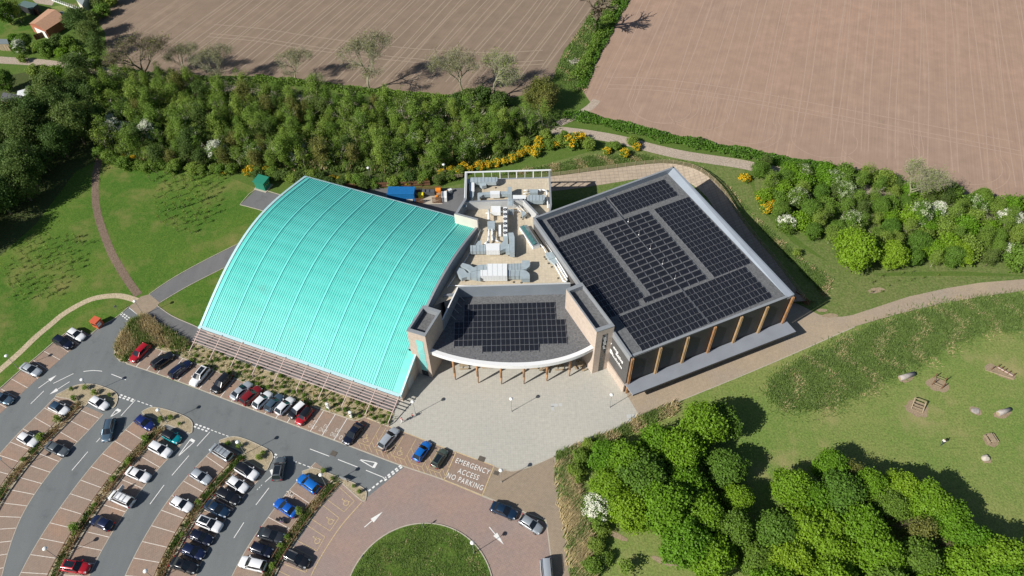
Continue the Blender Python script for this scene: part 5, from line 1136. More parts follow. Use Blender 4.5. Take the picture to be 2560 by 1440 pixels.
# stations: x (0 tail .. 1 nose), belt half-width, belt height, underside ; then the cabin
KIND = {
 'hatch': dict(L=4.15, W=1.78, body=[(0, .78, .55), (.03, .93, .80), (.12, 1, .93), (.35, 1, .93), (.62, 1, .92), (.72, .99, .90), (.86, .96, .80), (.95, .86, .70), (1, .66, .52)], cab=(.03, .16, .52, .70), H=1.47),
 'suv':   dict(L=4.45, W=1.85, body=[(0, .82, .65), (.02, .95, .95), (.10, 1, 1.06), (.35, 1, 1.06), (.62, 1, 1.05), (.72, .99, 1.02), (.88, .97, .95), (.97, .88, .84), (1, .72, .6)], cab=(.02, .10, .54, .71), H=1.66),
 'estate': dict(L=4.65, W=1.82, body=[(0, .80, .6), (.02, .93, .86), (.10, 1, .94), (.35, 1, .94), (.62, 1, .93), (.72, .99, .9), (.87, .96, .8), (.96, .86, .70), (1, .66, .52)], cab=(.02, .11, .55, .72), H=1.48),
 'saloon': dict(L=4.6, W=1.82, body=[(0, .78, .6), (.02, .92, .88), (.10, .98, .96), (.20, 1, .95), (.6, 1, .92), (.72, .99, .88), (.87, .96, .8), (.96, .86, .70), (1, .66, .52)], cab=(.13, .27, .52, .71), H=1.42),
 'mpv':   dict(L=4.7, W=1.88, body=[(0, .86, .7), (.015, .96, .98), (.08, 1, 1.05), (.35, 1, 1.05), (.7, 1, 1.03), (.8, .99, 1.0), (.9, .96, .9), (.97, .88, .78), (1, .7, .58)], cab=(.015, .06, .66, .84), H=1.82),
 'mini':  dict(L=3.8, W=1.70, body=[(0, .82, .6), (.02, .94, .86), (.10, 1, .92), (.35, 1, .92), (.65, 1, .92), (.76, .99, .9), (.88, .97, .85), (.96, .88, .74), (1, .7, .55)], cab=(.03, .10, .60, .72), H=1.42),
}
def bez(a, b, n): return [a + (b - a) * k / n for k in range(n + 1)]
def car_proto(kind, rails=False, sunroof=False, soft=False):
    K = KIND[kind]; L, W_, H_ = K['L'], K['W'] / 2, K['H']; e = empty(kind, (0, 0, 0))
    bx = [b[0] for b in K['body']]; xs = sorted(set([0, .01, .03, .06, .1, .16, .25, .35, .45, .55, .64, .72, .8, .87, .92, .96, .985, 1.0]))
    def bw(x): return float(np.interp(x, bx, [b[1] for b in K['body']])) * W_
    def bh(x): return float(np.interp(x, bx, [b[2] for b in K['body']]))
    mb = MB(); rings = []
    for x in xs:
        w, h = bw(x), bh(x); X = (x - .5) * L; lo = .22 + (.10 if x < .02 or x > .985 else 0)
        sec = [(w * .90, lo), (w, lo + .16), (w * 1.0, h * .62), (w * .965, h - .10), (w * .88, h), (w * .5, h + .035), (0, h + .045)]
        ring = [(X, y, z) for y, z in sec] + [(X, -y, z) for y, z in sec[-2::-1]]; b = len(mb.v); mb.v += ring; rings.append((b, len(ring)))
    for i in range(len(rings) - 1):
        a, n = rings[i]; b, _ = rings[i + 1]
        for k in range(n - 1): mb.f.append((a + k, b + k, b + k + 1, a + k + 1)); mb.m.append(0)
        mb.f.append((a + n - 1, b + n - 1, b, a)); mb.m.append(0)
    a, n = rings[0]; mb.f.append(tuple(range(a + n - 1, a - 1, -1))[::-1]); mb.m.append(0); a, n = rings[-1]; mb.f.append(tuple(range(a + n - 1, a - 1, -1))); mb.m.append(0)
    o = mb.build('body', PAINT['white'], e, True)
    # cabin
    c0, c1, c2, c3 = K['cab']; belt = lambda x: bh(x) + .02
    def P(x, y, z): return ((x - .5) * L, y, z)
    wt = W_ * .70; wb = lambda x: bw(x) * .90
    ht = H_
    rx = bez(c1, c2, 4); mb = MB(); top = []
    for i, x in enumerate(rx):
        z = ht - .05 * abs(i - 2) / 2 * (1 if i > 2 else .7); top.append((x, z))
        b = len(mb.v); mb.v += [P(x, wt, z - .07), P(x, wt * .86, z - .015), P(x, 0, z + .01), P(x, -wt * .86, z - .015), P(x, -wt, z - .07)]
        if i: 
            for k in range(4): mb.f.append((b - 5 + k, b + k, b + k + 1, b - 4 + k)); mb.m.append(0)
    o = mb.build('roof', PAINT['black' if soft else 'white'], e, True)
    mb = MB(); z1 = top[-1][1] - .05; z0 = top[0][1] - .05
    mb.face([P(c3, wb(c3), belt(c3)), P(c2, wt, z1), P(c2, 0, z1 + .06), P(c3 + .015, 0, belt(c3) + .03)]); mb.face([P(c3 + .015, 0, belt(c3) + .03), P(c2, 0, z1 + .06), P(c2, -wt, z1), P(c3, -wb(c3), belt(c3))])
    mb.build('windscreen', M_['carglass'], e)
    mb = MB(); mb.face([P(c0, -wb(c0), belt(c0)), P(c1, -wt, z0), P(c1, wt, z0), P(c0, wb(c0), belt(c0))]); mb.build('rear_window', M_['carglass'], e)
    for s in (1, -1):
        mb = MB(); q = [P(c0, s * wb(c0), belt(c0)), P(c1, s * wt, z0), P((c1 + c2) / 2, s * wt, ht - .07), P(c2, s * wt, z1), P(c3, s * wb(c3), belt(c3)), P((c1 + c2) / 2, s * wb(.45), belt(.45))]
        mb.face(q if s > 0 else q[::-1]); mb.build('side_window', M_['carglass'], e)
        for (xa, za, xb, zb_) in ((c3, belt(c3), c2, z1), (c0, belt(c0), c1, z0)):
            mb = MB(); mb.beam(P(xa, s * (wb(xa) + .01), za), P(xb, s * (wt + .01), zb_ + .02), .07, .05); mb.build('pillar', PAINT['white'], e)
        mb = MB(); mb.beam(P((c1 + c2) / 2 + .01, s * (wb(.45) + .005), belt(.45)), P((c1 + c2) / 2, s * (wt + .005), ht - .06), .06, .03); mb.build('door_pillar', M_['black'], e)
        mb = MB(); mb.box((P(c3 - .03, 0, 0)[0], s * (W_ + .08), belt(c3) + .0), (.16, .2, .13)); mb.build('mirror', PAINT['white'], e)
        mb = MB(); X = P(.955, 0, 0)[0]; w = bw(.955); mb.face([(X - .20, s * w * .97, .66), (X + .10, s * w * .86, .60), (X + .06, s * w * .62, .70), (X - .22, s * w * .75, .78)] if s < 0 else [(X - .20, s * w * .97, .66), (X + .10, s * w * .86, .60), (X + .06, s * w * .62, .70), (X - .22, s * w * .75, .78)][::-1])
        for q in range(len(mb.v)): mb.v[q] = (mb.v[q][0] + .03, mb.v[q][1] * 1.03, mb.v[q][2] + (bh(.955) - .72) + .05)
        mb.build('headlight', M_['lamp_white'], e)
        mb = MB(); mb.box((P(.012, 0, 0)[0], s * bw(.03) * .86, bh(.03) - .28), (.12, .26, .2)); mb.build('tail_light', M_['lamp_red'], e)
        if rails: mb = MB(); mb.beam(P(c1 + .02, s * wt * .93, ht + .04), P(c2 - .02, s * wt * .93, ht + .04), .05, .05); mb.build('roof_rail', M_['alu'], e)
    for sx in (.185, .81):
        for s in (1, -1):
            c = P(sx, s * (W_ - .10), .33); mb = MB(); mb.tube((c[0], c[1] - .11, c[2]), (c[0], c[1] + .11, c[2]), .335, .335, 14); t = mb.build('wheel', M_['rubber'], e)
            mb = MB(); mb.tube((c[0], c[1] + s * .09, c[2]), (c[0], c[1] + s * .118, c[2]), .21, .2, 10); mb.build('rim', M_['rim'], t)
    if sunroof: mb = MB(); mb.face([P(c1 + .06, -wt * .7, ht + .012), P(c2 - .03, -wt * .7, ht + .004), P(c2 - .03, wt * .7, ht + .004), P(c1 + .06, wt * .7, ht + .012)]); mb.build('sunroof', M_['carglass'], e)
    mb = MB(); mb.box((P(.997, 0, 0)[0], 0, .42), (.04, .5, .11)); mb.build('number_plate', M_['whitepaint'], e)
    mb = MB(); mb.box((P(.004, 0, 0)[0], 0, .55), (.04, .5, .11)); mb.build('number_plate', M_['yellow'], e)
    return e
PROTO = {}
def get_proto(kind, rails, sun, soft):
    k = (kind, rails, sun, soft)
    if k not in PROTO: PROTO[k] = car_proto(*k)
    return PROTO[k]
CATN = {'hatch': 'hatchback', 'suv': 'suv', 'estate': 'estate_car', 'saloon': 'saloon_car', 'mpv': 'people_carrier', 'mini': 'small_car'}
def put_car(kind, tail, nose, col, label, rails=False, sun=False, soft=False, roof=None, group='cars parked in the car park', cat='car'):
    pr = get_proto(kind, rails, sun, soft); a = at(*tail, .75); b = at(*nose, .75); c = (a + b) / 2; d = b - a
    o = copy_tree(pr); o.name = CATN[kind]; o.location = (c.x, c.y, .035); o.rotation_euler = (0, 0, math.atan2(d.y, d.x)); tag(o, label, cat, group)
    for ch in o.children:
        n = ch.name.split('.')[0]
        if n in ('body', 'pillar', 'mirror') or (n == 'roof' and not soft):
            ch.material_slots[0].link = 'OBJECT'; ch.material_slots[0].material = PAINT[roof if (n in ('roof',) and roof) else col]
    return o
CARS = [
 ('hatch', (169, 824), (211, 847), 'white', 'white hatchback next to the grass, nearest the orange-red bank', {}),
 ('suv', (136, 844), (181, 867), 'blueblack', 'dark navy SUV beside the white hatchback by the left lawn', {}),
 ('saloon', (51, 911), (102, 935), 'palegrey', 'pale silver saloon alone by the lawn kerb on the left', {}),
 ('hatch', (-15, 987), (29, 1004), 'slate', 'blue-grey car cut by the left picture edge', {}),
 ('hatch', (124, 1009), (170, 1031), 'white', 'white hatchback with a blue roof beside the first island', dict(roof='steel')),
 ('hatch', (224, 995), (270, 1019), 'white', 'white hatchback tucked against the first planted island', {}),
 ('estate', (277, 1047), (264, 1102), 'slate', 'steel blue estate driving down the first aisle', dict(rails=True, group='cars on the move')),
 ('hatch', (339, 1042), (383, 1070), 'royal', 'deep blue hatchback beside the second island', {}),
 ('mini', (406, 1079), (451, 1103), 'teal', 'teal open-top car with a black soft roof', dict(soft=True)),
 ('estate', (366, 864), (331, 898), 'red', 'bright red estate at the left end of the row below the louvres', {}),
 ('suv', (382, 918), (431, 883), 'black', 'black SUV second from the left in the row below the louvres', dict(rails=True)),
 ('estate', (426, 941), (475, 903), 'navy', 'dark navy estate third in the row below the louvres', dict(rails=True)),
 ('suv', (519, 916), (478, 964), 'white', 'white SUV with a black glass roof in the row below the louvres', dict(sun=True)),
 ('suv', (574, 935), (532, 980), 'black', 'black SUV with green tinted screen, right of the white glass-roofed SUV', {}),
 ('saloon', (583, 994), (623, 958), 'palegrey', 'silver blue saloon left of the dark red SUV', {}),
 ('suv', (605, 1009), (651, 967), 'darkred', 'dark red SUV in the tight row below the louvres', {}),
 ('hatch', (635, 1019), (677, 978), 'white', 'white hatchback right of the dark red SUV', {}),
 ('hatch', (666, 1027), (704, 985), 'slate', 'blue-grey hatchback between two white cars', {}),
 ('hatch', (694, 1032), (730, 995), 'white', 'white hatchback right of the blue-grey hatchback', {}),
 ('mini', (762, 1007), (723, 1042), 'black', 'small black car with a white roof beside the red convertible', dict(roof='white')),
 ('mini', (778, 1018), (742, 1061), 'red', 'red car with a black roof beside the EV bays', dict(roof='black')),
 ('saloon', (903, 1056), (860, 1111), 'blueblack', 'glossy black saloon covering the last EV bay', {}),
 ('estate', (951, 1119), (992, 1070), 'palegrey', 'silver estate in a disabled bay with a person behind it', {}),
 ('hatch', (1037, 1152), (1073, 1102), 'skyblue', 'vivid blue hatchback in a disabled bay by the plaza', {}),
 ('mini', (1085, 1166), (1112, 1124), 'olive', 'small grey-green car with a sunroof beside the emergency bay', dict(sun=True)),
 ('saloon', (1226, 1262), (1294, 1290), 'petrol', 'dark saloon on the paved court beside the edge line', dict(group='cars on the move')),
 ('hatch', (1299, 1292), (1355, 1328), 'silver', 'silver hatchback with nose to the lower right on the court', dict(group='cars on the move')),
 ('mpv', (1364, 1403), (1370, 1468), 'palegrey', 'silver blue people carrier cut by the bottom picture edge', dict(rails=True, group='cars on the move')),
 ('suv', (692, 1201), (703, 1142), 'grey', 'grey SUV with a sunroof driving out of the third aisle', dict(sun=True, rails=True, group='cars on the move')),
 ('suv', (797, 1228), (745, 1190), 'skyblue', 'bright blue SUV below the fourth island', {}),
 ('saloon', (741, 1286), (688, 1251), 'blue', 'royal blue saloon parked below the MC bay', {}),
 ('saloon', (643, 1328), (711, 1347), 'darkgrey', 'dark grey saloon below the motorcycle', {}),
 ('mini', (624, 1362), (684, 1385), 'blueblack', 'small near-black hatchback between the dark grey and the white car', {}),
 ('suv', (662, 1417), (601, 1402), 'white', 'white SUV with red tail lamps at the bottom of the fourth strip', {}),
 ('suv', (707, 1381), (776, 1414), 'black', 'big black SUV with a sunroof in the yellow lined bays', dict(sun=True, rails=True)),
 ('suv', (590, 1162), (644, 1194), 'white', 'white SUV with a black roof at the top of the third strip', dict(roof='black')),
 ('hatch', (569, 1195), (618, 1225), 'white', 'plain white hatchback below the black-roofed white SUV', {}),
 ('suv', (541, 1226), (600, 1255), 'black', 'black SUV third from the top in the packed row', {}),
 ('saloon', (513, 1256), (573, 1286), 'petrol', 'dark blue saloon fourth from the top in the packed row', {}),
 ('suv', (491, 1296), (557, 1322), 'white', 'white SUV with a black glass roof in the packed row', dict(sun=True)),
 ('hatch', (474, 1331), (531, 1354), 'blueblack', 'near-black hatchback right below the glass-roofed white SUV', {}),
 ('hatch', (455, 1366), (510, 1389), 'navy', 'navy hatchback second from the bottom of the packed row', {}),
 ('saloon', (430, 1403), (490, 1423), 'black', 'black saloon at the bottom of the packed row', {}),
 ('mpv', (583, 1149), (524, 1113), 'silver', 'silver people carrier with bars across its roof', dict(rails=True)),
 ('hatch', (477, 1176), (526, 1205), 'palegrey', 'pale silver hatchback in the bays left of the third strip', {}),
 ('hatch', (422, 1244), (485, 1275), 'white', 'white hatchback lowest in the bays left of the third strip', {}),
 ('suv', (371, 1108), (431, 1139), 'white', 'white SUV below the teal open-top car', {}),
 ('saloon', (313, 1172), (378, 1199), 'white', 'white saloon with a dark rear screen right of the second strip', {}),
 ('mpv', (337, 1262), (270, 1232), 'white', 'white people carrier with roof bars and an open door', dict(rails=True)),
 ('hatch', (280, 1317), (228, 1295), 'navy', 'navy blue hatchback below the white people carrier', {}),
 ('suv', (156, 1412), (223, 1422), 'red', 'red SUV with a black glass roof at the bottom left', dict(sun=True)),
 ('saloon', (114, 1109), (170, 1134), 'grey', 'grey saloon right of the first planting strip', {}),
 ('hatch', (46, 1086), (91, 1110), 'white', 'small white hatchback left of the first planting strip', {}),
]
last = None
for kd, tl, ns, cl, lb, kw in CARS:
    last = put_car(kd, tl, ns, cl, lb, **kw)
    if 'open door' in lb:
        d = None; mb = MB(); mb.box((1.2, -1.45, .35), (.08, 1.05, .95)); o = mb.build('open_door', PAINT['white'], last)
    if 'people carrier with' in lb:
        for xx in (-1.1, -.3, .5): mb = MB(); mb.beam((xx, -.66, 1.90), (xx, .66, 1.90), .06, .05); mb.build('roof_bar', M_['alu'], last)
for p in PROTO.values():
    def rm(o):
        for c in list(o.children): rm(c)
        bpy.data.objects.remove(o)
    rm(p)
# motorcycle
e = empty('motorcycle', at(704, 1305), math.radians(-20)); tag(e, 'dark motorcycle with purple trim in the bays above the dark grey saloon', 'motorcycle')
for x in (-.7, .7): mb = MB(); mb.tube((x, -.07, .32), (x, .07, .32), .32, .32, 14); mb.build('wheel', M_['rubber'], e)
mb = MB(); mb.lathe((0.1, 0, .62), [(0, 0), (.22, .02), (.26, .16), (.14, .3), (0, .33)], 8); o = mb.build('tank', M_['dkmetal'], e, True); o.scale = (1.5, .7, 1)
mb = MB(); mb.box((-.45, 0, .68), (.7, .3, .14)); mb.build('seat', M_['black'], e)
mb = MB(); mb.box((0, 0, .3), (.6, .34, .34)); mb.build('engine', M_['dkmetal'], e)
mb = MB(); mb.beam((.45, -.38, 1.0), (.45, .38, 1.0), .05, .05); mb.build('handlebar', M_['rim'], e)
mb = MB(); mb.beam((.7, 0, .35), (.45, 0, 1.0), .1, .1); mb.build('fork', M_['rim'], e)
m, nt, bs = newmat('purple_fairing'); bs.inputs['Base Color'].default_value = (.35, .18, .42, 1); mb = MB(); mb.box((.15, 0, .5), (.5, .42, .12)); mb.build('side_panel', m, e)
mb = MB(); mb.beam((-.5, .25, .2), (-1.05, .3, .35), .1, .1); mb.build('exhaust', M_['rim'], e)
# ================================================================ PEOPLE
def skin_mesh(name, verts, edges_, radii, mat, parent):
    me = bpy.data.meshes.new(name); me.from_pydata(verts, edges_, []); o = mesh_obj(name, me, parent, mat)
    md = o.modifiers.new('skin', 'SKIN'); md.use_smooth_shade = True
    for i, r in enumerate(radii): me.skin_vertices[0].data[i].radius = (r, r * .85); 
    me.skin_vertices[0].data[0].use_root = True
    sb = o.modifiers.new('sub', 'SUBSURF'); sb.levels = 1; sb.render_levels = 1; return o
def person(px, ang, label, shirt, trousers, h=1.7, stride=.25, lean=0.0, crouch=0.0):
    e = empty('person', at(*px), ang); tag(e, label, 'person'); k = h / 1.7; zc = -crouch
    V = [(0, 0, .95 + zc), (.02, 0, 1.15 + zc), (.05 + lean * .3, 0, 1.38 + zc), (.06 + lean * .4, 0, 1.47 + zc), (.08 + lean * .45, 0, 1.60 + zc), (.08 + lean * .5, 0, 1.67 + zc)]
    R_ = [.13, .12, .13, .05, .085, .07]; E_ = [(0, 1), (1, 2), (2, 3), (3, 4), (4, 5)]
    for s in (1, -1):
        b = len(V); V += [(.04 + lean * .3, s * .19, 1.38 + zc), (s * stride * -.5, s * .24, 1.12 + zc), (s * stride * -.8 + .12, s * .23, .90 + zc), (s * stride * -.8 + .18, s * .22, .82 + zc)]; R_ += [.06, .045, .035, .035]; E_ += [(2, b), (b, b + 1), (b + 1, b + 2), (b + 2, b + 3)]
        b = len(V); V += [(0, s * .10, .90 + zc), (s * stride * .6 + .03 + crouch * .4, s * .10, .48 + zc * .5), (s * stride * 1.1, s * .10, .09), (s * stride * 1.1 + .16, s * .11, .04)]; R_ += [.095, .065, .045, .04]; E_ += [(0, b), (b, b + 1), (b + 1, b + 2), (b + 2, b + 3)]
    V = [(x * k, y * k, z * k) for x, y, z in V]; R_ = [r * k for r in R_]
    skin_mesh('body', V, E_, R_, M_['skin'], e)
    skin_mesh('shirt', [V[0], V[1], V[2], V[6], V[7], V[14 - 0] if False else V[2], ], [(0, 1), (1, 2), (2, 3), (3, 4)], [.15 * k, .14 * k, .155 * k, .075 * k, .06 * k, .1], shirt, e) if False else None
    tv = [V[0], V[1], V[2], V[6], V[7], V[14], V[15]]; skin_mesh('shirt', tv, [(0, 1), (1, 2), (2, 3), (3, 4), (2, 5), (5, 6)], [.15 * k, .145 * k, .16 * k, .08 * k, .062 * k, .08 * k, .062 * k], shirt, e)
    tv = [V[0], V[10], V[11], V[12], V[18], V[19], V[20]]; skin_mesh('trousers', tv, [(0, 1), (1, 2), (2, 3), (0, 4), (4, 5), (5, 6)], [.15 * k, .11 * k, .08 * k, .06 * k, .11 * k, .08 * k, .06 * k], trousers, e)
    mb = MB(); c = V[5]; mb.lathe((c[0] - .015, c[1], c[2] - .07 * k), [(.085 * k, -.03), (.108 * k, .03), (.10 * k, .09), (.06 * k, .125), (0, .135)], 10); mb.build('hair', M_['hair'], e, True)
    return e
person((1006, 1056), .5, 'person in pink walking over the plaza edge, nearer the parked silver car', M_['pinkcloth'], M_['whitecloth'], 1.65, .3)
person((1032, 1044), .6, 'small person in a red top behind the one in pink', M_['redcloth'], M_['navycloth'], 1.35, .2)
person((962, 1135), 1.9, 'person in dark clothes bending behind the silver estate', M_['navycloth'], M_['skin'], 1.7, .15, lean=.8)
person((2353, 1111), .5, 'person in a white top walking across the right lawn', M_['whitecloth'], M_['navycloth'], 1.75, .35)
# ================================================================ PLAY AREA ON THE RIGHT LAWN
def rock(name, px, sz, ang, mat, label, cat='boulder', seed=0):
    r = random.Random(seed); mb = MB(); n = 12; prof = [(1.0, 0), (1.05, .25), (.9, .6), (.55, .9), (0, 1.0)]
    mb.lathe((0, 0, -.05), prof, n); j = [1 + r.uniform(-.12, .12) for _ in range(n)]
    mb.v = [(x * j[i % n] * sz[0], y * j[i % n] * sz[1], z * sz[2] * (1 + (j[(i * 5) % n] - 1))) for i, (x, y, z) in enumerate(mb.v)]
    o = mb.build(name, M_[mat], None, True); o.location = at(*px); o.rotation_euler = (0, 0, ang); tag(o, label, cat); return o
rock('boulder', (2463, 1146), (.7, .6, .7), .2, 'rock_pale', 'pale round boulder on the right lawn below the picnic bench', seed=1)
rock('boulder', (2439, 1027), (.75, .6, .15), .2, 'rock', 'flat low stone in a round worn patch on the right lawn', seed=2)
def log(px1, px2, r, label):
    a = at(*px1) + Vector((0, 0, r * .8)); b = at(*px2) + Vector((0, 0, r * .8)); e = empty('log', (a.x, a.y, 0)); tag(e, label, 'log')
    mb = MB(); mb.tube(a, b, r * 1.05, r * .9, 14); under(mb.build('stem', M_['rock'], None, True), e)
    for p in (a, b): 
        d = (b - a).normalized() * (.02 if p is b else -.02); mb = MB(); mb.tube(p, p + d, r * .8, r * .8, 14); under(mb.build('cut_face', M_['timber_grey']), e)
log((2247, 949), (2283, 937), .48, 'thick grey log lying by the tall grass edge'); log((2492, 1037), (2522, 1026), .45, 'pale brown log at the right picture side')
e = empty('climbing_poles', at(2343, 960)); tag(e, 'play frame of four dark posts and ropes on worn earth', 'play frame')
PP = [at(x, y) for x, y in ((2335, 945), (2330, 962), (2353, 972), (2360, 955))]
for p in PP: mb = MB(); mb.tube(p, p + Vector((0, 0, 1.6)), .09, .09, 8); under(mb.build('post', M_['timber_brown']), e)
for i in range(4):
    for z in (.3, .8): mb = MB(); mb.beam(PP[i] + Vector((0, 0, z)), PP[(i + 1) % 4] + Vector((0, 0, z)), .06, .06); under(mb.build('rope', M_['timber_grey']), e)
e = empty('balance_trail', at(2485, 925)); tag(e, 'balance trail of six short dark posts and a pale beam', 'play frame')
QQ = [at(x, y) for x, y in ((2478, 925), (2492, 920), (2500, 925), (2508, 930), (2518, 936), (2530, 942))]
for p in QQ: mb = MB(); mb.tube(p, p + Vector((0, 0, 1.1)), .08, .08, 8); under(mb.build('post', M_['timber_brown']), e)
mb = MB(); mb.beam(QQ[1] + Vector((0, 0, .35)), QQ[5] + Vector((0, 0, .35)), .2, .16); under(mb.build('beam', M_['louvre']), e)
mb = MB(); mb.beam(QQ[0] + Vector((-1.2, 0, .15)), QQ[5] + Vector((0, -.6, .15)), .16, .16); under(mb.build('beam', M_['timber_grey']), e)
e = empty('timber_climber', at(2293, 1018), -.5); tag(e, 'leaning pale timber climbing frame with slots on worn earth', 'play frame')
for s in (-1, 1): mb = MB(); mb.beam((s * .95, -.9, .1), (s * .95, .9, 1.2), .16, .12); mb.build('side_beam', M_['timber_grey'], e); mb = MB(); mb.beam((s * .95, .9, 1.2), (s * .95, 1.3, 0), .14, .12); mb.build('leg', M_['timber_grey'], e)
for k in range(5): t = k / 4; mb = MB(); mb.beam((-.95, -.9 + 1.8 * t, .12 + 1.08 * t), (.95, -.9 + 1.8 * t, .12 + 1.08 * t), .16, .06); mb.build('rung', M_['timber_grey'], e)
# ================================================================ HOUSES TOP LEFT
def house(px4, ze, zr, ridge, wallm, roofm, label, name='garage', parts=None):
    q = [at(x, y, ze) for x, y in px4]; e = empty(name, (q[0].x, q[0].y, 0)); tag(e, label, 'outbuilding')
    mb = MB(); c = sum(q, Vector()) / 4; w_ = [p.lerp(c, .05) for p in q]; mb.prism([(p.x, p.y) for p in w_], 0, ze - .05); under(mb.build('wall', M_[wallm]), e)
    if zr > ze:
        # ridge between midpoints of edges 0-1 and 2-3
        m1 = (q[0] + q[1]) / 2; m2 = (q[2] + q[3]) / 2; m1 = Vector((m1.x, m1.y, zr)); m2 = Vector((m2.x, m2.y, zr))
        mb = MB(); mb.face([q[1], q[2], m2, m1]); under(mb.build('roof_slope', M_[roofm]), e); mb = MB(); mb.face([q[3], q[0], m1, m2]); under(mb.build('roof_slope', M_[roofm]), e)
        mb = MB(); mb.face([w_[0], w_[1], m1]); mb.face([w_[2], w_[3], m2]); under(mb.build('gable', M_[wallm]), e)
    else:
        mb = MB(); mb.prism([(p.x, p.y) for p in q], ze - .05, ze + .08); under(mb.build('roof', M_[roofm]), e)
    return e, q
e, q = house([(113, 77), (72, 60), (120, 22), (165, 44)], 2.7, 3.9, 0, 'brick', 'tile_roof', 'brick garage with an orange-brown roof and white door in the top left gardens')
a = at(84, 70, 2.5); b = at(112, 79, 2.5); mb = MB(); a0, b0 = Vector((q[1].x, q[1].y, 0)), Vector((q[0].x, q[0].y, 0)); d = (b0 - a0); n = Vector((d.y, -d.x, 0)).normalized()
A_ = a0.lerp(b0, .30) + n * .08; B_ = a0.lerp(b0, .93) + n * .08; c_ = sum((Vector((p.x, p.y, 0)) for p in q), Vector()) / 4
if (A_ - c_).length < ((a0 + b0) / 2 - c_).length: n = -n; A_ = a0.lerp(b0, .30) + n * .08; B_ = a0.lerp(b0, .93) + n * .08
mb.face([A_, B_, B_ + Vector((0, 0, 2.3)), A_ + Vector((0, 0, 2.3))]); under(mb.build('garage_door', M_['whitepaint']), e)
house([(45, 12), (60, 2), (95, 10), (78, 23)], 2.3, 2.3, 0, 'dark_clad', 'felt_teal', 'green-grey flat roofed shed above the brick garage', 'shed')
house([(-5, 25), (-5, 2), (22, 8), (25, 28)], 2.6, 2.6, 0, 'slate', 'slate', 'dark slate roofed building in the top left corner', 'shed')
house([(0, 251), (8, 231), (55, 240), (42, 262)], 3.0, 3.0, 0, 'brick', 'slate', 'grey roofed outbuilding at the left edge below the lane', 'shed')
house([(150, 34), (152, 28), (182, 36), (176, 44)], 2.1, 2.1, 0, 'dark_clad', 'felt', 'small grey roofed shed behind the brick garage', 'shed')
house([(190, 0), (200, -14), (225, -4), (205, 14)], 3.0, 3.9, 0, 'cream', 'felt', 'pale grey roof cut by the top picture edge', 'house')
e, _ = house([(40, 250), (44, 228), (66, 222), (92, 224)], 2.4, 2.4, 0, 'whitepaint', 'unit_white', 'white roofed greenhouse beside the left edge outbuilding', 'greenhouse')
house([(-8, 110), (-4, 98), (18, 98), (22, 110)], 2.2, 2.2, 0, 'timber_grey', 'felt', 'pale grey shed roof by the lane at the left edge', 'shed')
psheet('garden_grass', [(-40, 60), (60, 40), (70, 60), (88, 88), (60, 110), (0, 100), (-40, 100)], .02, 'lawn_left'); psheet('garden_grass', [(125, 18), (150, 14), (200, 25), (180, 34)], .02, 'lawn_right')
psheet('patio', [(60, -20), (90, 8), (130, 14), (150, -20)], .024, 'track')
for px_, h_, mt, lb in (([(0, 125), (28, 128)], 1.6, 'timber_grey', 'grey board fence beside the lane at the left edge'), ([(90, 100), (116, 92)], 1.7, 'timber_brown', 'dark fence in front of the white garage door'), ([(62, 24), (100, 38)], 1.7, 'timber_brown', 'brown fence behind the brick garage'), ([(100, 215), (142, 180)], 1.8, 'timber_brown', 'tall dark fence below the lane beside the wood'), ([(130, 2), (200, 27)], 1.2, 'unit_white', 'white latticed garden fence in the top left')):
    e = empty('garden_fence', at(*px_[0])); tag(e, lb, 'fence'); A_, B_ = ats(px_); L = (B_ - A_).length; n = max(4, int(L / .9))
    for k in range(n): 
        a = A_.lerp(B_, k / n); b = A_.lerp(B_, (k + .93) / n); mb = MB(); mb.prism([(a.x, a.y), (b.x, b.y), (b.x - .03, b.y + .05), (a.x - .03, a.y + .05)], 0, h_ * (.35 if mt == 'unit_white' else 1)); under(mb.build('board_bay', M_[mt]), e)
    for k in range(n + 1): a = A_.lerp(B_, k / n); mb = MB(); mb.box((a.x, a.y, 0), (.12, .12, h_ + .1)); under(mb.build('post', M_[mt]), e)
# ================================================================ VEGETATION
def quads_mesh(name, C, Nn, sz, mats, midx=None, asp=1.0):
    n = len(C); Nn = Nn / np.linalg.norm(Nn, axis=1, keepdims=True)
    rv = rng.normal(size=(n, 3)); T = np.cross(Nn, rv); T /= np.linalg.norm(T, axis=1, keepdims=True) + 1e-9; B = np.cross(Nn, T)
    s = np.asarray(sz).reshape(-1, 1) * .5
    V = np.stack([C - T * s - B * s * asp, C + T * s - B * s * asp * .6, C + T * s * .9 + B * s * asp, C - T * s * .7 + B * s * asp], 1).reshape(-1, 3)
    me = bpy.data.meshes.new(name); me.vertices.add(4 * n); me.vertices.foreach_set('co', V.ravel()); me.loops.add(4 * n); me.loops.foreach_set('vertex_index', np.arange(4 * n, dtype=np.int32))
    me.polygons.add(n); me.polygons.foreach_set('loop_start', np.arange(0, 4 * n, 4, dtype=np.int32)); me.polygons.foreach_set('loop_total', np.full(n, 4, dtype=np.int32))
    for m in mats: me.materials.append(m)
    if midx is not None: me.polygons.foreach_set('material_index', midx.astype(np.int32))
    me.update(); me.validate(); return me
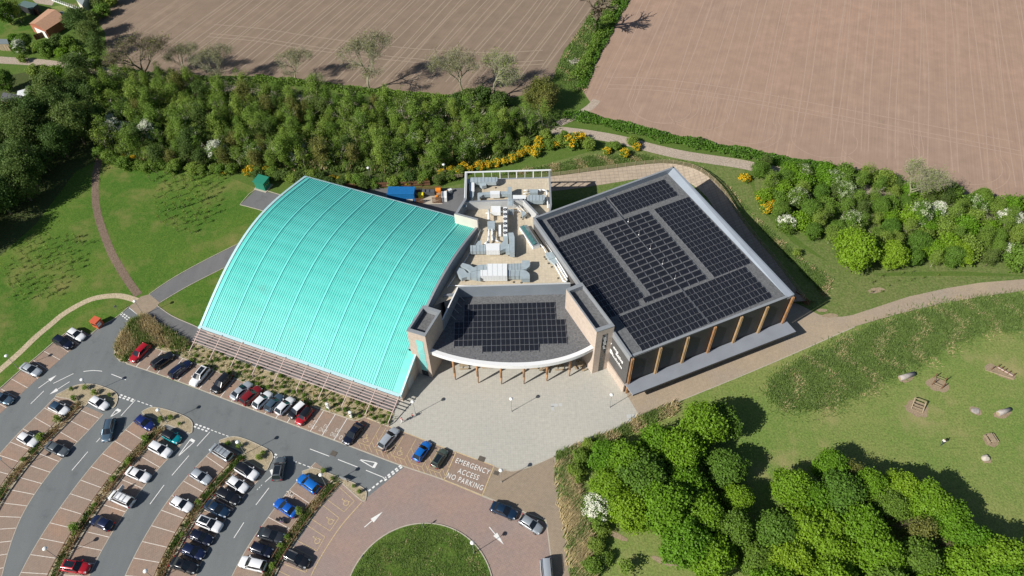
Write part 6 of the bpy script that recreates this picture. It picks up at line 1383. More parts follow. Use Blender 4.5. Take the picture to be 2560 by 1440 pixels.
def clumps(R, H0, H1, nc, per, cr, leaf, top_bias=.35, rag=.22, fill=.2):
    """leaf positions of a crown: clumps on a ragged ellipsoid between heights H0 and H1"""
    d = rng.normal(size=(nc, 3)); d[:, 2] += top_bias; d /= np.linalg.norm(d, axis=1, keepdims=True)
    rad = 1 - np.abs(rng.normal(size=nc)) * rag; rad[rng.random(nc) < fill] *= .6
    ph = rng.random(3) * 6.28; az = np.arctan2(d[:, 1], d[:, 0]); lob = 1 + .13 * np.sin(3 * az + ph[0]) + .09 * np.sin(5 * az + ph[1])
    cc = np.stack([d[:, 0] * R * rad * lob, d[:, 1] * R * rad * lob, (H0 + H1) / 2 + d[:, 2] * (H1 - H0) / 2 * rad], 1)
    C = np.repeat(cc, per, 0) + rng.normal(size=(nc * per, 3)) * cr * np.array([1, 1, .75]); D = np.repeat(d, per, 0)
    Nn = D * .9 + rng.normal(size=(nc * per, 3)) * .8 + np.array([0, 0, .35]); S_ = leaf * rng.uniform(.6, 1.25, nc * per); return C, Nn, S_
def trunk_mesh(name, H_, r, limbs, R, mat, lean=0, seed=0, zsplit=.35):
    rr = random.Random(seed); mb = MB(); p = Vector((0, 0, -.1)); q = Vector((rr.uniform(-.2, .2), rr.uniform(-.2, .2), H_ * zsplit)); mb.tube(p, q, r, r * .75, 7, caps=False)
    t = Vector((q.x * 1.5, q.y * 1.5, H_ * .85)); mb.tube(q, t, r * .7, r * .2, 6, caps=False)
    for k in range(limbs):
        a = 2 * math.pi * k / limbs + rr.uniform(-.4, .4); f = rr.uniform(0, .6); b = q.lerp(t, f); e_ = Vector((math.cos(a) * R * rr.uniform(.5, .85), math.sin(a) * R * rr.uniform(.5, .85), b.z + H_ * rr.uniform(.15, .4)))
        m = b.lerp(e_, .5) + Vector((0, 0, .15 * H_ * .3)); mb.tube(b, m, r * .42, r * .26, 5, caps=False); mb.tube(m, e_, r * .26, r * .07, 5, caps=False)
    me = bpy.data.meshes.new(name); me.from_pydata(mb.v, [], mb.f); me.materials.append(mat); me.polygons.foreach_set('use_smooth', [True] * len(mb.f)); return me
def bare_mesh(name, H_, r, seed, mat, depth=5, spread=.55, dec=(.5, .66), lf=(.62, .82)):
    rr = random.Random(seed); mb = MB(); tips = []
    def grow(p, d, L, r_, k):
        q = p + d * L; m = p.lerp(q, .5) + Vector((rr.uniform(-1, 1), rr.uniform(-1, 1), rr.uniform(-.5, .5))) * L * .08
        n = 6 if k > 3 else (4 if k > 1 else 3); mb.tube(p, m, r_, r_ * .85, n, caps=False); mb.tube(m, q, r_ * .85, r_ * .68, n, caps=False)
        if k == 0: tips.append(q); return
        nb = 3
        for i in range(nb):
            a = rr.uniform(0, 6.28); s_ = spread * rr.uniform(.6, 1.4); v_ = Vector((math.cos(a), math.sin(a), 0)); nd = (d + (v_ - d * v_.dot(d)) * s_ * 1.3 + Vector((0, 0, .06))).normalized()
            grow(q if i < 2 else m.lerp(q, .4), nd, L * rr.uniform(*lf), r_ * rr.uniform(*dec), k - 1)
        tips.append(q)
    grow(Vector((0, 0, -.1)), Vector((rr.uniform(-.1, .1), rr.uniform(-.1, .1), 1)).normalized(), H_ * .27, r, depth)
    me = bpy.data.meshes.new(name); me.from_pydata(mb.v, [], mb.f); me.materials.append(mat); return me, np.array([tuple(t) for t in tips])
LEAF = {k: M_[k] for k in ('leaf_bright', 'leaf_lime', 'leaf_mid', 'leaf_wood', 'leaf_dark', 'leaf_olive')}
def tree_proto(kind, v):
    """returns list of (part name, mesh)"""
    sd_ = hash_(kind, v); out = []
    if kind in ('round', 'lime', 'darkround'):
        R = 3.0; C, Nn, S_ = clumps(R, 1.2, 7.6, 210, 50, .36, .25, .5, .13, .12); mt = {'round': 'leaf_bright', 'lime': 'leaf_lime', 'darkround': 'leaf_mid'}[kind]
        out = [('crown', quads_mesh('crown', C, Nn, S_, [M_[mt]])), ('trunk', trunk_mesh('trunk', 6, .2, 6, R, M_['trunk'], seed=sd_))]
    elif kind in ('wood', 'woodthin', 'wooddark', 'olive'):
        R = 2.2; nc, per = (95, 46) if kind != 'woodthin' else (44, 26); C, Nn, S_ = clumps(R, .8, 8.6, nc, per, .42, .19, .3, .35, .3)
        mt = {'wood': 'leaf_wood', 'woodthin': 'leaf_wood', 'wooddark': 'leaf_dark', 'olive': 'leaf_olive'}[kind]
        tm, tp_ = bare_mesh('trunk', 9.5, .12, sd_, M_['trunk_pale' if kind in ('woodthin', 'wood') else 'trunk'], 3, .42); out = [('crown', quads_mesh('crown', C, Nn, S_, [M_[mt]])), ('trunk', tm)]
    elif kind == 'bigdark':
        C, Nn, S_ = clumps(3.8, 1.5, 10.5, 190, 52, .55, .24, .35, .28, .25); out = [('crown', quads_mesh('crown', C, Nn, S_, [M_['leaf_dark']])), ('trunk', trunk_mesh('trunk', 10, .26, 8, 3.6, M_['trunk'], seed=sd_))]
    elif kind in ('shrub', 'shrubdark', 'shrublime'):
        C, Nn, S_ = clumps(1.7, .1, 2.9, 75, 44, .28, .19, .5, .2, .2); mt = {'shrub': 'leaf_wood', 'shrubdark': 'leaf_dark', 'shrublime': 'leaf_bright'}[kind]
        out = [('foliage', quads_mesh('foliage', C, Nn, S_, [M_[mt]])), ('stem', trunk_mesh('stem', 2.2, .07, 5, 1.4, M_['trunk'], seed=sd_))]
    elif kind in ('may', 'mayfaint'):
        C, Nn, S_ = clumps(2.1, .4, 4.6, 90, 44, .3, .19, .5, .2, .2); C2_, N2_, S2_ = clumps(2.2, .8, 4.8, 60 if kind == 'may' else 34, 40, .26, .16, .9, .1, 0); 
        if kind == 'may': keep = (C2_[:, 0] + C2_[:, 1] * .3) < 1.2
        else: keep = rng.random(len(C2_)) < .7
        out = [('foliage', quads_mesh('foliage', C, Nn, S_, [M_['leaf_mid']])), ('blossom', quads_mesh('blossom', C2_[keep], N2_[keep], S2_[keep], [M_['mayflower' if kind == 'may' else 'mayfaint']])), ('stem', trunk_mesh('stem', 3.6, .1, 6, 1.8, M_['trunk'], seed=sd_))]
    elif kind == 'gorse':
        C, Nn, S_ = clumps(1.1, .1, 1.9, 34, 24, .24, .2, .5, .2, .2); C2_, N2_, S2_ = clumps(1.15, .3, 2.05, 26, 18, .2, .17, .7, .08, 0)
        out = [('foliage', quads_mesh('foliage', C, Nn, S_, [M_['leaf_mid']])), ('blossom', quads_mesh('blossom', C2_, N2_, S2_, [M_['gorse']]))]
    elif kind in ('bare', 'baregreen', 'barebrown'):
        tm, tips = bare_mesh('branches', 10.5, .21, sd_ + 5, M_['trunk_olive' if kind != 'barebrown' else 'trunk'], 6, .5, (.55, .7)); nt_ = len(tips) * 5; CT = np.repeat(tips, 5, 0) + rng.normal(size=(nt_, 3)) * .32; tw = quads_mesh('twigs', CT, rng.normal(size=(nt_, 3)), np.full(nt_, .026), [M_['trunk_olive' if kind != 'barebrown' else 'trunk']], asp=16); n = len(tips) * 2; C = np.repeat(tips, 2, 0) + rng.normal(size=(n, 3)) * .35
        out = [('branches', tm), ('twigs', tw), ('young_leaves', quads_mesh('young_leaves', C, rng.normal(size=(n, 3)) + np.array([0, 0, .5]), rng.uniform(.07, .15, n), [M_['leaf_olive' if kind != 'bare' else 'leaf_wood']]))]
    elif kind == 'dead':
        tm, tips = bare_mesh('branches', 13, .5, sd_ + 3, M_['trunk'], 5, .62, (.6, .74)); C, Nn, S_ = clumps(1.0, .3, 3.4, 30, 26, .3, .25)
        out = [('branches', tm), ('ivy', quads_mesh('ivy', C, Nn, S_, [M_['leaf_dark']]))]
    elif kind == 'sapling':
        C, Nn, S_ = clumps(.26, .4, 1.6, 8, 8, .10, .11, .3, .3); out = [('foliage', quads_mesh('foliage', C, Nn, S_, [M_['leaf_wood']])), ('stem', trunk_mesh('stem', 1.6, .035, 3, .3, M_['trunk'], seed=sd_))]
    elif kind == 'tuftbush':
        C, Nn, S_ = clumps(.5, .0, .75, 22, 18, .12, .12, .6, .2); out = [('foliage', quads_mesh('foliage', C, Nn, S_, [M_['leaf_mid']]))]
    elif kind == 'stripbush':
        C, Nn, S_ = clumps(.9, .2, 1.9, 34, 20, .2, .17, .4, .35, .3); out = [('foliage', quads_mesh('foliage', C, Nn, S_, [M_['leaf_wood']])), ('stem', trunk_mesh('stem', 1.6, .05, 5, .8, M_['trunk'], seed=sd_))]
    return out
def hash_(k, v): return sum(ord(c) for c in k) * 7 + v * 13
PR_ = {}
def px_of(p):
    d = np.array([p[0], p[1], 0.0]) - np.array([0, 0, CH]); z = d @ _fw; return 1280 + CF * (d @ _X) / z, 720 - CF * (d @ _U) / z
def zone(p, xs, ys):
    x, y = px_of(p); a = next((n for l, n in xs if x < l), xs[-1][1]); b = next((n for l, n in ys if y < l), ys[-1][1]); return b, a
WX = [(330, 'above the dark path'), (450, 'left of the upper saplings'), (560, 'above the upper saplings'), (660, 'above the green kiosk'), (760, 'above the back left roof corner'), (860, 'behind the turquoise roof left part'), (960, 'behind the middle of the turquoise roof'), (1060, 'above the blue container'), (1160, 'above the bin compound'), (1260, 'behind the deck left side'), (1600, 'behind the deck right side')]
USED = {}
def uniq(l):
    return l
def plant_tree(kind, xy, sc, name, label, cat, group, nv=3, z=0.0, sz=None, R_=random.Random(99)):
    v = R_.randrange(nv); k = (kind, v)
    if k not in PR_: PR_[k] = tree_proto(kind, v)
    e = empty(name, (xy[0], xy[1], z), R_.uniform(0, 6.28)); e.scale = (sc, sc, sc * (sz or R_.uniform(.85, 1.15))); tag(e, label, cat, group)
    for nm, me in PR_[k]: mesh_obj(nm, me, e)
    return e
# --- wood between the track and the lawns
WOOD = ats([(262, 300), (262, 388), (340, 412), (430, 416), (560, 424), (700, 430), (760, 428), (900, 430), (1100, 436), (1180, 410), (1280, 396), (1300, 352), (1390, 320), (1200, 300), (1000, 290), (860, 272), (640, 245), (500, 226), (380, 212), (270, 200)])
rw = random.Random(21)
mayspots = ats([(380, 352), (300, 345), (552, 402), (360, 335)]); faint = ats([(700, 400), (640, 410), (820, 410), (760, 395), (470, 330), (1000, 420), (1180, 395), (500, 365), (1040, 375), (300, 300)])
for x, y, s__ in ((290, 325, .9), (318, 340, .8), (385, 338, 1.0), (735, 415, .7)): plant_tree('may', at(x, y), s__, 'hawthorn', 'white speckled hawthorn in the wood ' + {290: 'nearest the dark path', 318: 'second from the dark path', 385: 'above the brightest one', 735: 'behind the back left roof corner'}[x], 'tree', 'blossoming hawthorns in the wood')
for p in mayspots[:3]: plant_tree('may', p, 1.05, 'hawthorn', ('white blossoming hawthorn, brightest one at the left end of the wood', 'white blossoming hawthorn at the far left corner of the wood', 'white blossoming hawthorn above the upper saplings near the wood edge')[mayspots.index(p)], 'tree', 'blossoming hawthorns in the wood')
for p in faint: plant_tree('mayfaint', p, 1.0, 'hawthorn', 'grey-green half-flowering hawthorn, ' + zone(p, WX, [(3000, '')])[1] + zone(p, WX, [(350, ', further back'), (400, ', towards the front'), (3000, ', at the front edge')])[0], 'tree', 'half-flowering hawthorns in the wood')
pts = scatter(WOOD, 2.75, 5, 9000, 290)
for p in pts:
    depth = min(1, max(0, (p[1] - 128) / 40)); q = rw.random() * (.75 if px_of(p)[0] > 950 else 1.0)
    if any((p[0] - m_.x) ** 2 + (p[1] - m_.y) ** 2 < 5 for m_ in mayspots[:3]): continue
    kd = 'woodthin' if q < .38 else ('wood' if q < .80 else ('wooddark' if q < .9 else 'olive')); lb = {'woodthin': 'thin pale stemmed young tree with sparse spring leaf in the wood behind the halls', 'wood': 'slender green young tree in the wood behind the halls', 'wooddark': 'dark leaved young tree in the wood behind the halls', 'olive': 'yellow-olive young tree in the wood behind the halls'}[kd]
    b_, a_ = zone(p, WX, [(262, 'back row'), (300, 'upper middle'), (345, 'lower middle'), (900, 'front row')]); lb = {'woodthin': 'sparse pale stemmed', 'wood': 'leafy green', 'wooddark': 'dark', 'olive': 'yellow-olive'}[kd] + ' wood tree, ' + b_ + ', ' + a_
    plant_tree(kd, p, rw.uniform(.5, .95), 'woodland_tree', lb, 'tree', 'young trees of the wood behind the halls', 5, sz=rw.uniform(.85, 1.35))
# front shrubs and gorse
def along(px, step, jit, seed):
    r = random.Random(seed); P = [(p.x, p.y) for p in smooth_line(ats(px), 4)]
    return [(p.x + r.uniform(-jit, jit), p.y + r.uniform(-jit, jit)) for p, t in walk(P, step)]
for p in along([(258, 395), (330, 418), (430, 425), (520, 430), (600, 432)], 2.2, .8, 1): plant_tree('shrub', p, rw.uniform(.7, 1.1), 'shrub', 'green shrub on the wood front edge ' + zone(p, [(275, 'at the dark path'), (300, 'just right of the dark path'), (330, 'second pair right of the dark path'), (360, 'left of the saplings'), (390, 'above the first saplings'), (430, 'above the left saplings'), (470, 'above the middle saplings'), (510, 'above the right saplings'), (550, 'right of the saplings'), (3000, 'left of the kiosk')], [(3000, '')])[1], 'shrub', 'shrubs along the wood edge')
for p in along([(640, 440), (760, 455), (860, 462), (960, 462), (1080, 456), (1160, 440)], 2.0, .8, 2): plant_tree('shrub' if rw.random() < .6 else 'shrubdark', p, rw.uniform(.7, 1.0), 'shrub', 'green shrub between wood and yard, ' + zone(p, [(700, 'beside the kiosk'), (760, 'by the back left roof corner'), (820, 'just behind the roof corner'), (880, 'left of the lamp'), (940, 'at the lamp'), (1000, 'left of the container'), (1050, 'behind the container'), (1100, 'behind the compound'), (1130, 'by the second lamp'), (3000, 'beside the deck')], [(3000, '')])[1], 'shrub', 'shrubs behind the yard')
GO = [(618, 434, .9), (632, 430, 1.1), (668, 428, .9), (700, 436, 1), (716, 440, .9), (738, 442, .9), (830, 449, .9), (850, 454, .9), (905, 458, .7), (1000, 455, .7), (1020, 457, .7), (1065, 452, .8), (1110, 437, 1), (1130, 425, 1), (1148, 432, 1.1), (1160, 419, 1), (1095, 447, .9), (1105, 432, .9), (1175, 425, .9), (1200, 416, 1), (1222, 413, 1.1), (1240, 408, 1), (1262, 405, 1), (1282, 398, 1.1), (1302, 385, 1), (1320, 378, 1.1), (1338, 385, 1.3), (1345, 368, 1.1), (1348, 350, .9), (1388, 365, .9), (1432, 362, 1.7), (1448, 350, 1.5), (1516, 378, 1), (1560, 386, 1.1), (1590, 368, .9), (1858, 446, 1.2), (1902, 500, 1.3), (1912, 524, 1.3), (1925, 512, 1.1), (2555, 640, .9), (560, 432, .6), (310, 390, .6), (335, 392, .6)]
for x, y, s_ in GO: plant_tree('gorse', at(x, y + 6), s_ * rw.uniform(.75, 1.0), 'gorse_bush', 'yellow flowering gorse bush ' + zone(at(x, y), [(400, 'at the wood edge above the dark path'), (650, 'beside the green kiosk'), (760, 'right of the green kiosk'), (940, 'behind the turquoise roof'), (1080, 'behind the blue container'), (1150, 'behind the slatted compound'), (1230, 'behind the deck left part'), (1300, 'behind the deck right part'), (1370, 'right of the deck near the track'), (1470, 'by the track, big'), (1700, 'beside the bend of the track'), (1880, 'alone at the end of the track'), (2000, 'at the left edge of the right scrub'), (3000, 'at the right picture edge')], [(3000, '')])[1], 'bush', 'yellow flowering gorse bushes', 4)
for x, y in ((1400, 362), (1372, 372), (1470, 372), (1535, 372), (1365, 350), (1410, 350), (1310, 365), (1580, 362)): plant_tree('shrub', at(x, y), rw.uniform(.7, 1), 'shrub', 'dark green shrub among the yellow gorse beside the track', 'shrub', 'shrubs among the gorse')
# --- dark wood on the left
LW = ats([(-60, 400), (30, 360), (90, 320), (135, 262), (170, 235), (250, 205), (262, 300), (250, 365), (180, 395), (130, 440), (70, 520), (20, 580), (-60, 640), (-160, 640), (-160, 380)])
for p in scatter(LW, 4.6, 8, 3000): plant_tree('bigdark' if rw.random() < .75 else 'wooddark', p, rw.uniform(.8, 1.1), 'broadleaf_tree', 'dark broadleaf tree in the left wood, %s, %s' % zone(p, [(40, 'at the picture edge'), (100, 'near the picture edge'), (160, 'mid wood'), (400, 'by the dark path')], [(260, 'below the lane'), (310, 'upper part'), (360, 'middle part'), (420, 'lower middle part'), (480, 'lower part'), (2000, 'bottom tip')]), 'tree', 'tall trees of the left wood', 4)
for x, y, k_, s_ in ((190, 205, 'round', .6), (165, 235, 'round', .65), (200, 170, 'mayfaint', 1.0), (230, 180, 'mayfaint', .9), (150, 195, 'shrublime', 1.2), (25, 230, 'darkround', .85), (95, 190, 'shrub', 1.1), (120, 188, 'shrub', 1.0), (55, 135, 'may', .9), (70, 118, 'darkround', .6), (30, 62, 'darkround', 1.0), (55, 58, 'wood', .9), (90, 250, 'mayfaint', .8), (215, 98, 'bigdark', .8), (240, 120, 'bigdark', .85), (190, 75, 'bigdark', .6), (255, 145, 'wooddark', 1.1), (120, 140, 'shrub', 1.3), (160, 145, 'shrublime', 1.1), (200, 150, 'shrub', 1.3), (240, 168, 'shrub', 1.1), (150, 118, 'shrubdark', 1.2), (178, 120, 'shrub', 1.2), (100, 128, 'shrub', 1.0), (40, 108, 'shrublime', .9), (230, 60, 'shrubdark', 1.4), (262, 40, 'shrub', 1.4), (285, 12, 'shrub', 1.4), (250, 20, 'shrubdark', 1.3), (60, 155, 'shrub', .7), (210, 50, 'shrubdark', 1.3)):
    plant_tree(k_, at(x, y), s_, 'garden_tree' if 'shrub' not in k_ else 'shrub', ('green garden shrub %s, %s' if 'shrub' in k_ else 'garden tree %s, %s') % zone(at(x, y), [(50, 'at the left picture edge'), (90, 'left of the garage'), (130, 'below the garage'), (170, 'at the end of the lane'), (210, 'right of the garage'), (245, 'beside the brown field'), (400, 'at the brown field corner')], [(30, 'at the top'), (80, 'in the gardens'), (125, 'above the lane'), (160, 'on the lane'), (200, 'below the lane'), (3000, 'lower down')]), 'shrub' if 'shrub' in k_ else 'tree', 'garden shrubs at the top left' if 'shrub' in k_ else 'garden trees at the top left')
# --- bare field-edge trees
for x, y, s_, kd, lb in ((372, 208, 2.0, 'barebrown', 'wide nearly bare brown tree with several stems by the track at the left'), (742, 205, 1.1, 'baregreen', 'nearly bare field-edge tree, left of the two above the turquoise roof'), (925, 228, 1.6, 'baregreen', 'tall nearly bare field-edge tree casting a branching shadow on the brown field'), (1155, 240, 1.45, 'baregreen', 'nearly bare tree with ivy left of the thick bare tree'), (1235, 248, 1.5, 'bare', 'thick bare tree with ivy at the meeting of the fields'), (550, 215, 1.2, 'baregreen', 'grey-green nearly bare tree right of the wide brown tree'), (800, 222, .65, 'bare', 'small bare tree between the two field-edge trees'), (2265, 500, 1.35, 'bare', 'large bare tree amid the green scrub on the right'), (2215, 1312, .55, 'barebrown', 'bare brown crown inside the lower right tree clump'), (2340, 1372, .6, 'barebrown', 'second bare brown crown lower in the right tree clump'), (475, 200, 1.1, 'baregreen', 'thin nearly bare tree behind the wide brown tree'), (2440, 560, .5, 'bare', 'small bare tree in the scrub by the white hawthorns')):
    plant_tree(kd, at(x, y), s_, 'bare_tree', lb, 'tree', 'nearly bare trees', 2, sz=.78 if s_ > 1.9 else None)
plant_tree('dead', at(1487, 82), 1.35, 'dead_tree', 'gnarled dead tree with ivy on the green strip between the fields', 'tree', None, 1)
plant_tree('dead', at(1600, -30), .9, 'dead_tree', 'bare tree at the top edge of which mostly the shadow shows', 'tree', None, 1)
for x, y, s_, kd in ((1355, 265, 1.0, 'oakish'),): plant_tree('olive', at(1357, 268), 1.45, 'oak_tree', 'olive green round tree at the corner of the two fields', 'tree', None, 1, sz=.75)
for x, y in ((1345, 260), (1375, 272), (1360, 285), (1330, 275)): plant_tree('olive', at(x, y), 1.1, 'oak_tree', 'olive green tree forming part of the round clump at the field corner', 'tree', 'olive trees at the field corner', 2, sz=.8)
for x, y, s_ in ((1175, 262, 1.4), (1210, 262, 1.5), (1250, 265, 1.4), (1150, 262, 1.2)): plant_tree('shrubdark', at(x, y), s_, 'ivy_bush', 'dark ivy mass at the foot of the bare trees', 'bush', 'ivy at the foot of the bare trees')
# hedges: one continuous planted line each
def hedge(px, wd, h, label, mat='leaf_hedge', dens=26, seed=3, zb=0):
    P = [(p.x, p.y) for p in smooth_line(ats(px), 4)]; C = []; r = np.random.default_rng(seed)
    for p, t in walk(P, .5):
        n = Vector((-t.y, t.x, 0)); k = int(dens * wd / 2)
        ww = wd * (1 + .25 * math.sin(p.x * .7) + .15 * math.sin(p.x * 2.3)); o_ = r.uniform(-ww / 2, ww / 2, k); a = r.uniform(-.35, .35, k); hh = h * (1 + .2 * math.sin(p.x * .9 + p.y)) * np.sqrt(np.maximum(0, 1 - (2 * o_ / (ww * 1.1)) ** 2)) * r.uniform(.65, 1.05, k)
        C.append(np.stack([p.x + n.x * o_ + t.x * a, p.y + n.y * o_ + t.y * a, hh + zb], 1))
    C = np.concatenate(C); Nn = r.normal(size=C.shape) * .8 + np.array([0, 0, .8]); me = quads_mesh('hedge', C, Nn, r.uniform(.2, .42, len(C)), [M_[mat]]); o = mesh_obj('hedge', me); tag(o, label, 'hedge'); return o
hedge([(1412, 292), (1480, 302), (1560, 322), (1640, 343), (1760, 368), (1880, 392), (1990, 415), (2100, 432)], 3.4, 1.7, 'long clipped bright green hedge between the track and the pink field', dens=34)
hedge([(2090, 435), (2200, 458), (2330, 488), (2460, 510), (2560, 528), (2650, 545)], 3.5, 1.5, 'rough green hedge on the field side of the right scrub', 'leaf_mid', seed=5)
hedge([(1555, -40), (1530, 30), (1505, 80), (1470, 150), (1440, 205)], 3.6, 1.7, 'ragged hedge along the strip between the two fields', 'leaf_mid', seed=7)
hedge([(1578, -30), (1540, 45), (1512, 95), (1480, 160), (1452, 222)], 2.4, .8, 'low bramble edge along the pink field', 'leaf_hedge', seed=8)
hedge([(640, 200), (760, 212), (860, 226), (1000, 240), (1110, 250), (1260, 262)], 3.0, 1.3, 'low green hedge line along the brown field', 'leaf_mid', seed=9)
hedge([(300, 182), (400, 196), (520, 202), (640, 205)], 3.0, 1.3, 'bramble line under the trees at the brown field corner', 'leaf_dark', seed=10)
e = empty('brushwood_heap', at(1437, 158)); tag(e, 'grey heap of dead branches on the strip between the fields', 'brush heap'); rq = random.Random(9)
for k in range(26):
    a = rq.uniform(0, 6.28); c = Vector((rq.uniform(-1, 1), rq.uniform(-1, 1), rq.uniform(.1, .8))); d = Vector((math.cos(a), math.sin(a), rq.uniform(-.15, .35))) * rq.uniform(.7, 1.6); mb = MB(); mb.tube(c - d, c + d, .07, .03, 5); o = mb.build('branch', M_['trunk_pale']); o.parent = e
# --- scrub on the right
SC = ats([(1885, 415), (2000, 438), (2180, 460), (2330, 492), (2560, 530), (2700, 560), (2700, 672), (2560, 672), (2440, 668), (2260, 668), (2030, 610), (1960, 570), (1900, 500)])
for x, y in ((2335, 545), (2500, 560), (2525, 570), (1958, 580), (2510, 640)): plant_tree('may', at(x, y), rw.uniform(.7, .9), 'hawthorn', 'white dotted hawthorn, right scrub, ' + {2335: 'upper middle', 2500: 'by the right edge, upper', 2525: 'nearest the right edge', 1958: 'at its lower left corner', 2510: 'by the right edge, low'}[x], 'tree', 'blossoming hawthorns in the right scrub')
for x, y in ((2000, 445), (2105, 500), (2120, 575), (2430, 530), (2285, 560), (1985, 515), (2080, 470)): plant_tree('mayfaint', at(x, y), rw.uniform(.9, 1.1), 'hawthorn', 'pale half-flowering hawthorn, right scrub, ' + {2000: 'top left', 2105: 'left of the bare tree', 2120: 'above the lime tree', 2430: 'upper right', 2285: 'below the bare tree', 1985: 'left middle', 2080: 'upper left'}[x], 'tree', 'half-flowering hawthorns in the right scrub')
plant_tree('lime', at(2118, 668), 1.32, 'maple_tree', 'big round lime green tree at the front of the right scrub', 'tree', None, 1, sz=.9)
plant_tree('lime', at(2215, 668), .88, 'maple_tree', 'smaller lime green tree right of the big round one', 'tree', None, 2, sz=.95)
plant_tree('lime', at(2385, 655), .8, 'maple_tree', 'yellow-green tree leaning out of the right scrub', 'tree', None, 3, sz=.8)
for p in scatter(SC, 3.1, 31, 4000):
    if (p[0] - at(2118, 668).x) ** 2 + (p[1] - at(2118, 668).y) ** 2 < 14: continue
    q = rw.random(); kd = 'wood' if q < .35 else ('shrublime' if q < .55 else ('darkround' if q < .72 else ('shrub' if q < .86 else 'wooddark'))); lb = {'wood': 'slender tree in right scrub', 'shrublime': 'bright bush in right scrub', 'darkround': 'rounded tree in right scrub', 'shrub': 'green bush in right scrub', 'wooddark': 'dark tree in right scrub'}[kd]
    b_, a_ = zone(p, [(1960, 'at its left end'), (2040, 'left part'), (2120, 'left of the bare tree'), (2200, 'by the big lime green tree'), (2280, 'under the bare tree'), (2360, 'right of the bare tree'), (2440, 'right part'), (2520, 'near the right edge'), (3000, 'at the right edge')], [(480, 'back row'), (540, 'upper row'), (600, 'middle row'), (2000, 'front row')]); lb = lb + ', ' + b_ + ', ' + a_
    plant_tree(kd, p, rw.uniform(.5, .72) if kd in ('wood', 'wooddark', 'darkround') else rw.uniform(1.1, 1.6), 'scrub_tree', lb, 'tree', 'trees and bushes of the right scrub', 4)
# --- clump of bright trees at the bottom right
CL = [(1740, 1085, 1.15, 'round'), (1790, 1065, .95, 'darkround'), (1640, 1120, 1.0, 'round'), (1690, 1150, 1.1, 'lime'), (1560, 1170, 1.05, 'round'), (1510, 1150, .85, 'round'), (1600, 1215, 1.15, 'darkround'), (1700, 1230, 1.1, 'round'), (1520, 1230, .95, 'round'), (1650, 1290, 1.2, 'round'), (1740, 1300, 1.1, 'round'), (1570, 1290, .95, 'lime'), (1700, 1370, 1.15, 'round'), (1760, 1400, 1.1, 'lime'), (1800, 1180, 1.0, 'darkround'), (1830, 1255, .8, 'round'), (1820, 1330, .85, 'darkround'),
      (2060, 1175, .85, 'round'), (2110, 1190, .75, 'olive'), (1960, 1235, .95, 'round'), (2010, 1260, .95, 'round'), (2080, 1250, 1.05, 'darkround'), (2150, 1225, .8, 'round'), (2230, 1230, .9, 'lime'), (2290, 1270, 1.0, 'round'), (2340, 1310, 1.05, 'round'), (2200, 1270, .9, 'darkround'), (1920, 1340, .95, 'darkround'), (1990, 1340, 1.15, 'lime'), (2050, 1330, .95, 'round'), (2130, 1330, 1.1, 'round'), (2270, 1340, .9, 'olive'), (1960, 1415, 1.1, 'lime'), (2060, 1400, 1.1, 'round'), (2160, 1400, 1.15, 'round'), (2260, 1410, 1.0, 'darkround'), (2400, 1370, 1.05, 'round'), (2380, 1430, 1.1, 'lime'), (2460, 1420, 1.1, 'round'), (2480, 1480, 1.1, 'round'), (2300, 1480, 1.1, 'round'), (2180, 1480, 1.1, 'darkround'), (2050, 1480, 1.1, 'round'), (1920, 1480, 1.0, 'round'), (2540, 1490, 1.0, 'lime'), (1880, 1400, .7, 'darkround')]
sides = {'round': 'bright green', 'lime': 'yellow-green', 'darkround': 'mid green', 'olive': 'olive green'}
for x, y, s_, kd in CL:
    left = x < 1860; b_, a_ = zone(at(x, y), [(1540, 'far left'), (1620, 'left'), (1720, 'centre'), (1860, 'right')] if left else [(1940, 'far left'), (2030, 'left'), (2110, 'left of centre'), (2190, 'centre'), (2270, 'right of centre'), (2370, 'right'), (3000, 'far right')], [(1130, 'top'), (1200, 'upper'), (1260, 'upper middle'), (1320, 'middle'), (1360, 'lower middle'), (1420, 'lower'), (2000, 'bottom')])
    plant_tree(kd, at(x, y + 18), s_, 'broadleaf_tree', '%s tree, %s clump, %s row, %s%s' % (sides[kd], 'plaza' if left else 'bottom right', b_, a_, ', larger one' if s_ > 1.05 else ''), 'tree', 'broadleaf trees of the %s clump' % ('plaza' if left else 'lower right'), 4)
plant_tree('may', at(1490, 1290), 1.05, 'hawthorn', 'white flowering hawthorn at the left edge of the tree clump by the plaza', 'tree', None, 2)
plant_tree('mayfaint', at(1545, 1290), .9, 'hawthorn', 'half-flowering hawthorn beside the white one by the plaza', 'tree', None, 2)
for x, y, lb in ((1450, 1150, 'by the plaza corner'), (1440, 1190, 'just below the plaza corner'), (1470, 1120, 'nearest the plaza kerb'), (1500, 1330, 'below the white hawthorn'), (1490, 1370, 'second below the white hawthorn'), (1510, 1400, 'left of the lone thin tree'), (1480, 1420, 'at the bottom by the dry grass'), (1860, 1420, 'between the two clumps, lower'), (1830, 1380, 'between the two clumps, upper')): plant_tree('shrub', at(x, y), rw.uniform(.6, .9), 'shrub', 'rough green shrub ' + lb, 'shrub', 'shrubs round the plaza tree clump')
plant_tree('stripbush', at(1562, 1428), 1.3, 'young_tree', 'small thin tree alone on the dry grass at the bottom', 'tree', None, 2)
plant_tree('stripbush', at(1990, 640), 1.0, 'young_tree', 'small thin tree in the shade line beside the dark hall', 'tree', None, 2)
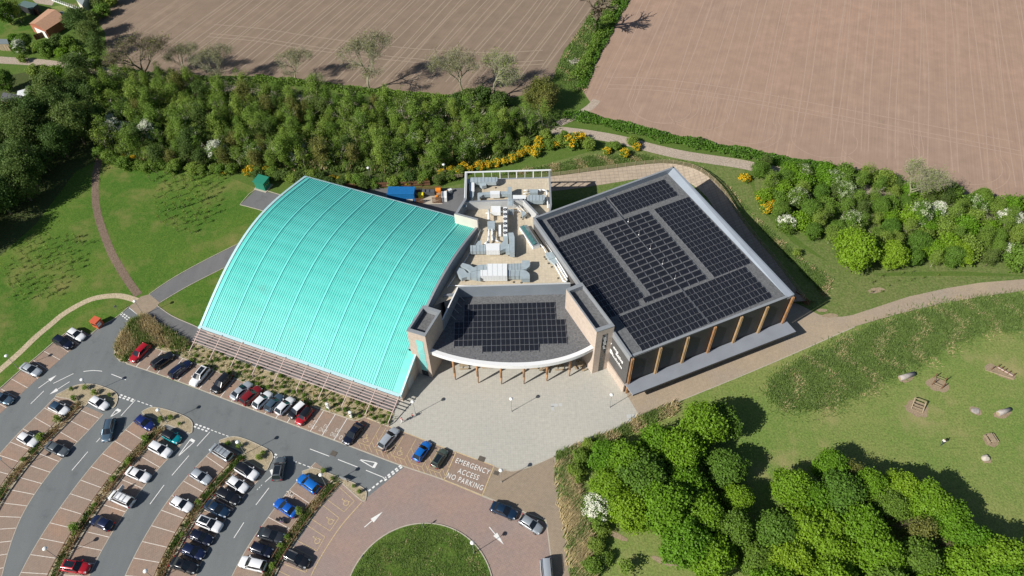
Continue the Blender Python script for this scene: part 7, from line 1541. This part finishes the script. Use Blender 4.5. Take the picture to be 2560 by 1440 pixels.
# saplings
def saps(px, dist, lb, gp, seed, mx=90, s0=.8, s1=1.4):
    for p in scatter(ats(px), dist, seed, 2500, mx): plant_tree('sapling', p, rw.uniform(s0, s1), 'sapling', lb + ', %s, %s' % zone(p, [(40, 'at the picture edge'), (80, 'left'), (120, 'left of middle'), (160, 'middle'), (200, 'right'), (300, 'beside the dark path'), (400, 'left'), (430, 'left of middle'), (460, 'middle'), (490, 'right of middle'), (530, 'right'), (600, 'far right'), (2200, 'left'), (2260, 'middle'), (3000, 'right')], [(450, 'back row'), (480, 'second row'), (510, 'middle row'), (540, 'fourth row'), (580, 'front row'), (620, 'back row'), (650, 'second row'), (680, 'third row'), (700, 'fourth row'), (725, 'fifth row'), (3000, 'front row')]), 'sapling', gp, 3)
saps([(370, 430), (450, 432), (560, 450), (545, 500), (525, 560), (470, 590), (400, 560), (385, 490)], 1.7, 'sapling on the upper lawn', 'saplings on the upper lawn', 41, 80, .9, 1.8)
saps([(60, 610), (200, 590), (215, 640), (195, 690), (150, 740), (30, 760), (0, 680)], 1.5, 'sapling on the left lawn', 'saplings on the left lawn', 42, 90)
saps([(2150, 690), (2260, 670), (2350, 690), (2270, 715), (2160, 745)], 2.2, 'tiny shrub above the paved path', 'saplings above the paved path', 43, 24, .6, .9)
# strip and island bushes
for x, y, s_, lb in ((150, 1052, 1.2, 'tall airy shrub in the first planting strip'), (105, 1098, 1.3, 'bright green shrub beside the small white hatchback'), (62, 1152, .8, 'small shrub low in the first planting strip'), (366, 1100, 1.2, 'green shrub at the top of the second planting strip'), (325, 1157, 1.0, 'dark shrub in the second planting strip'), (192, 1325, 1.5, 'bright feathery shrub in the second planting strip'), (240, 1265, .8, 'shrub opposite the navy hatchback'), (287, 1200, .9, 'shrub left of the white saloon'), (750, 1282, 1.3, 'bright shrub beside the royal blue saloon'), (720, 1345, .8, 'small shrub in the fourth planting strip'), (703, 1367, .8, 'small shrub below the first one in the fourth strip'), (683, 1418, 1.0, 'shrub low in the fourth planting strip'),
      (217, 965 + 8, 1.0, 'yellowish shrub at the foot of the first island lamp'), (240, 985, 1.0, 'dark shrub right of the first island lamp'), (187, 1000, 1.0, 'shrub beside the blue-roofed hatchback'), (180, 975, .7, 'small shrub on the first island'), (275, 990, .7, 'low shrub at the right of the first island'), (405, 1052, 1.0, 'green shrub on the second island'), (430, 1048, .9, 'dark shrub by the second island lamp'), (450, 1062, .6, 'low shrub at the right of the second island'), (572, 1112, .9, 'shrub beside the silver people carrier'), (600, 1118, .9, 'dark shrub by the third island lamp'), (650, 1148, 1.0, 'shrub on the third island beside the driving SUV'), (660, 1135, .8, 'small shrub at the tip of the third island'), (810, 1180, .9, 'shrub at the fourth island lamp'), (900, 1232, .7, 'shrub at the right tip of the fourth island'), (885, 1218, .6, 'dry shrub on the fourth island'), (832, 1198, .6, 'low shrub beside the cover on the fourth island'), (460, 1340, .7, 'small shrub in the third planting strip'), (500, 1258, .8, 'shrub left of the dark blue saloon')):
    plant_tree('stripbush', at(x, y), s_ * .62, 'shrub', lb, 'shrub', 'shrubs in the car park beds', 4, z=.08)
# bed plants and grasses
BEDP = [(p.x, p.y) for p in bed]
R__ = random.Random(77)
for p in scatter(BEDP, 1.02, 12, 9000, 290):
    plant_tree('tuftbush', p, R__.uniform(.35, .85), 'bed_plant', 'low plant in the long bed, %s, %s' % zone(p, [(360, 'at its rounded end'), (420, 'by the red estate'), (480, 'by the black SUV'), (540, 'by the dark navy estate'), (600, 'by the white SUV'), (660, 'by the silver blue saloon'), (720, 'by the tight row of cars'), (780, 'by the red car'), (840, 'by the left charging post'), (900, 'by the right charging post'), (3000, 'at the plaza end')], [(850, 'high up'), (900, 'in the upper part'), (940, 'in the middle'), (980, 'in the lower middle'), (1010, 'low down'), (3000, 'at the bottom')]), 'plant', 'low plants in the long bed', 4, z=.08)
def tufts(name, poly, n, h, mats, pr, label, cat, seed, blades=7, w_=.07, lean=.5, z=0.0, dirn=(0.6, .35), sp=.25):
    r = np.random.default_rng(seed); rr = random.Random(seed); xs = [p[0] for p in poly]; ys = [p[1] for p in poly]; P = []
    while len(P) < n:
        x, y = rr.uniform(min(xs), max(xs)), rr.uniform(min(ys), max(ys))
        if inside((x, y), poly) and (math.sin(x * .8 + seed) + math.sin(y * 1.1 + x * .4) > -1.2 or rr.random() < .3): P.append((x, y))
    P = np.array(P); B = np.repeat(P, blades, 0); m = len(B); a = r.uniform(0, 6.28, m); off = r.normal(size=(m, 2)) * sp; hh = h * r.uniform(.55, 1.15, m)
    tipx = B[:, 0] + off[:, 0] * 1.6 + dirn[0] * lean * hh; tipy = B[:, 1] + off[:, 1] * 1.6 + dirn[1] * lean * hh
    V = np.zeros((m, 3, 3)); V[:, 0] = np.stack([B[:, 0] + off[:, 0] - np.cos(a) * w_, B[:, 1] + off[:, 1] - np.sin(a) * w_, np.full(m, z)], 1); V[:, 1] = np.stack([B[:, 0] + off[:, 0] + np.cos(a) * w_, B[:, 1] + off[:, 1] + np.sin(a) * w_, np.full(m, z)], 1); V[:, 2] = np.stack([tipx, tipy, hh + z], 1)
    me = bpy.data.meshes.new(name); me.vertices.add(3 * m); me.vertices.foreach_set('co', V.ravel()); me.loops.add(3 * m); me.loops.foreach_set('vertex_index', np.arange(3 * m, dtype=np.int32)); me.polygons.add(m); me.polygons.foreach_set('loop_start', np.arange(0, 3 * m, 3, dtype=np.int32)); me.polygons.foreach_set('loop_total', np.full(m, 3, dtype=np.int32))
    for q in mats: me.materials.append(M_[q])
    clump = np.repeat((np.sin(P[:, 0] * .9 + 2 * np.sin(P[:, 1] * .5)) + r.normal(size=len(P)) * .5 > pr).astype(np.int32), blades); me.polygons.foreach_set('material_index', clump); me.update(); o = mesh_obj(name, me); tag(o, label, cat, kind='stuff'); return o
SWp = [(p.x, p.y) for p in ats([(1925, 960), (1990, 905), (2080, 868), (2200, 810), (2330, 772), (2450, 748), (2600, 735), (2640, 830), (2560, 828), (2480, 826), (2400, 850), (2345, 880), (2280, 920), (2220, 945), (2130, 995), (2040, 1024), (1960, 1022), (1925, 1000)])]
tufts('long_grass', SWp, 7500, .45, ['blade', 'straw'], 1.3, 'long rough green grass in the hollow between path and right lawn', 'grass', 1, 7, .08, .4, dirn=(.8, .5), sp=.35)
tufts('dry_grass', [(p.x, p.y) for p in ats([(1392, 1165), (1425, 1170), (1440, 1240), (1462, 1300), (1474, 1370), (1478, 1470), (1432, 1470), (1414, 1330), (1398, 1240)])], 1500, 1.1, ['straw', 'blade'], .6, 'pale dry ornamental grass along the edge of the paved apron', 'grass', 2, 9, .09, .8, dirn=(.9, .6), sp=.3)
tufts('verge_grass', [(p.x, p.y) for p in ats([(1390, 1140), (1450, 1112), (1530, 1082), (1600, 1045), (1690, 1008), (1690, 1030), (1560, 1090), (1500, 1130), (1450, 1160), (1400, 1170)])], 1100, .8, ['blade', 'straw'], .3, 'rough verge grass along the plaza kerb', 'grass', 3, 7, .1, .5)
tufts('bed_grass', [(p.x, p.y) for p in ats([(362, 790), (347, 796), (325, 806), (304, 835), (290, 868), (292, 888), (318, 905), (338, 888), (352, 868), (400, 862), (460, 880), (470, 862), (447, 846), (400, 818)])], 1300, 1.15, ['straw', 'blade'], .35, 'tall feathery grasses at the rounded end of the long bed', 'grass', 4, 9, .07, .35, z=.09)
tufts('bed_grass', BEDP, 500, .4, ['blade', 'straw'], .1, 'short grasses between the low plants of the long bed', 'grass', 5, 7, .07, .3, z=.09)
tufts('meadow_grass', [(p.x, p.y) for p in ats([(1240, 440), (1480, 392), (1600, 388), (1760, 425), (1860, 520), (1990, 640), (2080, 700), (2060, 740), (1940, 610), (1820, 470), (1700, 404), (1600, 404), (1400, 430)])], 3500, .4, ['blade', 'straw'], .7, 'rough meadow grass on the slope above the stone bank', 'grass', 6, 6, .1, .4)
tufts('undergrowth', [(p.x, p.y) for p in WOOD], 9000, 1.1, ['blade', 'straw'], 1.3, 'green undergrowth between the woodland stems', 'undergrowth', 7, 6, .22, .3, sp=.5)
tufts('island_grass', [(RC[0] + 10.9 * math.cos(a), RC[1] + 10.9 * math.sin(a)) for a in np.linspace(0, 6.28, 40)], 5200, .22, ['blade', 'straw'], 1.5, 'uncut grass of the round lawn', 'grass', 8, 6, .05, .4, z=.11, sp=.2)
tufts('strip_grass', [(p.x, p.y) for p in ats([(1570, 0), (1515, 90), (1460, 220), (1440, 230), (1390, 185), (1400, 160), (1430, 110), (1500, 0)])], 2600, .5, ['blade', 'straw'], 1.0, 'green weeds on the strip between the fields', 'grass', 9, 6, .16, .4, sp=.4)
for k in (1, 2, 3, 4):
    poly = [(p[0], p[1]) for p in band(STR[k], .62, -.62)]
    tufts('strip_weeds', poly, 420, .55, ['blade', 'straw'], .1, ('straggly weeds in the first planting strip', 'straggly weeds in the second planting strip', 'straggly weeds in the third planting strip', 'straggly weeds in the fourth planting strip')[k - 1], 'weeds', 20 + k, 8, .07, .3, z=.1, sp=.18)
SWf = [(p.x, p.y) for p in ats([(1905, 975), (1935, 930), (2060, 862), (2200, 798), (2330, 758), (2450, 740), (2600, 730), (2640, 850), (2560, 842), (2480, 842), (2420, 865), (2360, 898), (2290, 938), (2230, 965), (2140, 1015), (2040, 1045), (1960, 1042), (1910, 1015)])]
tufts('long_grass', SWf, 2600, .3, ['blade', 'straw'], .9, 'thinner rough grass round the rim of the hollow', 'grass', 31, 6, .08, .4, sp=.5)
